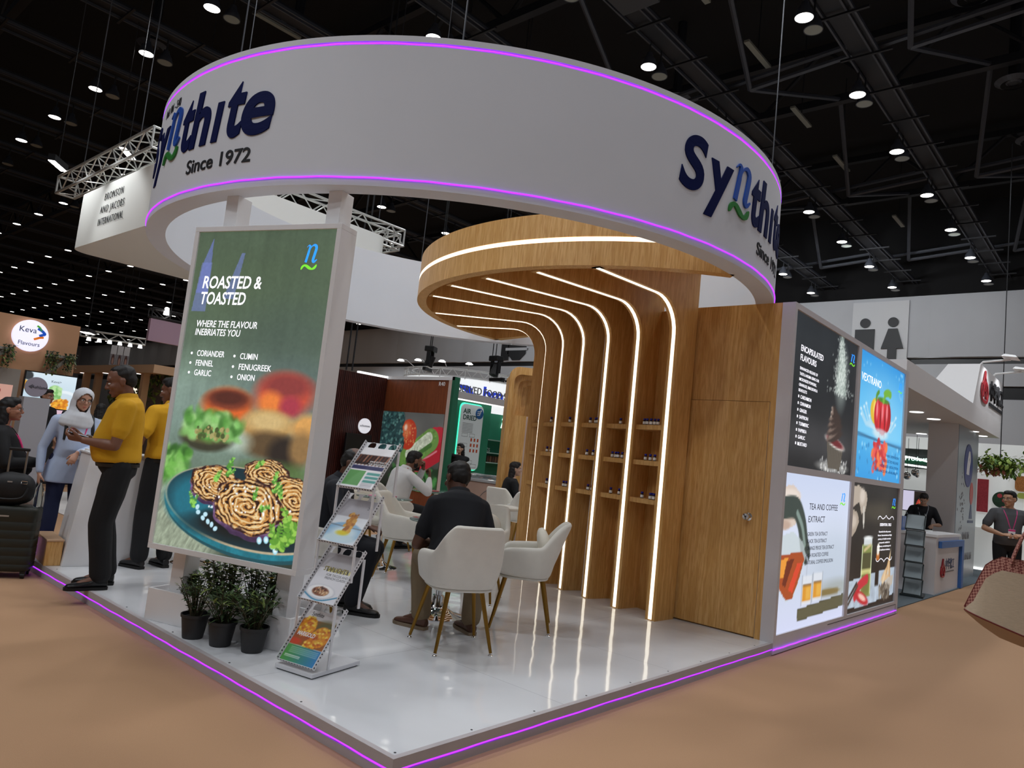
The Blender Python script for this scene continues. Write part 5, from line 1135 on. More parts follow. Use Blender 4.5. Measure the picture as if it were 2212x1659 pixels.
    if tunic: rows = [(-.07-tunic, .235, .17, .01), (-.07-tunic*.6, .215, .165, .012), (-.07, .19, .15+belly*.3, .01)]+rows[1:]
    sw.rings(torso_rings(hip, neck, fw, rows, S))
    for k in (0, 1):
        sw.limb(neck-up*.055*S, sh[k], [(0, .060*S), (.6, .062*S), (1, .064*S*F)])
        q = min(1, sleeve/.53); cut = sh[k].lerp(el[k], q)
        if sleeve < .53: sw.limb(sh[k], cut, [(0, .064*S*F), (.5, .064*S*F), (.9, .064*S*F), (1, .056*S*F)])
        else:
            sw.limb(sh[k], el[k], [(0, .064*S*F), (.5, .059*S*F), (1, .050*S*F)]); sw.limb(el[k], el[k].lerp(wr[k], min(.97, (sleeve-.53)/.47)), [(0, .050*S*F), (.5, .047*S*F), (1, .036*S*F)])
    sme = voxel(sw, max(.009, vox*1.15), 4, fold, 22, hash(label) % 50); sc = shirt
    smat = mat('cloth_'+sc, sc, .85, noise=.08, nscale=9, bump=.12, bscale=260); sme.materials.append(smat); so = finish(shirtname, sme, t)
    if collar:
        c0 = neck+up*.005*S; pts = [c0+rt*.066*S*math.cos(a)+fw*(.062*S*math.sin(a)+.004)-up*.016*S*max(0, math.sin(a)) for a in np.linspace(-math.pi*1.45, math.pi*.45, 22)]
        rs = []
        for i, p in enumerate(pts):
            o_ = (p-c0); o_ -= up*o_.dot(up); o_.normalize(); rs.append([p+up*.022*S, p+up*.024*S+o_*.004, p+o_*.022*S-up*.014*S, p+o_*.018*S-up*.016*S])
        MB().rings(rs).build('collar', smat, so, True)
    if jacket:                                                         # an open coat: back shell plus two front panels
        q = MB(); g2 = 1.27; jr = [(a, b_*F*g2, c*g2+.01, d-.012) for a, b_, c, d in TR[1:-2]]; jr[0] = (-.16, jr[0][1]*1.08, jr[0][2]*1.05, 0)
        q.rings(torso_rings(hip, neck, fw, jr+[(.99, .085, .075, -.012)], S))
        for k in (0, 1):
            q.limb(neck-up*.055*S, sh[k], [(0, .064*S), (1, .075*S*F)]); q.limb(sh[k], el[k], [(0, .075*S*F), (1, .062*S*F)]); q.limb(el[k], el[k].lerp(wr[k], .93), [(0, .062*S*F), (1, .047*S*F)])
        jm = voxel(q, .011, 4, .005, 18, 9); bm = bmesh.new(); bm.from_mesh(jm); kill = []
        for v in bm.verts:
            p = v.co-neck; y_ = p.dot(fw); x_ = p.dot(rt); z_ = p.dot(up)
            if y_ > .03 and abs(x_) < .055+.05*max(0, -z_-.15) and z_ < .06: kill.append(v)
        bmesh.ops.delete(bm, geom=kill, context='VERTS'); bm.to_mesh(jm); bm.free()
        jm.materials.append(mat('cloth_'+jacket, jacket, .8, bump=.1, bscale=200)); o = finish('jacket', jm, t); sd = o.modifiers.new('thick', 'SOLIDIFY'); sd.thickness = .008; sd.offset = 0
    pw = MB(); pw.rings(torso_rings(hip, neck, fw, [(-.24, .10, .08, 0), (-.15, .155, .115, -.004), (-.06, .168, .125+belly*.2, belly*.2), (.02, .166, .122+belly*.3, belly*.33), (.035, .15, .11, belly*.3)], S))
    for k in (0, 1):
        pw.limb(hp[k], kn[k], [(0, .098*S), (.5, .088*S*loose), (1, .072*S*loose)]); pw.limb(kn[k], kn[k].lerp(an[k], .93), [(0, .072*S*loose), (.35, .072*S*loose), (.75, .066*S*loose), (1, .064*S*loose)])
    pme = voxel(pw, max(.009, vox*1.15), 4, fold, 20, 7); pme.materials.append(mat('cloth_'+pants, pants, .85, noise=.08, nscale=9, bump=.1, bscale=260)); finish('trousers', pme, t)
    if belt:
        rr = torso_rings(hip, neck, fw, [(-.03, .1795, .136+belly*.25, belly*.28), (.02, .1795, .136+belly*.3, belly*.33)], S); MB().rings(rr, False).build('belt', mat('belt_leather', belt, .4), t, True)
    for k in (0, 1):
        d = Vector((fdir[k][0], fdir[k][1], 0)).normalized(); s_ = Vector((d.y, -d.x, 0)); a_ = Vector((an[k].x, an[k].y, feet[k][2]))-d*.055*S; pr = [(0, .028, .062), (.03, .036, .075), (.08, .037, .085), (.13, .040, .062), (.18, .044, .048), (.22, .044, .040), (.26, .034, .032), (.275, .018, .020)]
        q = MB(); rs = []
        for x, w_, h in pr: rs.append([a_+d*x*S+s_*w_*S*math.cos(b_)+Vector((0, 0, max(0.004, (.012+h*(.5+.5*math.sin(b_)))*S))) for b_ in np.linspace(0, 2*math.pi, 18, False)])
        q.rings(rs); q.limb(a_+d*.055*S+Vector((0, 0, .06*S)), a_+d*.055*S+Vector((0, 0, .095*S)), [(0, .040*S), (1, .038*S)])
        shm = voxel(q, .0065, 3); shm.materials.append(mat('shoe_'+shoe, shoe, .35)); so_ = finish('shoe', shm, t)
        q = MB(); q.rings([[a_+d*x*S+s_*w_*1.06*S*sg for sg in (1, -1)]+[a_+d*x*S-s_*w_*1.06*S+Vector((0, 0, .022*S)), a_+d*x*S+s_*w_*1.06*S+Vector((0, 0, .022*S))] for x, w_, h in [(-.004, .02, 0)]+pr[:-1]+[(.282, .014, 0)]]); q.build('sole', mat('sole_'+(sole or '0e0e0e'), sole or '0e0e0e', .6), so_)
        if sock: MB().limb(an[k]+Vector((0, 0, .01)), an[k].lerp(kn[k], .2), [(0, .046*S), (1, .047*S)]).build('sock', mat('sock_'+sock, sock, .8), t, True)
    if lanyard:
        pts = [neck+rt*x*S+fw*y*S+up*z*S for x, y, z in ((-.075, -.03, .0), (-.085, .07, -.04), (-.06, .128+belly*.3, -.14), (-.012, .143+belly*.75, -.31), (.012, .143+belly*.75, -.31), (.06, .128+belly*.3, -.14), (.085, .07, -.04), (.075, -.03, .0))]
        la = MB()
        for p0, p1 in zip(spl(pts, 4), spl(pts, 4)[1:]): la.tube([p0, p1], .0065, 6)
        la.build('lanyard', mat('lanyard_'+lanyard, lanyard, .6), t, True)
        if badge:
            c0 = neck+fw*(.150+belly*.8)*S-up*.37*S; Mb = frame(c0, rt, up, -fw); MB().box(-.045, .045, -.065, .065, -.001, .002, Mb).build('badge', mat('badge_white', 'e6e6ea', .3), t); MB().box(-.045, .045, .035, .062, -.002, -.0012, Mb).build('badge_band', mat('lanyard_'+lanyard, lanyard), t)
    if strap:
        for x in (-.12, .12):
            MB().tube([neck+rt*x*S+fw*y*S+up*z*S for y, z in ((-.11, -.10), (-.04, .0), (.06, -.02), (.13, -.14), (.14, -.26))], .016, 8, sx=.5).build('backpack_strap', black, t, True)
    if watch is not None:
        k, c_ = watch; d_ = (wr[k]-el[k]).normalized(); o_ = d_.orthogonal().normalized(); b_ = d_.cross(o_); cc = el[k].lerp(wr[k], .95); w_ = MB()
        w_.rings([[cc+d_*x+o_*.032*S*F*math.cos(a)+b_*.032*S*F*math.sin(a) for a in np.linspace(0, 2*math.pi, 20, False)] for x in (-.009, .009)], False); w_.build('watch', mat('watch_'+c_, c_, .25, .9), t, True)
    return t
def phone(label, loc, rot, sz=(.072, .15, .009)):
    b = MB(); b.cbox((0, 0, 0), sz); o = b.build('phone', [black], None, bev=.002); o.location = loc; o.rotation_euler = rot; tag(o, label, 'phone'); 
    MB().box(-sz[0]*.46, sz[0]*.46, -sz[1]*.46, sz[1]*.46, sz[2]/2, sz[2]/2+.0006).build('screen', mat('phone_screen', '90a0b0', .2, emit='aab8c8', es=.6), o)
    return o
WR = lambda w: None
# standing men in yellow polos
person('man in a yellow polo and black trousers standing in profile, thumbing a phone', (.12, 3.61, 0), 162, 1.73, hip=(0, 0, .93), neck=(0, .02, 1.45), head=(0, .085, 1.565), look=(0, .93, -.36), hup=(0, .36, .93),
       hands=((-.07, .27, 1.09), (.09, .25, 1.10)), elbow=((-.5, -.3, -1), (.5, -.3, -1)), hdir=((.25, 1, .12), (-.3, 1, .12)), hnorm=((-.5, 0, -.85), (.45, 0, -.9)), curl=((38, 42, 46, 50), (40, 44, 48, 52)),
       feet=((-.09, .02, 0), (.09, -.03, 0)), skin='7a5240', loose=1.16, shirt='cf9a14', sleeve=.36, pants='121316', shoe='0f0f11', hair='receding', belly=.055, collar=True, belt='191513', beard=False, watch=(1, '8a8a8e'), shirtname='polo_shirt', fold=.004)
phone('black phone held by the man in profile in a yellow polo', (.12-.29, 3.61+.11, 1.125), (R(12), 0, R(68)))
person('man in a yellow polo seen from behind, hand on his hip', (.76, 4.26, 0), 100, 1.74, hip=(0, 0, .94), neck=(0, .02, 1.45), head=(-.01, .06, 1.575), look=(-.55, .8, -.25), hup=(0, .2, .97),
       hands=((-.16, .2, 1.08), (.20, -.06, .98)), elbow=((-.6, -.3, -1), (1, -.55, .1)), hdir=((.4, 1, .1), (-.75, .1, -.55)), hnorm=((-.5, 0, -.8), (.3, -.9, .3)), curl=((30, 34, 38, 42), (18, 22, 26, 30)),
       feet=((-.12, .02, 0), (.11, .0, 0)), skin='6f4836', loose=1.1, shirt='cf9a14', sleeve=.36, pants='131417', shoe='101012', hair='short', belly=.02, collar=True, belt='191513', lanyard='d8d4d4', watch=(1, 'd4d4d8'), shirtname='polo_shirt', fold=.004)
# women at the counter
person('woman in a pale grey headscarf and light blue tunic leaning on the counter', (.26, 5.15, 0), -92, 1.56, hip=(0, 0, .86), neck=(.0, .04, 1.28), head=(-.005, .085, 1.41), look=(-.1, .98, -.1), hup=(-.08, .1, 1),
       hands=((.03, .30, .93), (.24, .06, .72)), elbow=((-1, -.1, -.25), (.6, -.6, -.3)), hdir=((.5, .35, -.8), (0, .2, -1)), hnorm=((.3, .9, .4), (1, 0, 0)), curl=((25, 28, 32, 36), (20, 24, 28, 32)),
       feet=((-.12, -.02, 0), (.10, .02, 0)), skin='b98a72', shirt='b4c2dc', sleeve=.96, pants='1f2748', shoe='cfc0cc', hair='hijab', sex='f', belly=.05, tunic=.42, lanyard='e0387a', badge=True, glasses=True, strap=True, jaw=1.06, shirtname='tunic')
person('woman in a black jacket, magenta top and white trousers seated by the suitcase', (-.20, 5.42, 0), -18, 1.60, hip=(0, -.02, .58), neck=(0, -.04, 1.11), head=(.0, .0, 1.255), look=(.12, .97, .05), hup=(0, -.03, 1),
       hands=((-.10, .32, .78), (.13, .26, .80)), elbow=((-.6, -.5, -.8), (.6, -.5, -.8)), hdir=((.2, 1, -.3), (-.1, 1, -.4)), hnorm=((-.6, 0, .8), (.5, .1, .8)), curl=((40, 45, 50, 50),)*2,
       feet=((-.13, .30, 0), (.10, .34, 0)), skin='a87258', shirt='c01f78', sleeve=.5, pants='d4cec4', shoe='d8b8c0', hair='long', hairc='100d0d', sex='f', belly=.09, lanyard='e0387a', badge=True, glasses=True, jacket='0b0b0d', jaw=1.1, sitting=True, knee=((-.1, 1, .6), (.1, 1, .6)), shirtname='top')
t = thing('stool', 'round seat under the woman in a black jacket', 'stool', (-.21, 5.40, FZ))
MB().lathe([(.001, 0), (.19, 0), (.2, .03), (.2, .46), (.18, .5), (.001, .5)], 28).build('seat', mat('stool_cloth', '6b6258', .8), t, True)
# seated men
SIT = dict(sitting=True)
person('man in a black polo and khaki trousers seated with his back to the aisle', (1.50, 1.26, 0), 50, 1.80, hip=(0, .0, .55), neck=(0, .20, 1.00), head=(-.02, .29, 1.105), look=(-.42, .84, -.34), hup=(0, .34, .93),
       hands=((-.13, .34, .62), (.12, .36, .64)), elbow=((-.42, -.3, -1), (.42, -.3, -1)), hdir=((.4, 1, -.2), (-.4, 1, -.2)), hnorm=((-.4, 0, .9), (.4, 0, .9)), curl=((45, 48, 50, 52),)*2,
       feet=((-.17, .33, 0), (.19, .28, 0)), fdir=((-.95, .75, 0), (-.35, 1, 0)), knee=((-.25, 1, .7), (.25, 1, .7)), skin='5d3d2e', loose=1.1, shirt='101219', sleeve=.38, pants='85735a', shoe='5a3a2c', sole='8d7a64', sock='0c0c0e', hair='short', belly=.05, collar=True, shw=.160, belt='141210', shirtname='polo_shirt', vox=.0065)
person('man in a dark suit seated behind the leaflet rack', (1.22, 2.50, 0), -46, 1.74, hip=(0, .0, .54), neck=(0, .14, 1.01), head=(.01, .21, 1.125), look=(.25, .9, -.28), hup=(0, .25, .96),
       hands=((-.1, .36, .64), (.1, .38, .66)), elbow=((-1, -.4, -.5), (1, -.4, -.5)), hdir=((.3, 1, -.2), (-.3, 1, -.2)), hnorm=((-.4, 0, .9), (.4, 0, .9)), curl=((40, 44, 48, 52),)*2,
       feet=((-.13, .26, 0), (.10, .34, 0)), fdir=((.35, 1, 0), (.2, 1, 0)), knee=((-.12, 1, .7), (.12, 1, .7)), skin='5f4032', loose=1.1, shirt='191c24', sleeve=.95, pants='12141c', shoe='0f0f11', sock='d8d8d8', hair='thin', hairc='1c1a1a', collar=True, belly=.03, shirtname='jacket')
person('man in a white shirt seated with a hand at his mouth', (3.82, 4.80, 0), -12, 1.74, hip=(0, .0, .54), neck=(0, .17, 1.02), head=(0, .27, 1.13), look=(.05, .98, -.16), hup=(0, .2, .97),
       hands=((.03, .40, 1.035), (.14, .44, .93)), elbow=((-.8, .5, -1), (.8, .4, -1)), hdir=((.25, -.25, .9), (-.5, .2, .75)), hnorm=((-.2, 1, .2), (.2, 1, 0)), curl=((70, 75, 80, 80), (60, 65, 70, 70)),
       feet=((-.10, .22, 0), (.12, .40, 0)), knee=((-.12, 1, .7), (.12, 1, .7)), skin='7c5642', shirt='dcdcdc', sleeve=.95, pants='131316', shoe='0f0f11', hair='short', beard=True, belly=.03, collar=True, lanyard='b03038', fold=.005)
person('woman with long dark hair in black seated on a cream chair by the wooden portal', (6.32, 5.08, 0), -38, 1.64, hip=(0, .0, .52), neck=(0, .06, 1.0), head=(0, .09, 1.13), look=(.1, .99, -.02), hup=(0, .05, 1),
       hands=((-.1, .34, .66), (.1, .34, .66)), hdir=((.3, 1, -.1), (-.3, 1, -.1)), hnorm=((0, 0, 1), (0, 0, 1)), feet=((-.1, .4, 0), (.1, .4, 0)), knee=((-.1, 1, .6), (.1, 1, .6)),
       skin='c29a84', shirt='0d0d10', sleeve=.95, pants='101014', shoe='101012', hair='long', hairc='1a1210', sex='f', vox=.009)
# people further off
person('man in a grey t-shirt with a pink lanyard and badge in the right-hand aisle', (11.0, -.72, FZ), 205, 1.72, hip=(0, 0, .93), neck=(0, .02, 1.44), head=(0, .05, 1.57), look=(.75, .66, -.05), hup=(0, 0, 1),
       hands=((-.12, .26, 1.05), (.15, .26, 1.04)), elbow=((-1, -.4, -.4), (1, -.4, -.4)), hdir=((1, .4, 0), (-1, .5, .1)), hnorm=((0, .5, .8), (0, .5, .8)), curl=((50, 55, 60, 60),)*2,
       skin='b98d70', shirt='4c4d50', sleeve=.40, pants='111216', shoe='1a1a1c', hair='short', hairc='100e0e', belly=.03, shw=.185, lanyard='d03a80', badge=True, glasses=True, shirtname='t_shirt', vox=.009)
person('woman in black at the right edge behind the man in a grey t-shirt', (15.3, -.95, FZ), 200, 1.60, hip=(0, 0, .86), neck=(0, .01, 1.33), head=(0, .03, 1.46), look=(.3, .95, 0), hands=((-.1, .24, .95), (.1, .24, .95)), hdir=((.5, 1, 0), (-.5, 1, 0)), hnorm=((0, 0, 1), (0, 0, 1)),
       skin='c8a48c', shirt='141416', sleeve=.95, pants='141416', hair='long', hairc='14100f', sex='f', lanyard='e8e8e8', vox=.011)
person('woman with tied black hair in black bending over the counter of the white booth', (12.85, .80, FZ), 195, 1.62, hip=(0, 0, .88), neck=(0, .14, 1.34), head=(0, .24, 1.44), look=(.1, .8, -.6), hup=(0, .55, .8), hands=((-.14, .34, 1.0), (.14, .34, 1.0)), hdir=((.2, 1, -.3), (-.2, 1, -.3)), hnorm=((0, 0, 1), (0, 0, 1)),
       skin='b8927a', shirt='15161c', sleeve=.5, pants='15161a', hair='tied', hairc='14100f', sex='f', lanyard='9aa0aa', vox=.011)
person('dark-haired woman in black raising her hand beyond the freezer', (8.85, 8.75, FZ), 225, 1.62, hip=(0, 0, .88), neck=(0, .0, 1.34), head=(.0, .03, 1.47), look=(.7, .7, 0), hands=((.34, .15, 1.36), (.12, .26, .95)), elbow=((.4, .2, -1), (.6, -.4, -.6)), hdir=((.2, .2, 1), (-.4, 1, 0)), hnorm=((0, -1, 0), (0, 0, 1)),
       skin='b8927a', shirt='101114', sleeve=.95, pants='15161a', hair='long', hairc='14100f', sex='f', vox=.011)
person('person in pale green with long black hair beyond the hijab-wearing woman', (2.12, 9.95, FZ), 60, 1.60, hip=(0, 0, .86), neck=(0, .0, 1.32), head=(0, .03, 1.45), look=(0, 1, 0), skin='b8927a', shirt='b8c49a', sleeve=.5, pants='2a2a30', hair='long', hairc='14100f', sex='f', vox=.012)
person('person in black with short hair before the food screen', (1.62, 10.9, FZ), -60, 1.68, skin='9a705a', shirt='17181c', sleeve=.5, pants='15161a', hair='short', vox=.012)
# ================================================================ other stands in the hall
def wbox(name, m, t, *a, **k): return MB().box(*a).build(name, m, t, **k)
redwood = wood('red_veneer', '8a4a2a', '7a3f22', '6d361c'); darkwood = wood('dark_slats', '4a1f16', '37140e', '2a0f0a'); tan = mat('tan_wall', 'd6a57e', .75, noise=.03, nscale=3); tanb = mat('tan_beam', 'd8b08a', .7)
def lettr(t, s, size, m, o, right, up=(0, 0, 1), name='lettering', **k):
    r = Vector(right); u = Vector(up); return lettering(s, size, m, frame(o, r, u, r.cross(u)), t, name, **k)
def lookx(y0, z0, x): return frame((x, y0, z0), (0, -1, 0), (0, 0, 1), (-1, 0, 0))      # faces -x, reading towards -y
def looky(x0, z0, y): return frame((x0, y, z0), (1, 0, 0), (0, 0, 1), (0, -1, 0))       # faces -y
# brown stand with the vegetable mural
t = thing('brown_stand', 'reddish-brown timber stand wall with a big vegetable picture', 'stand', (0, 0, 0))
wbox('wall_panel', redwood, t, 8, 8.1, 8.42, 10.44, -.1, 2.72); wbox('top_trim', white, t, 7.98, 8.14, 8.25, 10.5, 2.72, 2.79); wbox('end_trim', mat('blush_trim', 'c9b2a8', .6), t, 7.985, 8.12, 8.32, 8.42, -.1, 2.72); wbox('green_end', mat('deep_green', '1c5a40', .6), t, 7.98, 8.12, 8.24, 8.32, -.1, 2.79)
b = MB()
for k in range(40): b.box(6.2+.0475*k, 6.238+.0475*k, 10.40, 10.44, -.1, 2.74)
b.box(6.15, 8, 10.44, 10.5, -.1, 2.74).build('slat_wall', darkwood, t)
wbox('light_edge', mat('soft_light', 'ffffff', .5, emit='ffffff', es=1.5), t, 7.2, 8, 10.38, 10.46, 2.745, 2.785)
poster_veg(1.98, 1.62).build('mural', lookx(10.42, .40, 7.99), paintmat('mural_print', .55), t)
lettr(t, 'R40', .12, whitepr, (7.985, 8.62, 2.60), (0, -1, 0))
s = thing('info_screen', 'dark upright screen with a round white sign on top against the dark slat wall', 'screen', (7.25, 10.2, FZ))
MB().box(-.32, .32, -.03, .03, .35, 1.55).build('screen', black, s, bev=.01); MB().box(-.2, .2, -.15, .15, 0, .03).box(-.04, .04, -.03, .03, 0, .4).build('stand', black, s)
MB().lathe([(.16, 0), (.16, .03)], 28, frame((.10, -.02, 1.73), (1, 0, 0), (0, 0, 1), (0, -1, 0))).build('round_sign', mat('sign_white', 'e0e0e4', .5, emit='dcdce4', es=.6), s); lettr(s, 'schonnes', .07, blackpr, (.10, -.055, 1.71), (1, 0, 0))
MB().lathe([(.03, 0), (.05, .02), (.02, .09), (.001, .1)], 12, frame((.05, -.04, 1.12), (1, 0, 0), (0, 1, 0), (0, 0, 1))).build('lit_lamp_picture', mat('lamp_picture', 'c08040', .5, emit='d09a50', es=.8), s)
# green frozen-food stand
green = mat('emerald_wall', '1c7a5c', .6); ltgreen = mat('teal_glow', '20a080', .5, emit='3fe0b0', es=1.6)
t = thing('green_stand', 'emerald green stand with a backlit grey panel under a white letter fascia', 'stand', (0, 0, 0))
wbox('front_wall', green, t, 11.2, 13.2, 12.06, 12.16, -.1, 2.85); wbox('side_wall', green, t, 13.1, 13.2, 12.16, 13.5, -.1, 2.85); wbox('rear_wall', green, t, 13.2, 18, 13.5, 13.6, -.1, 3.1)
wbox('fascia', white, t, 11.0, 15.4, 11.85, 12.0, 2.74, 2.93); wbox('under_light', mat('soft_light', ''), t, 11.0, 15.4, 11.86, 12.0, 2.715, 2.74)
lettr(t, 'PRESERVED FOOD SPECIALIST', .29, mat('steel_letters', '7c7c80', .4), (11.17, 11.87, 2.935), (1, 0, 0), align='LEFT', ext=.01, bold=.0, fit=3.6)
M = looky(11.95, .84, 12.04); q = .14
rp = [(x+math.cos(a)*q, y+math.sin(a)*q) for (x, y, a0) in ((.87-q, 1.80-q, 0), (q, 1.80-q, 90), (q, q, 180), (.87-q, q, 270)) for a in [R(a0+30*i) for i in range(4)]]
MB().prism(rp, 0, .05, M).build('info_panel', mat('panel_grey', 'aab0b2', .5, emit='aab4b4', es=.25), t)
MB().prism([(x*1.06-.03, y*1.035-.03) for x, y in rp], -.015, -.005, M).build('panel_glow', ltgreen, t)
lettering('AIR\nDRIED', .19, mat('green_ink', '1d4a40', .5), M @ T((.07, 1.54, .052)), t, align='LEFT', bold=.02, leading=.9); MB().lathe([(.15, 0), (.15, .02)], 24, M @ T((.70, 1.58, .05))).build('round_badge', mat('badge_blue', '1a5c9a', .4), t)
for k in range(3): stroke(spl([(.6, 1.63-.05*k), (.70, 1.64-.05*k), (.76-.03*k, 1.66-.05*k), (.72, 1.69-.05*k)], 4), .018, .07, .074, M).build('wind_mark', whitepr, t)
for k in range(7): MB().box(.08, .5, 1.26-.04*k, 1.272-.04*k, .05, .052, M).build('print_line', greypr, t)
for x, y, w_ in ((.1, .90, .22), (.4, .90, .2), (.06, .62, .28), (.1, .36, .2), (.1, .16, .5), (.55, .06, .22)): MB().tube([M @ Vector(p) for p in ((x, y, .052), (x+w_, y, .052), (x+w_, y+.09, .052), (x, y+.09, .052))], .005, 5, loop=True).build('print_frame', greypr, t)
for i in range(3):
    for j in range(3): MB().box(.46+.13*i, .52+.13*i, .78-.15*j, .87-.15*j, .05, .054, M).build('orange_tile', mat('tile_orange', 'c0502c', .5), t)
neon = mat('neon_white', 'e0fff4', .5, emit='d8fff0', es=2)
for s_, x, z, sz in (('fresh', 15.2, 2.2, .7), ('Foods', 16.0, 2.55, .62)): lettr(t, s_, sz, neon, (x, 13.48, z), (1, 0, 0), align='LEFT', ext=.02, shear=.3)
lettr(t, 'products', .26, mat('pale_letters', 'cfe4da', .5), (13.9, 13.48, 1.40), (1, 0, 0), align='LEFT', ext=.02)
for z in (1.08, 1.38, 1.78): wbox('shelf', mat('glass_shelf', '9fc4b8', .2), t, 14.2, 17.5, 13.05, 13.48, z-.03, z)
g = random.Random(5); sb = {}
for z, xs in ((1.08, np.arange(15.9, 17.3, .125)), (1.38, np.arange(15.9, 17.3, .125)), (1.08, np.arange(14.5, 15.3, .12))):
    for x in xs:
        c = g.choice(['d8a030', 'c0502c', '4a8fc0', '7fb04a', 'd8d0c0', 'b03a4a', '5a3a2c'] if x > 15.6 else ['6a4a34', 'd8c8b0', '4a3020'])
        if c not in sb:
            o = MB().rings([[(-.045, -.02*k, z_), (.045, -.02*k, z_), (.045, .02*k, z_), (-.045, .02*k, z_)] for z_, k in ((0, .6), (.03, 1), (.17, 1), (.2, .1))]).build('snack_bag', mat('bag_'+c, c, .4)); sb[c] = o
        else: o = dup(sb[c])
        o.location = (x, 13.22, z); cn = {'d8a030': 'amber', 'c0502c': 'orange', '4a8fc0': 'blue', '7fb04a': 'green', 'd8d0c0': 'cream', 'b03a4a': 'crimson', '5a3a2c': 'brown', '6a4a34': 'brown', 'd8c8b0': 'tan', '4a3020': 'dark brown'}[c]
        tag(o, f'{cn} snack bag among the bags standing on the green stand shelves', 'snack bag', 'snack bags on the green stand shelves')
t = thing('chest_freezer', 'low blush chest freezer with a curved glass lid before the green stand', 'freezer', (8.6, 7.25, FZ))
wbox('body', mat('blush_panel', 'a98f82', .6), t, 0, .8, 0, 1.15, 0, .84, bev=.01); wbox('rim', mat('freezer_grey', '9a9c9e', .4), t, -.02, .82, -.02, 1.17, .84, .90, bev=.01)
b = MB(); b.rings([[(.05+.7*s_, y, .90+.10*math.sin(math.pi*s_)) for s_ in np.linspace(0, 1, 10)] for y in (.03, 1.12)], False, False); b.build('glass_lid', glass, t, True)
MB().box(.3, .34, -.002, .0, .4, .45).build('mark', mat('mark_blue', '2a80c8', .5), t); stroke(spl([(.0, 0), (.1, .1), (.2, .14), (.3, .1), (.4, 0)], 4), .012, 0, .003, frame((-.002, .55, .55), (0, -1, 0), (0, 0, 1), (-1, 0, 0))).build('mark', greypr, t)
g = random.Random(2)
for k in range(9):
    o = MB().ell((0, 0, .03), (.06, .045, .03)).build('frozen_pack', mat('pack_red', 'b05a50' if k % 2 else 'c8a8a0', .5)) if k == 0 else dup(first_pack)
    if k == 0: first_pack = o
    o.location = (8.75+.2*(k % 3), 7.45+.25*(k//3), FZ+.86); tag(o, 'pinkish frozen pack lying under the freezer lid', 'food pack', 'frozen packs in the chest freezer')
# round white sign of the stand behind, with its truss and spotlights
def truss(t, p0, p1, w=.29, seg=.32, m=None, up=(0, 0, 1), r=.022, nm=('truss_chord', 'truss_brace')):
    p0 = Vector(p0); p1 = Vector(p1); d = (p1-p0); L = d.length; d /= L; u = Vector(up); s = d.cross(u).normalized(); m = m or MATS['aluminium']
    b = MB(); c = [(i, j) for i in (-w/2, w/2) for j in (-w/2, w/2)]
    for i, j in c: b.cyl(p0+s*i+u*j, p1+s*i+u*j, r, n=8)
    b.build(nm[0], m, t, True); b = MB(); n = max(1, round(L/seg))
    for k in range(n):
        a0 = L*k/n; a1 = L*(k+1)/n
        for e0, e1 in (((-1, -1), (-1, 1)), ((1, -1), (1, 1)), ((-1, -1), (1, -1)), ((-1, 1), (1, 1))):
            q0 = e0 if k % 2 else e1; q1 = e1 if k % 2 else e0
            b.cyl(p0+d*a0+s*q0[0]*w/2+u*q0[1]*w/2, p0+d*a1+s*q1[0]*w/2+u*q1[1]*w/2, r*.5, n=6)
    for a0 in (0, L):
        for e0, e1 in (((-1, -1), (-1, 1)), ((1, -1), (1, 1)), ((-1, -1), (1, -1)), ((-1, 1), (1, 1))): b.cyl(p0+d*a0+s*e0[0]*w/2+u*e0[1]*w/2, p0+d*a0+s*e1[0]*w/2+u*e1[1]*w/2, r*.8, n=6)
    b.build(nm[1], m, t, True)
alu = mat('aluminium', 'c8c8c4', .35, .6); wtruss = mat('white_truss', 'dcdcdc', .5)
bx, by, br = 15.1, 15.2, 2.05
t = thing('round_hanging_sign', 'white drum sign with blue letters under a round white truss', 'sign', (bx, by, 2.95))
MB().lathe([(br, -.35), (br, .62), (br-.06, .62), (br-.06, -.35)], 72, caps=False).build('drum', mat('drum_white', 'f0f2f4', .5, emit='f2f6f8', es=.75), t, True)
b = MB()
for z in (.66, .9):
    for rr in (br, br-.25): b.tube([(rr*math.cos(a_), rr*math.sin(a_), z) for a_ in np.linspace(0, 2*math.pi, 64, False)], .02, 6, loop=True)
for k in range(64):
    a0, a1 = 2*math.pi*k/64, 2*math.pi*(k+1)/64
    b.cyl((br*math.cos(a0), br*math.sin(a0), .66 if k % 2 else .9), (br*math.cos(a1), br*math.sin(a1), .9 if k % 2 else .66), .012, n=5)
    if k % 4 == 0: b.cyl((br*math.cos(a0), br*math.sin(a0), .6), (br*math.cos(a0), br*math.sin(a0), .92), .016, n=6)
b.build('ring_truss', wtruss, t, True)
def drumtext(s, size, m, deg, z, **k):
    me = densify(text_mesh(s, size, .01, **k)); bend_cyl(me, 0, 0, br+.005, R(deg), z); me.materials.append(m); finish('lettering', me, t)
bluelit = mat('cobalt_sign', '1f3fb8', .4, emit='2038c0', es=.7)
drumtext('bm', .60, bluelit, 242, .02, bold=.03, align='LEFT'); drumtext('seeds', .14, greypr, 259, .22, align='LEFT')
me = MB(); me.prism([(0, -.3), (1.30, -.3), (1.30, -.1), (1.15, .28), (1.0, .36), (0, .36)], 0, .02); mm = densify(me.mesh('d'), .15); bend_cyl(mm, 0, 0, br+.004, R(200), .06); mm.materials.append(bluelit); finish('blue_patch', mm, t)
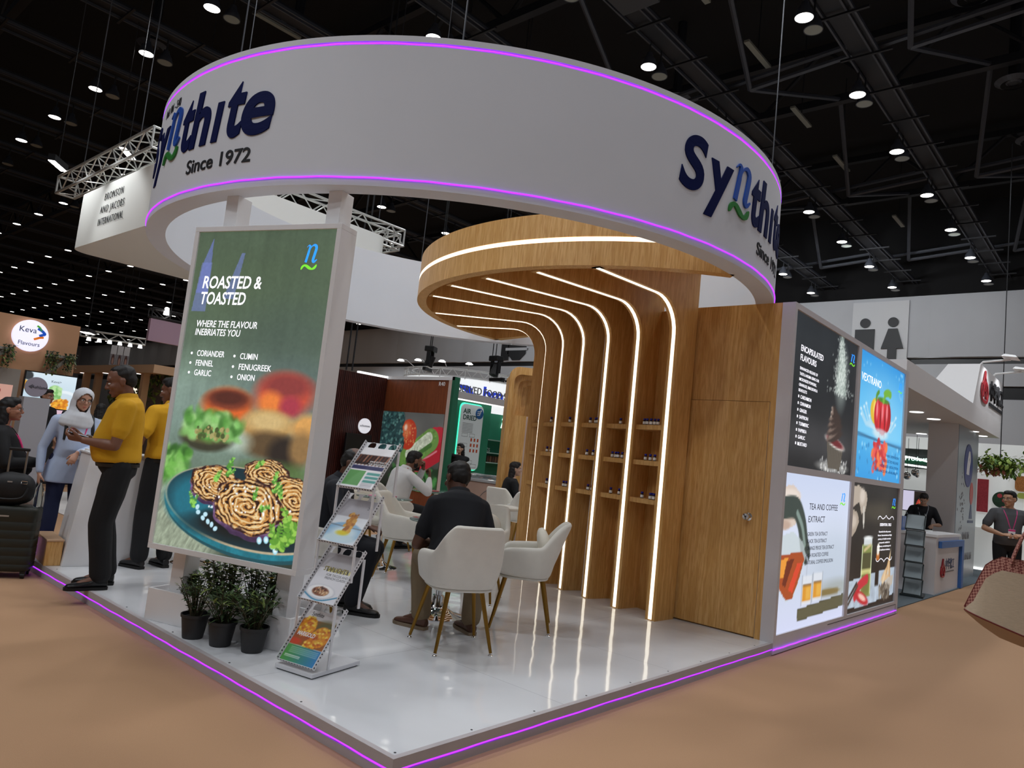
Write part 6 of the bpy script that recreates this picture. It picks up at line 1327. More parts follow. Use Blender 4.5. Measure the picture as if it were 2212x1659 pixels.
for k in range(7):
    a_ = R(170+19*k); o = thing('arm_spotlight', 'small arm spotlight on the round white truss', 'spotlight', (bx+(br+.5)*math.cos(a_), by+(br+.5)*math.sin(a_), 3.97), a_, 'arm spotlights on the round truss')
    MB().tube([(-.5, 0, -.1), (-.2, 0, .06), (0, 0, .05)], .012, 6).build('arm', wtruss, o); MB().lathe([(.001, .05), (.06, .05), (.12, 0), (.11, -.01), (.001, -.01)], 18).build('lamp_head', mat('lamp_head_glow', 'ffffff', .4, emit='ffffff', es=1.6), o, True)
for k, (x, y, z, lab) in enumerate([(10.0, 11.35, 3.55, 'black moving-head stage light hanging over the brown stand'), (11.2, 10.2, 3.5, 'black moving-head stage light hanging left of the shelf wall canopy')]):
    o = thing('stage_light', lab, 'stage light', (x, y, z), .5+k)
    MB().box(-.16, .16, -.12, .12, .16, .30).build('base', black, o, bev=.02); MB().box(-.15, -.11, -.05, .05, -.14, .18).box(.11, .15, -.05, .05, -.14, .18).build('yoke', black, o); MB().tube([(0, -.05, .06), (0, .04, -.2)], [.10, .12], 14).build('lamp_head', black, o, True)
    MB().box(-.35, .15, -.04, .04, -.34, -.26).build('clamp_bar', black, o)
    MB().cyl((0, .03, .3), (0, .03, 9.7), .012, n=6).cyl((.12, .03, .3), (.12, .03, 9.7), .012, n=6).build('cable', dark, o)
o = thing('hanging_cable_pair', 'pair of black hanging cables left of the brown stand', 'cables', (5.6, 8.6, 2.75))
MB().cyl((0, 0, -.2), (0, 0, 10.5), .016, n=6).build('cable', dark, o); MB().cyl((.09, -.05, -.2), (.09, -.05, 10.5), .016, n=6).build('cable', dark, o)
# wooden portal of the same stand, beside the shelf wall
t = thing('wooden_portal', 'oak portal with nested rounded ribs beyond the shelf wall', 'portal', (0, 0, 0))
pd = Vector((.74, -.67, 0)).normalized(); pn = Vector((-pd.y, pd.x, 0))                # along the portal front, and away from us
M = frame((6.52, 5.45, 0), pd, (0, 0, 1), (-pn.x, -pn.y, 0))
for k in range(5):
    x0 = .0+.085*k; zt = 2.76-.05*k if k else 2.76; zi = 2.70-.07*k; q = .15
    prof = [(x0, 0 if k == 0 else 1.98), (x0+.075, 0 if k == 0 else 1.98), (x0+.075, zi-.18)]+[(x0+.075+.12-.12*math.cos(a_), zi-.18+.12*math.sin(a_)) for a_ in np.linspace(0, math.pi/2, 5)]+[(1.3, zi-.06), (1.3, zt)]+[(x0+q-q*math.sin(a_), zt-q+q*math.cos(a_)) for a_ in np.linspace(0, math.pi/2, 6)]
    MB().prism(prof, -.10-.11*k, .02-.11*k, M).build('rib', oak, t)
MB().box(.075, .34, 0, 1.98, -.42, -.06, M).build('side_board', oak, t); MB().box(.0, .075, 0, 2.6, -.5, -.1, M).build('outer_board', oak, t)
MB().box(.34, .40, 0, 1.98, -.42, -.10, M).build('jamb', mat('blush_trim', ''), t)
# ================================================================ left: tan flavour stand
t = thing('tan_stand', 'tan stand wall carrying a round lit logo sign', 'stand', (0, 14, FZ))
wbox('wall', tan, t, -2.5, 2.91, 0, .12, 0, 3.10); wbox('grey_base', mat('grey_lining', 'a9a29a', .7), t, -2.5, 2.0, -.06, 0, 0, 2.07)
s = thing('round_sign', 'round lit white sign with a coloured arrowhead logo on the tan wall', 'sign', (2.05, 13.97, 2.645))
MB().lathe([(.305, 0), (.305, .06), (.295, .064)], 40, frame((0, 0, 0), (1, 0, 0), (0, 0, 1), (0, -1, 0))).build('disc', mat('sign_lit', 'e4e4f8', .4, emit='e2e0fa', es=.95), s)
lettr(s, 'Keva', .15, mat('ink_slate', '3a4a70', .5), (-.06, -.068, .06), (1, 0, 0)); lettr(s, 'Flavours', .11, mat('ink_slate', ''), (-.01, -.068, -.19), (1, 0, 0))
Ms = frame((.08, -.066, .02), (1, 0, 0), (0, 0, 1), (0, -1, 0))
for c, p, wd in (('5cae3a', [(.0, .19), (.05, .16), (.09, .10)], .035), ('1f56c0', [(.02, .14), (.10, .10), (.15, .05), (.12, .03), (.06, .0)], .05), ('e87a1c', [(.14, -.02), (.08, -.03), (.02, -.06), (-.02, -.08)], .042)): stroke(spl(p, 4), wd, 0, .004, Ms).build('logo_mark', mat('logo_'+c, c, .4, emit=c, es=.5), s)
for k, (x, lab) in enumerate(((1.32, 'grey angled shelf with trailing ivy, left on the tan wall'), (2.37, 'grey angled shelf with trailing ivy, right on the tan wall under the round sign'))):
    o = thing('wall_shelf', lab, 'shelf', (x, 13.98, 2.32)); gm = mat('shelf_grey', 'a8a49c', .6)
    MB().box(0, .42, -.22, 0, -.02, .03).build('board', gm, o); MB().prism([(0, -.36), (.06, -.36), (.40, -.02), (.30, -.02)], -.18, 0, frame((0, -.2, 0), (1, 0, 0), (0, 0, 1), (0, -1, 0))).build('bracket', gm, o)
    for j, xx in enumerate((.04, .38)):
        iv = thing('trailing_ivy', f'green trailing ivy hanging from the {"left" if j == 0 else "right"} end of the {"left" if k == 0 else "right"} grey wall shelf', 'plant', (x+xx, 13.85, 2.37), 0, 'trailing ivy on the wall shelves'); lv = MB(); st = MB(); gg = random.Random(k*2+j)
        for q in range(14):
            dx, dy = gg.uniform(-.10, .10), gg.uniform(-.16, .02); L = gg.uniform(.2, .44); st.tube([(dx*.5, dy, .0), (dx, dy-.05, -.05), (dx, dy-.06, -L)], .003, 4)
            for w_ in range(9): lv.m(w_ % 3); leaf(lv, Vector((dx, dy-.06, .03-L*w_/8)), Vector((gg.uniform(-1, 1), -.8, gg.uniform(-.9, .3))), Vector((0, 0, 1)), .06, .022)
        lv.build('foliage', leafm, iv); st.build('stem', stemm, iv)
s = thing('video_wall', 'bright screen showing a food plate under the tan wall', 'screen', (2.08, 13.88, 1.24))
MB().box(-.02, .90, 0, .06, -.02, .74).build('frame', black, s); poster_food(.88, .72).build('picture', frame((0, -.003, 0), (1, 0, 0), (0, 0, 1), (0, -1, 0)), LIT, s); lettr(s, 'Keva>', .07, mat('ink_slate', ''), (.53, -.006, .56), (1, 0, 0), ext=.0004)
s = thing('portrait_screen', 'pink-tinted screen with a red-haired face behind the women at the counter', 'screen', (1.86, 12.6, .84))
MB().box(-.02, 1.0, 0, .06, -.9, .46).build('frame', black, s); poster_face(.98, .44).build('picture', frame((0, -.003, 0), (1, 0, 0), (0, 0, 1), (0, -1, 0)), LIT, s)
s = thing('kiosk', 'grey kiosk with a round grey logo disc before the food screen', 'kiosk', (1.15, 9.75, FZ))
MB().box(-.15, .18, -.1, .15, 0, 1.53).build('body', mat('kiosk_grey', '9a9aa0', .6), s); MB().lathe([(.142, 0), (.142, .03)], 32, frame((-.02, -.06, 1.68), (1, 0, 0), (0, 0, 1), (0, -1, 0))).build('disc', mat('disc_grey', '8d8794', .6), s)
lettr(s, 'Ashland', .062, mat('ink_grey', '4a4850', .5), (.02, -.095, 1.66), (1, 0, 0)); MB().prism([(-.12, .0), (-.07, .035), (-.075, -.03)], 0, .004, frame((-.0, -.092, 1.68), (1, 0, 0), (0, 0, 1), (0, -1, 0))).build('logo_mark', mat('ink_grey', ''), s)
s = thing('peach_counter', 'peach box sign at the left edge behind the woman in a black jacket', 'counter', (-.35, 7.6, FZ)); MB().box(-.1, .68, 0, .3, 1.28, 1.62).build('body', mat('peach_panel', 'e0b0a0', .6, emit='e0a898', es=.25), s); MB().box(.2, .4, .05, .25, 0, 1.28).build('post', white, s); lettr(s, '21', .05, mat('print_red', 'b02030', .5), (.55, -.004, 1.53), (1, 0, 0))
# pergola stand
t = thing('pergola_stand', 'tan beamed pergola stand hung with greenery beyond the men in yellow', 'stand', (0, 0, FZ))
wbox('beam', tanb, t, 5.1, 9.5, 15.6, 15.85, 2.50, 2.70); wbox('beam', tanb, t, 5.1, 5.35, 15.85, 21.6, 2.50, 2.70); wbox('soffit', mat('tan_soffit', 'c8a888', .8), t, 5.35, 9.5, 15.85, 21.6, 2.62, 2.68)
for x, y in ((5.2, 19.5), (5.2, 20.4), (5.25, 16.5), (7.4, 15.7)): wbox('post', tanb, t, x, x+.16, y, y+.16, 0, 2.5)
wbox('back_wall', mat('taupe_wall', '8d8484', .8), t, 6.3, 6.4, 16, 21.4, 0, 2.6)
s = MB(); stroke([(.20*math.cos(a_), .20*math.sin(a_)) for a_ in np.linspace(.4, 6.2, 26)], [.02+.06*math.sin(math.pi*i/25) for i in range(26)], 0, .03, lookx(19.65, 1.95, 6.27), s); s.build('logo_mark', black, t); stroke([(.11*math.cos(a_+2), .11*math.sin(a_+2)) for a_ in np.linspace(.4, 6.0, 20)], .04, 0, .03, lookx(19.65, 1.95, 6.27)).build('logo_mark', black, t)
MB().lathe([(.30, 0), (.31, .004)], 28, lookx(19.65, 1.95, 6.29)).build('logo_halo', mat('halo_white', 'ffffff', .5, emit='fff6e0', es=1.1), t); lettr(t, 'S', .5, black, (6.26, 18.85, 1.78), (0, -1, 0), bold=.03, ext=.03)
for k, (y, n) in enumerate(((20.6, 0), (18.9, 0), (16.9, 0))): MB().lathe([(.09, 0), (.1, -.01), (.001, -.012)], 16, T((5.23, y, 2.5))).build('downlight', mat('soft_light', ''), t)
for k, (x0, y0, x1, y1, lab) in enumerate(((5.6, 19.6, 5.6, 16.4, 'curtain of hanging greenery along the left beam of the pergola'), (5.5, 15.75, 8.5, 15.75, 'curtain of hanging greenery along the front beam of the pergola'))):
    iv = thing('hanging_greenery', lab, 'plant', (0, 0, 2.4), 0); lv = MB(); gg = random.Random(30+k)
    for q in range(330):
        s_ = gg.random(); L = gg.random()**1.5*.8; p = Vector((x0+(x1-x0)*s_+gg.uniform(-.1, .1), y0+(y1-y0)*s_+gg.uniform(-.1, .1), .05-L)); lv.m(q % 3); leaf(lv, p, Vector((gg.uniform(-1, 1), gg.uniform(-1, 1), gg.uniform(-1.2, .1))), Vector((0, 0, 1)), .16, .05)
    lv.build('foliage', leafm, iv)
wbox('yellow_picture', mat('yellow_print', 'd8d040', .5, emit='d8dc30', es=.4), t, 5.9, 6.3, 15.95, 16, 1.35, 2.0)
# pale pink flowers behind the profile man
iv = thing('flower_arrangement', 'bunch of pale coral flowers behind the man in profile', 'flowers', (1.72, 8.5, 1.0)); lv = MB(); gg = random.Random(4)
for q in range(70):
    a_ = gg.uniform(0, 6.28); e_ = gg.uniform(.1, 1.4); d = Vector((math.cos(a_)*math.cos(e_), math.sin(a_)*math.cos(e_), math.sin(e_))); leaf(lv, d*gg.uniform(.03, .16), d, Vector((0, 0, 1)), .11, .03)
lv.build('petals', mat('coral_petal', 'd89a88', .6), iv); MB().lathe([(.05, -1.1), (.07, -1.08), (.05, -.3), (.04, 0)], 16).build('vase', white, iv, True)
# banners far behind
for k in range(3):
    o = thing('portrait_banner', f'{["left", "middle", "right"][k]} of three white banners with a portrait hanging far behind the pergola', 'banner', (6.40+.17*k, 22.2-.06*k, 2.85), -.33, 'hanging portrait banners')
    MB().box(0, .16, 0, .01, 0, .62).build('cloth', whitepr, o); MB().cyl((.08, 0, .6), (.08, 0, 10.4), .004, n=5).build('cable', dark, o); poster_faces(.15, .61).build('print', frame((.005, -.002, .005), (1, 0, 0), (0, 0, 1), (0, -1, 0)), paintmat('print', 0), o)
o = thing('lighting_truss', 'silver lighting truss above the three portrait banners', 'truss', (0, 0, 0)); truss(o, (5.6, 22.6, 3.72), (7.3, 22.0, 3.72), .2, .25, alu, r=.018)
for k in range(6): MB().lathe([(.001, .12), (.05, .1), (.07, 0), (.001, -.002)], 12, T((5.8+.27*k, 22.45-.095*k, 3.5))).build('lamp', mat('lamp_head_glow', ''), o)
o = thing('pink_hanging_sign', 'pale pink box sign hanging from a black truss behind the totem poster', 'sign', (5.25, 16.6, 3.25)); MB().box(0, 2.2, 0, .12, 0, .56).build('box', mat('pale_pink', 'c9a8bc', .7), o); truss(o, (0, .1, .72), (2.2, .1, .72), .22, .3, dark, r=.02); MB().cyl((.5, .1, .5), (.5, .1, 10), .01, n=5).build('cable', dark, o); MB().cyl((1.9, .1, .5), (1.9, .1, 10), .01, n=5).build('cable', dark, o)
MB().lathe([(.001, .2), (.05, .18), (.07, 0), (.001, -.002)], 14, T((.35, .0, .72))).build('lamp', mat('lamp_glow', ''), o)
# white hanging box sign with truss
t = thing('white_hanging_sign', 'rounded white box sign with spaced black lettering hung from a silver truss', 'sign', (1.74, 11.42, 0))
def rrect(x0, x1, y0, y1, r, n=10):
    o = []
    for cx, cy, a0 in ((x1-r, y1-r, 0), (x0+r, y1-r, 90), (x0+r, y0+r, 180), (x1-r, y0+r, 270)): o += [(cx+r*math.cos(R(a0+90*i/n)), cy+r*math.sin(R(a0+90*i/n))) for i in range(n+1)]
    return o
MB().prism(rrect(0, 3.9, -3.6, 0, .32), 3.98, 4.90).build('box', mat('white_fabric_box', 'e4e4de', .7), t, True, angle=30)
for k, s_ in enumerate(('BRONSON', 'AND JACOBS', 'INTERNATIONAL')): lettr(t, s_, .17, blackpr, (-.012, -1.72, 4.62-.2*k), (0, -1, 0), ext=.003, space=1.25, bold=-.018, fit=(.74, .95, 1.0)[k])
slab('bounce_floor', 1.4, 7.5, 7.2, 11.6, FZ+.012, mat('pale_bounce_floor', 'd8d6d2', .4), .01)  # added slab out of view, pale to bounce light onto the sign's underside
t2 = thing('silver_truss', 'square silver truss frame above the rounded white sign', 'truss', (0, 0, 0))
truss(t2, (1.80, 12.35, 5.25), (1.80, 8.3, 5.25), .30, .32, alu); truss(t2, (1.95, 8.2, 5.08), (6.1, 8.2, 5.08), .30, .32, alu); truss(t2, (6.1, 8.35, 5.08), (6.1, 12.3, 5.08), .3, .32, alu)
for x, y in ((1.8, 11.6), (1.8, 9.2), (5.6, 8.2)): MB().cyl((x, y, 5.3), (x, y, 9.6), .008, n=5).build('chain', MATS['chain_steel'], t2)
for k in range(2):
    o = thing('floodlight', ['bright rectangular floodlight at the far end of the silver truss', 'bright bar floodlight behind the silver truss'][k], 'floodlight', ((1.75, 12.9, 5.75), (2.45, 11.6, 6.0))[k], .9); MB().box(-.28, .28, -.06, .06, -.0, .12).build('housing', dark, o); MB().cyl((0, 0, .1), (0, 0, 7.4), .008, n=5).build('cable', dark, o); MB().box(-.27, .27, -.055, .055, -.012, .0).build('lens', mat('lamp_glow', ''), o)
o = thing('floodlight', 'bright square floodlight beside the right end of the tan wall', 'floodlight', (3.3, 14.8, 2.98), .9); MB().box(-.16, .16, -.1, .1, 0, .08).build('housing', dark, o); MB().box(-.15, .15, -.09, .09, -.01, 0).build('lens', mat('lamp_glow', ''), o); MB().cyl((0, 0, .08), (0, 0, 10.2), .008, n=5).build('cable', dark, o)
for x, y, z in ((2.0, 10.2, 4.92), (3.4, 9.2, 4.95)): pass
for y in (11.0, 9.6): spot(.9, y, 5.35, 60, 1.5, .06, tgt=(1.74, y-.2, 4.3))
# ================================================================ right: white stand with the flat canopy
t = thing('white_canopy_stand', 'white stand with a flat canopy of downlights and a slanted logo box on top', 'stand', (0, 0, 0))
cw = mat('canopy_white', 'd4d2d2', .6); MB().box(8.5, 16.4, .15, 6.0, 2.8, 3.16).build('canopy', cw, t)
MB().rings([[(13.3, .16, 3.16), (16.7, .16, 3.16), (16.7, 1.1, 3.16), (13.3, 1.1, 3.16)], [(13.9, .16, 4.0), (16.7, .16, 4.0), (16.7, .7, 4.0), (13.9, .7, 4.0)]]).build('logo_box', cw, t)
Mr = frame((13.7, .150, 3.2), (1, 0, 0), (0, 0, 1), (0, -1, 0))
redm = mat('logo_red', 'a01c28', .4)
def flame(M, s, b=None):
    b = MB(); stroke(spl([(.1, .5), (.05, .25), (.2, .05), (.5, .0), (.8, .05), (.95, .28), (.85, .55)], 5), .09, 0, .02, M @ T(s=(s, s, 1)), b); stroke(spl([(.1, .5), (.3, .62), (.5, .95), (.55, .7), (.85, .55)], 5), .09, 0, .02, M @ T(s=(s, s, 1)), b); stroke(spl([(.3, .15), (.42, .5), (.6, .75)], 4), .07, 0, .02, M @ T(s=(s, s, 1)), b); stroke(spl([(.35, .35), (.7, .4)], 4), .07, 0, .02, M @ T(s=(s, s, 1)), b); stroke(spl([(.6, .6), (.62, .2), (.78, .15)], 4), .07, 0, .02, M @ T(s=(s, s, 1)), b); return b
flame(Mr @ T((.25, .12, 0), s=(1.25, 1, 1)), .62).build('logo_mark', redm, t); lettering('\u4e2d\u534e\u5316\u5de5', .42, blackpr, Mr @ T((1.2, .28, 0)), t, align='LEFT', ext=.02, bold=.02, fit=1.65); MB().box(1.2, 2.85, .12, .19, 0, .01, Mr).build('lettering_bar', blackpr, t)
for x, y in ((11.7, .72), (12.8, .68), (13.7, .68), (16.2, 1.6), (15.0, .42), (16.0, .42)): MB().lathe([(.10, 0), (.11, -.008), (.001, -.01)], 20, T((x, y, 2.8))).build('downlight', mat('soft_light', ''), t, True)
for x in (14.4, 15.9):
    MB().tube([(x, .3, 4.0), (x, .2, 4.12), (x, -.25, 4.16)], .02, 6).build('lamp_arm', wtruss, t); MB().rings([[(x-.22, -.38, 4.17), (x+.22, -.38, 4.17), (x+.22, -.12, 4.2), (x-.22, -.12, 4.2)], [(x-.16, -.34, 4.22), (x+.16, -.34, 4.22), (x+.16, -.16, 4.25), (x-.16, -.16, 4.25)]]).build('lamp_head', wtruss, t)
    spot(x, -.3, 4.1, 25, 1.8, .1, tgt=(x, .15, 3.4))
MB().box(13.5, 15.5, .40, .9, FZ, 2.8).build('column', cw, t); MB().box(13.51, 15.49, .39, .40, FZ, 2.79).build('column_face', mat('silver_print', '8f9aa2', .35, .3), t)
Mc = frame((13.5, .388, 0), (1, 0, 0), (0, 0, 1), (0, -1, 0))
MB().lathe([(.42, 0), (.42, .006)], 28, Mc @ T((1.0, 2.08, 0))).build('round_mark', mat('indigo_print', '2c3a80', .5), t); stroke(spl([(.85, 1.9), (.9, 2.1), (1.02, 2.32), (1.1, 2.2), (1.02, 2.05), (1.0, 1.9)], 4), .1, .006, .01, Mc).build('round_mark_figure', whitepr, t)
g = random.Random(3); b = MB(); [b.lathe([(.012+.02*g.random(), 0), (.01, .003)], 7, Mc @ T((.55+.12*g.gauss(0, 1), 1.25+.25*g.gauss(0, 1), 0))) for _ in range(46)]; b.build('splash_print', greypr, t)
MB().lathe([(.17, 0), (.17, .004)], 20, Mc @ T((1.42, 1.55, 0), s=(1, 1.3, 1))).build('red_mark', mat('coral_print', 'c04a48', .5), t); stroke([(1.42, 1.33), (1.42, 1.05)], [.06, .3], 0, .004, Mc).build('tower_mark', mat('ink_slate', ''), t); MB().box(1.15, 1.7, .97, 1.02, 0, .004, Mc).build('tower_mark', mat('ink_slate', ''), t)
for s_, z, x, f_ in (('VANILLIN', .66, 1.0, .7), ('ETHYL VANILLIN', .26, 1.0, 1.3)): lettering(s_, .2, greypr, Mc @ T((x, z, 0)), t, ext=.002, fit=f_)
slab('floor_1', 8.05, 18.4, .10, 6.5, FZ+.012, mat('grey_carpet', '5c666c', .95, noise=.1, nscale=200), .01)
t = thing('white_counter', 'white reception counter with a blue angle bar and red logo under the flat canopy', 'counter', (10.66, .13, FZ+.012))
MB().box(0, 1.75, 0, .95, 0, .86).build('body', mat('counter_white', 'd8d6d8', .5), t); MB().box(-.02, 1.77, -.02, .97, .86, .90).build('counter_top', white, t)
blu = mat('blue_bar', '3a6aae', .5); MB().box(.15, 1.92, -.05, -.005, .70, .80).build('angle_bar', blu, t); MB().box(1.76, 1.92, -.05, .25, 0, .70).build('angle_bar', blu, t)
Mk = frame((.35, -.003, .25), (1, 0, 0), (0, 0, 1), (0, -1, 0)); flame(Mk, .28).build('logo_mark', redm, t); lettering('\u4e2d\u534e\u5316\u5de5', .19, mat('ink_slate', ''), Mk @ T((.36, .11, 0)), t, align='LEFT', ext=.003, fit=.66); MB().box(.36, 1.02, .05, .07, 0, .003, Mk).build('lettering_bar', greypr, t)
o = MB().box(-.12, .12, -.1, .1, 0, .22).build('tray_box', mat('clear_blue', '2a64b0', .3)); o.location = (10.95, .75, FZ+.912); tag(o, 'blue tray box on the white counter', 'box')
paper('leaflet_pile', 'white leaflets spread on the white counter', 'leaflets', (11.6, .5, FZ+.912), .2, .5, .25, whitepr, .02)
t = thing('zigzag_stand', 'dark folding zigzag leaflet stand beside the white end wall', 'stand', (10.0, .28, FZ+.012), .15); b = MB(); cl = MB()
for k in range(5):
    z = .03+.235*k; 
    for y in (-.12, .12):
        b.cyl((-.10, y, z), (.16, y, z+.20), .010, n=6); b.cyl((.16, y, z+.20), (-.10, y, z+.235), .010, n=6)
    for x, zz in ((-.10, z), (.16, z+.2)): b.cyl((x, -.12, zz), (x, .12, zz), .010, n=6)
    cl.rings([[(-.09, -.11, z+.01), (-.09, .11, z+.01), (-.088, .11, z+.008), (-.088, -.11, z+.008)], [(.15, -.11, z+.20), (.15, .11, z+.20), (.152, .11, z+.198), (.152, -.11, z+.198)]])
b.build('frame', mat('gunmetal', '4a5254', .35, .8), t); cl.build('tray', mat('tray_grey', '8a9498', .3), t); MB().box(-.14, .3, -.15, .15, 0, .03).build('base', mat('gunmetal', ''), t)
# white stand behind it
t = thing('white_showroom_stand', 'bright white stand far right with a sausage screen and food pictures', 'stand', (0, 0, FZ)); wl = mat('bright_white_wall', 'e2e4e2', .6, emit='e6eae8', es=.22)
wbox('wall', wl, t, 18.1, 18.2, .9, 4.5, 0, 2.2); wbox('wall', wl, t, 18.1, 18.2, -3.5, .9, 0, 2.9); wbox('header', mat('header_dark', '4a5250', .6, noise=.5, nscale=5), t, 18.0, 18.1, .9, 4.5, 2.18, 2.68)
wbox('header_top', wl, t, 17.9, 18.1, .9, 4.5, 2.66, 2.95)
poster_sausage(.66, .47).build('screen_picture', frame((17.5, 2.21, 1.15), (0, -1, 0), (0, 0, 1), (-1, 0, 0)), LIT, t); wbox('screen_back', black, t, 17.505, 17.56, 1.54, 2.22, 1.13, 1.64)
b = MB(); b.tube([(17.45, 2.6-1.1*s_, 2.42+.06*math.sin(math.pi*s_)-.14*s_) for s_ in np.linspace(0, 1, 14)]+[(17.45, 1.36, 2.21), (17.45, 1.4, 2.18), (17.45, 2.6, 2.26)], .022, 6); b.build('neon_loop', mat('soft_light', ''), t)
wbox('sign_band', mat('deep_green', ''), t, 17.46, 17.47, 1.6, 2.6, 2.26, 2.36)
lettr(t, 'Our Products', .15, mat('neon_white', ''), (17.44, 2.08, 2.34), (0, -1, 0), ext=.008)
wbox('wall_picture', mat('pic_red', 'b03a44', .6, noise=.3, nscale=40), t, 18.06, 18.1, .56, .78, 1.3, 2.06)
M = lookx(.29, 1.62, 18.05); MB().lathe([(.185, 0), (.185, .01)], 28, M).build('melon_picture', mat('melon_green', '2c4a34', .5, noise=.5, nscale=14), t)
for x, y, r_ in ((-.04, .09, .05), (.05, -.01, .045)): MB().lathe([(r_, .01), (r_, .014)], 18, M @ T((x, y, 0))).build('melon_flesh', mat('melon_red', 'b8404a', .5), t)
M = lookx(-.06, 2.02, 18.05); MB().prism(rrect(-.11, .3, -.17, .18, .09, 5), 0, .01, M).build('grain_picture', mat('grain_brown', '9a5a2c', .6, noise=.5, nscale=60, col2='d09050'), t); MB().prism(rrect(-.06, .3, -.33, -.2, .06, 5), 0, .01, M).build('grain_picture', mat('lime_print', 'b4c060', .6), t)
MB().box(17.4, 18.05, -.9, .95, .0, .95).build('display_counter', wl, t); MB().box(17.38, 17.4, -.9, .95, .02, .06).build('light_edge', mat('soft_light', ''), t)
for k, (y, z) in enumerate(((1.92, 1.84), (1.75, 1.93), (1.71, 1.86), (1.37, 1.94), (1.16, 1.94))):
    o = thing('pendant_ball', ['mirrored ball pendant, leftmost in the white stand', 'large mirrored ball pendant, second from left in the white stand', 'small mirrored ball pendant below the second one in the white stand', 'mirrored ball pendant left of the silver column', 'mirrored ball pendant touching the silver column edge'][k], 'pendant', (16.5, y, z), 0, 'mirrored ball pendants'); q_ = .045 if k == 2 else .09; MB().ell((0, 0, 0), (q_, q_, q_)).build('ball', chrome, o, True); MB().cyl((0, 0, q_*.9), (0, 0, .86), .005, n=5).build('cord', dark, o)
for k in range(6):
    o = MB().box(-.17, .17, -.17, .17, 0, .16).build('hamper', mat('hamper_brown', '5a4230', .7, noise=.3, nscale=20)) if k == 0 else dup(hamper0)
    if k == 0: hamper0 = o
    o.location = (15.6+.2*(k//3), 1.60-.36*(k % 3)+.04*(k//3), FZ+.70+.17*(k//3)); tag(o, f'brown lidded hamper, {["left", "middle", "right"][k % 3]} of the {["lower", "upper"][k//3]} row behind the white counter', 'hamper', 'brown hampers')
o = thing('back_counter', 'low white counter under the brown hampers', 'counter', (15.75, 1.35, FZ)); MB().box(-.45, .4, -.75, .55, .0, .70).build('body', white, o)
iv = thing('hanging_plants', 'mass of green and coral foliage hanging over the right-hand white stand', 'plants', (16.5, .14, 2.24)); lv = MB(); gg = random.Random(8)
for q in range(800):
    s_ = gg.gauss(0, .38); p = Vector((gg.gauss(0, .2), max(-.42, min(.45, s_*.55)), gg.gauss(0, .09))); k_ = 0 if gg.random() < .45 else 1
    lv.m(2 if (p.z < -.07 and gg.random() < .7 and p.y > -.1) else k_); leaf(lv, p, Vector((gg.uniform(-1, .4), gg.uniform(-1, 1), gg.uniform(-1, .8))), Vector((0, 0, 1)), .12, .032)
lv.build('foliage', [mat('fern_green', '4f7030', .6), mat('fern_light', '93ac4e', .6), mat('coral_leaf', 'b0705c', .6)], iv); MB().cyl((0, 0, .1), (0, 0, 7.2), .01, n=5).build('cable', dark, iv)
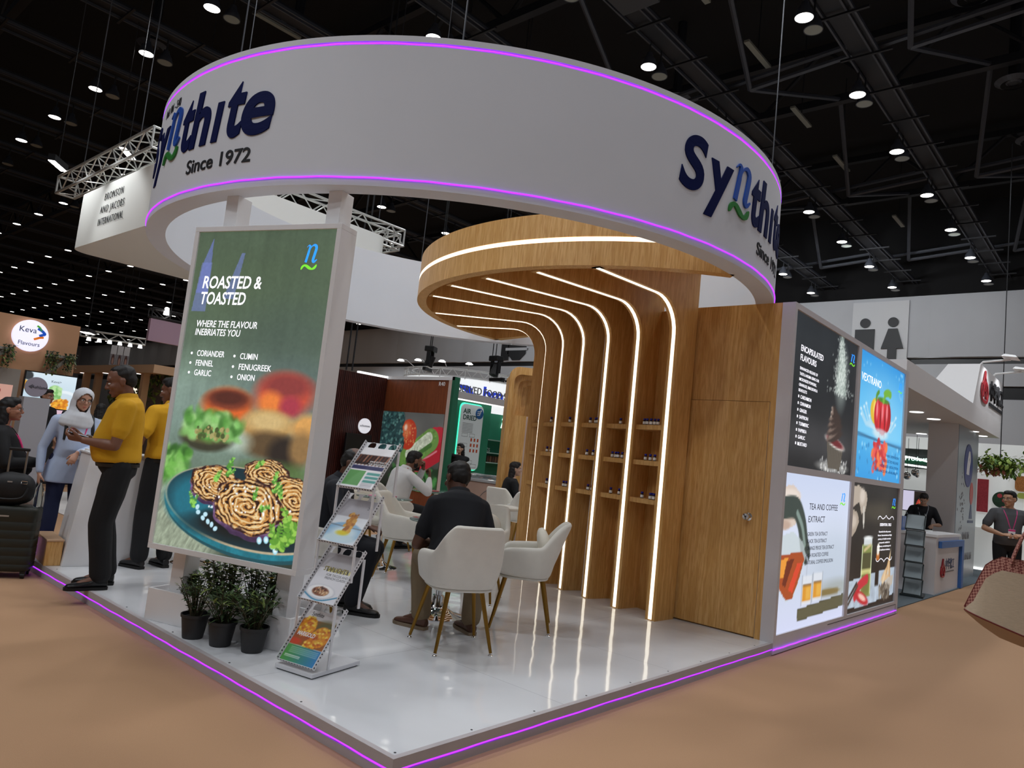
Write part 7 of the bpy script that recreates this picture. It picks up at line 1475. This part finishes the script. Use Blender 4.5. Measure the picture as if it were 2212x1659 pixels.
# tote bag at the right edge, with the person who carries it just outside the frame
def tote():
    r = Vector((.159, -.987, 0)); f = Vector((.987, .159, 0)); c = Vector((1.219, -1.915, .950)); M = frame(c, r, f, (0, 0, 1))
    t = thing('tote_bag', 'beige and red woven tote bag swinging in at the right edge', 'bag', (0, 0, 0)); t.matrix_world = M
    xs = np.array([-.098, -.085, -.070, -.055, -.034, -.01, .017, .05, .085, .14, .2, .25, .28, .31, .33])
    tp = np.interp(xs, [-.098, -.055, -.034, .0, .017, .085, .2, .28, .33], [-.035, .08, .133, .165, .172, .168, .15, .12, .0])
    sm = np.interp(xs, [-.098, .093, .25, .33], [-.045, -.10, -.13, -.1]); bt = np.interp(xs, [-.098, -.084, -.04, .018, .093, .25, .33], [-.05, -.062, -.095, -.128, -.147, -.16, -.11])
    lin_ = mat('tote_linen', 'c0ae96', .95, noise=.14, nscale=60, stretch=(1, 1, 6), bump=.3, bscale=500); lin2 = mat('tote_linen_dark', 'a8917a', .95, bump=.3, bscale=500)
    pat = bpy.data.materials.new('tote_red_weave'); pat.use_nodes = True; nt = pat.node_tree; b_ = nt.nodes['Principled BSDF']; g = nt.nodes.new('ShaderNodeTexCoord'); mp = nt.nodes.new('ShaderNodeMapping'); mp.inputs['Rotation'].default_value = (R(45), R(45), R(45)); ck = nt.nodes.new('ShaderNodeTexChecker'); ck.inputs['Scale'].default_value = 130
    ck.inputs['Color1'].default_value = (*lin('6d3530'), 1); ck.inputs['Color2'].default_value = (*lin('a8786a'), 1); nt.links.new(g.outputs['Object'], mp.inputs[0]); nt.links.new(mp.outputs[0], ck.inputs[0]); nt.links.new(ck.outputs[0], b_.inputs['Base Color']); b_.inputs['Roughness'].default_value = .9
    red = mat('tote_red_piping', '6a2c28', .9)
    def panel(a, b, k0, k1, name, m, out, n=6):
        rs = []
        for i, x in enumerate(xs):
            e = math.sin(math.pi*i/(len(xs)-1))**.6
            rs.append([(x, -out*(.012+e*(d0+(d1-d0)*s)), A+(B-A)*s) for s in np.linspace(0, 1, n) for A, B, d0, d1 in ((a[i], b[i], k0, k1),)])
        o = MB().rings(rs, False, False).build(name, m, t, True, angle=180); return o
    mid = tp-np.minimum(.048, (tp-sm)*.5)
    for s in (1, -1):
        panel(tp, mid, .012, .03, 'patterned_band', pat, s); panel(mid, sm, .03, .062, 'side_panel', lin_, s); panel(sm, bt, .062, .0, 'bottom_panel', lin2, s)
    MB().tube([(x, -.012-.062*math.sin(math.pi*i/(len(xs)-1))**.6, sm[i]) for i, x in enumerate(xs)], .003, 6).build('piping', red, t, True)
    MB().tube([(xs[i], -.013, tp[i]) for i in range(6)], .003, 6).build('piping', red, t, True)
    for y in (-.03, .03): MB().tube(spl([(.045, y, .15), (.062, y*.9, .21), (.095, y*.5, .29), (.16, y*.3, .37), (.24, y*.2, .385), (.30, y*.3, .30), (.30, y, .14)], 5), .014, 8, sx=.35).build('handle', pat, t, True)
tote()
person('person in a beige long-sleeved top carrying the woven tote bag, beyond the right edge', (1.219+.159*.42+.987*.20, -1.915-.987*.42+.159*.20, FZ), -81, 1.66, hands=((-.20, .10, .80), (.19, .22, 1.12)), elbow=((-.5, -.6, -.6), (.5, -.8, -.6)), skin='a87860', shirt='b8a894', sleeve=.96, pants='2a2a30', hair='tied', sex='f', hdir=((0, .3, -1), (-.2, .4, .8)), hnorm=((-1, 0, 0), (1, 0, 0)), curl=((20, 24, 28, 32), (60, 65, 70, 70)), feet=((-.1, .22, 0), (.1, -.2, 0)), knee=((0, 1, .1), (0, 1, .1)), vox=.009)
# ================================================================ the hall roof: lamps, tracks, trusses
roofm = mat('black_steel', '0c0e14', .6); roofl = mat('grey_steel', '34373e', .5)
def lamp_proto(lit):
    t = thing('ceiling_lamp', 'x', 'ceiling lamp', (0, 0, LZ))
    lathe_ = MB().lathe([(.001, .30), (.06, .30), (.08, .22), (.13, .15), (.168, .02), (.168, 0), (.156, 0), (.15, .015), (.001, .02)], 24).build('lamp_housing', roofl, t, True)
    MB().lathe([(.153, .004), (.001, .001)], 24, caps=False).build('lens', lampwhite if lit else mat('unlit_lens', '7d8078', .3), t)
    MB().tube([(0, 0, .28), (0, 0, .62)], .02, 6).build('stem', dark, t)
    return t
LIT0 = lamp_proto(True); OFF0 = lamp_proto(False); a0 = [True, True]
CAMP = Vector((-2.157, -2.367, 1.3)); Fv = SC.camera.matrix_world.to_3x3().inverted()
def seen(p, mg=.14):
    q = Fv @ (Vector(p)-CAMP); 
    if q.z > -1: return False
    x = q.x/-q.z*1574/2212; y = q.y/-q.z*1574/2212; return abs(x) < .5+mg and abs(y) < .375+mg
pts = []
for i in range(-2, 9):
    for j in range(-3, 30): pts.append((LX0+LDX*i, LY0+LDY*j))
pts = sorted([p for p in pts if seen((p[0], p[1], LZ))], key=lambda p: (Vector((p[0], p[1], LZ))-CAMP).length)
n_off = 0
for k, (x, y) in enumerate(pts[:270]):
    o = LIT0 if a0[0] else dup(LIT0); a0[0] = False; o.location = (x, y, LZ); tag(o, 'lit round lamp, one of the rows hanging under the black hall roof', 'ceiling lamp', 'lit lamps under the hall roof')
    if n_off < 85:
        o = OFF0 if a0[1] else dup(OFF0); a0[1] = False; n_off += 1; o.location = (x+.41, y-.02, LZ-.02); tag(o, 'unlit round lamp beside a lit one under the black hall roof', 'ceiling lamp', 'unlit lamps under the hall roof')
# service tracks along the lamp rows
for j in range(-1, 24):
    y = LY0+LDY*j-.45; x0, x1 = -12, 30.3
    if not any(seen((x, y, 10)) for x in np.arange(-10, 30, 1.5)): continue
    t = thing('lighting_track', 'long grey service track carrying a row of lamps under the black roof', 'track', (0, y, LZ+.55), 0, 'service tracks under the roof')
    MB().box(x0, x1, -.08, .42, .0, .06).build('tray', roofm, t); b = MB()
    for yy in (-.10, .02, .44): b.box(x0, x1, yy, yy+.035, -.06, .0)
    b.build('rail', roofl, t); cb = MB().box(0, .05, -.35, .62, -.10, -.06).mesh('cross_bar'); cb.materials.append(roofm)
    for x in np.arange(x0+1, x1, 3.1/2 if j < 6 else 3.1):
        if seen((x, y, LZ), .12): finish('cross_bar', cb, t).location = (x, 0, 0)
# big roof trusses across the hall and diagonal braces
for k, x in enumerate((2.0, 9.2, 16.4, 23.6)):
    t = thing('roof_truss', 'black steel roof truss crossing the hall', 'truss', (x, 0, 11.4), 0, 'black roof trusses'); b = MB()
    b.box(-.1, .1, -10, 95, -.1, .1); b.box(-.1, .1, -10, 95, 1.4, 1.6); b.build('chord', roofm, t); b = MB()
    for y in np.arange(-10, 95, 3.2): b.cyl((0, y, 0), (0, y+1.6, 1.5), .06, n=6); b.cyl((0, y+1.6, 1.5), (0, y+3.2, 0), .06, n=6)
    b.build('web', roofm, t)
for k, y in enumerate((0.6, 3.9, 7.1, 10.3)):
    t = thing('roof_brace', 'slanting dark steel brace below the roof', 'brace', (0, 0, 0), 0, 'steel braces below the roof'); b = MB()
    for x in (9.2, 16.4, 23.6): b.cyl((x, y, 11.4), (x+3.6, y+.8, 10.2), .06, n=6); b.cyl((x+7.2, y, 11.4), (x+3.6, y+.8, 10.2), .06, n=6); b.cyl((x+3.6, y+.8, 10.2), (x+3.6, y-4.5, 10.6), .06, n=6)
    b.build('bar', roofl, t)
t = thing('air_duct', 'large round black air duct running under the roof on the right', 'duct', (0, 0, 0)); MB().tube([(8, -3.4, 11.2), (29.9, -3.4, 11.2)], .6, 20).build('duct', roofm, t, True)
for k, (x, y) in enumerate(((6.2, 13.2), (4.6, 17.6), (13.0, .4), (16.8, .2), (20.2, .2), (13.8, 7.2))):
    o = thing('air_diffuser', 'round ceiling air diffuser of grey rings under the black roof', 'diffuser', (x, y, 11), 0, 'round air diffusers'); MB().lathe([(.12, 0), (.16, .03)], 20, caps=False).build('inner_ring', roofl, o); MB().lathe([(.26, -.02), (.38, .06)], 24, caps=False).build('outer_ring', roofl, o); MB().cyl((0, 0, .02), (0, 0, 2.2), .12, n=12).build('neck', roofm, o)
for k, (x, y) in enumerate(((5.6, 13.0), (4.2, 12.2), (9.4, 4.4), (12.2, 4.3), (15.4, 4.5), (18.6, 4.5), (24.0, 4.3))):
    o = thing('slot_diffuser', 'pale slotted strip fixed high under the black roof', 'strip', (x, y, 10.6), 0, 'pale slotted strips under the roof'); MB().box(-.6, .6, -.06, .06, 0, .05).build('strip', mat('pale_steel', '77786f', .5), o); MB().cyl((0, 0, .04), (0, 0, 2.6), .012, n=5).build('rod', roofm, o)
o = thing('roof_cabinet', 'dark grey equipment box among the roof tracks above the ring', 'box', (7.9, 5.0, 9.9)); MB().cyl((0, 0, .7), (0, 0, 3.3), .03, n=6).build('rod', roofm, o); MB().box(-.7, .7, -.4, .4, 0, .8).build('cabinet', mat('cabinet_grey', '2c2d30', .6), o, bev=.02); MB().box(-.2, .0, -.405, -.4, .2, .55).build('socket_plate', black, o)
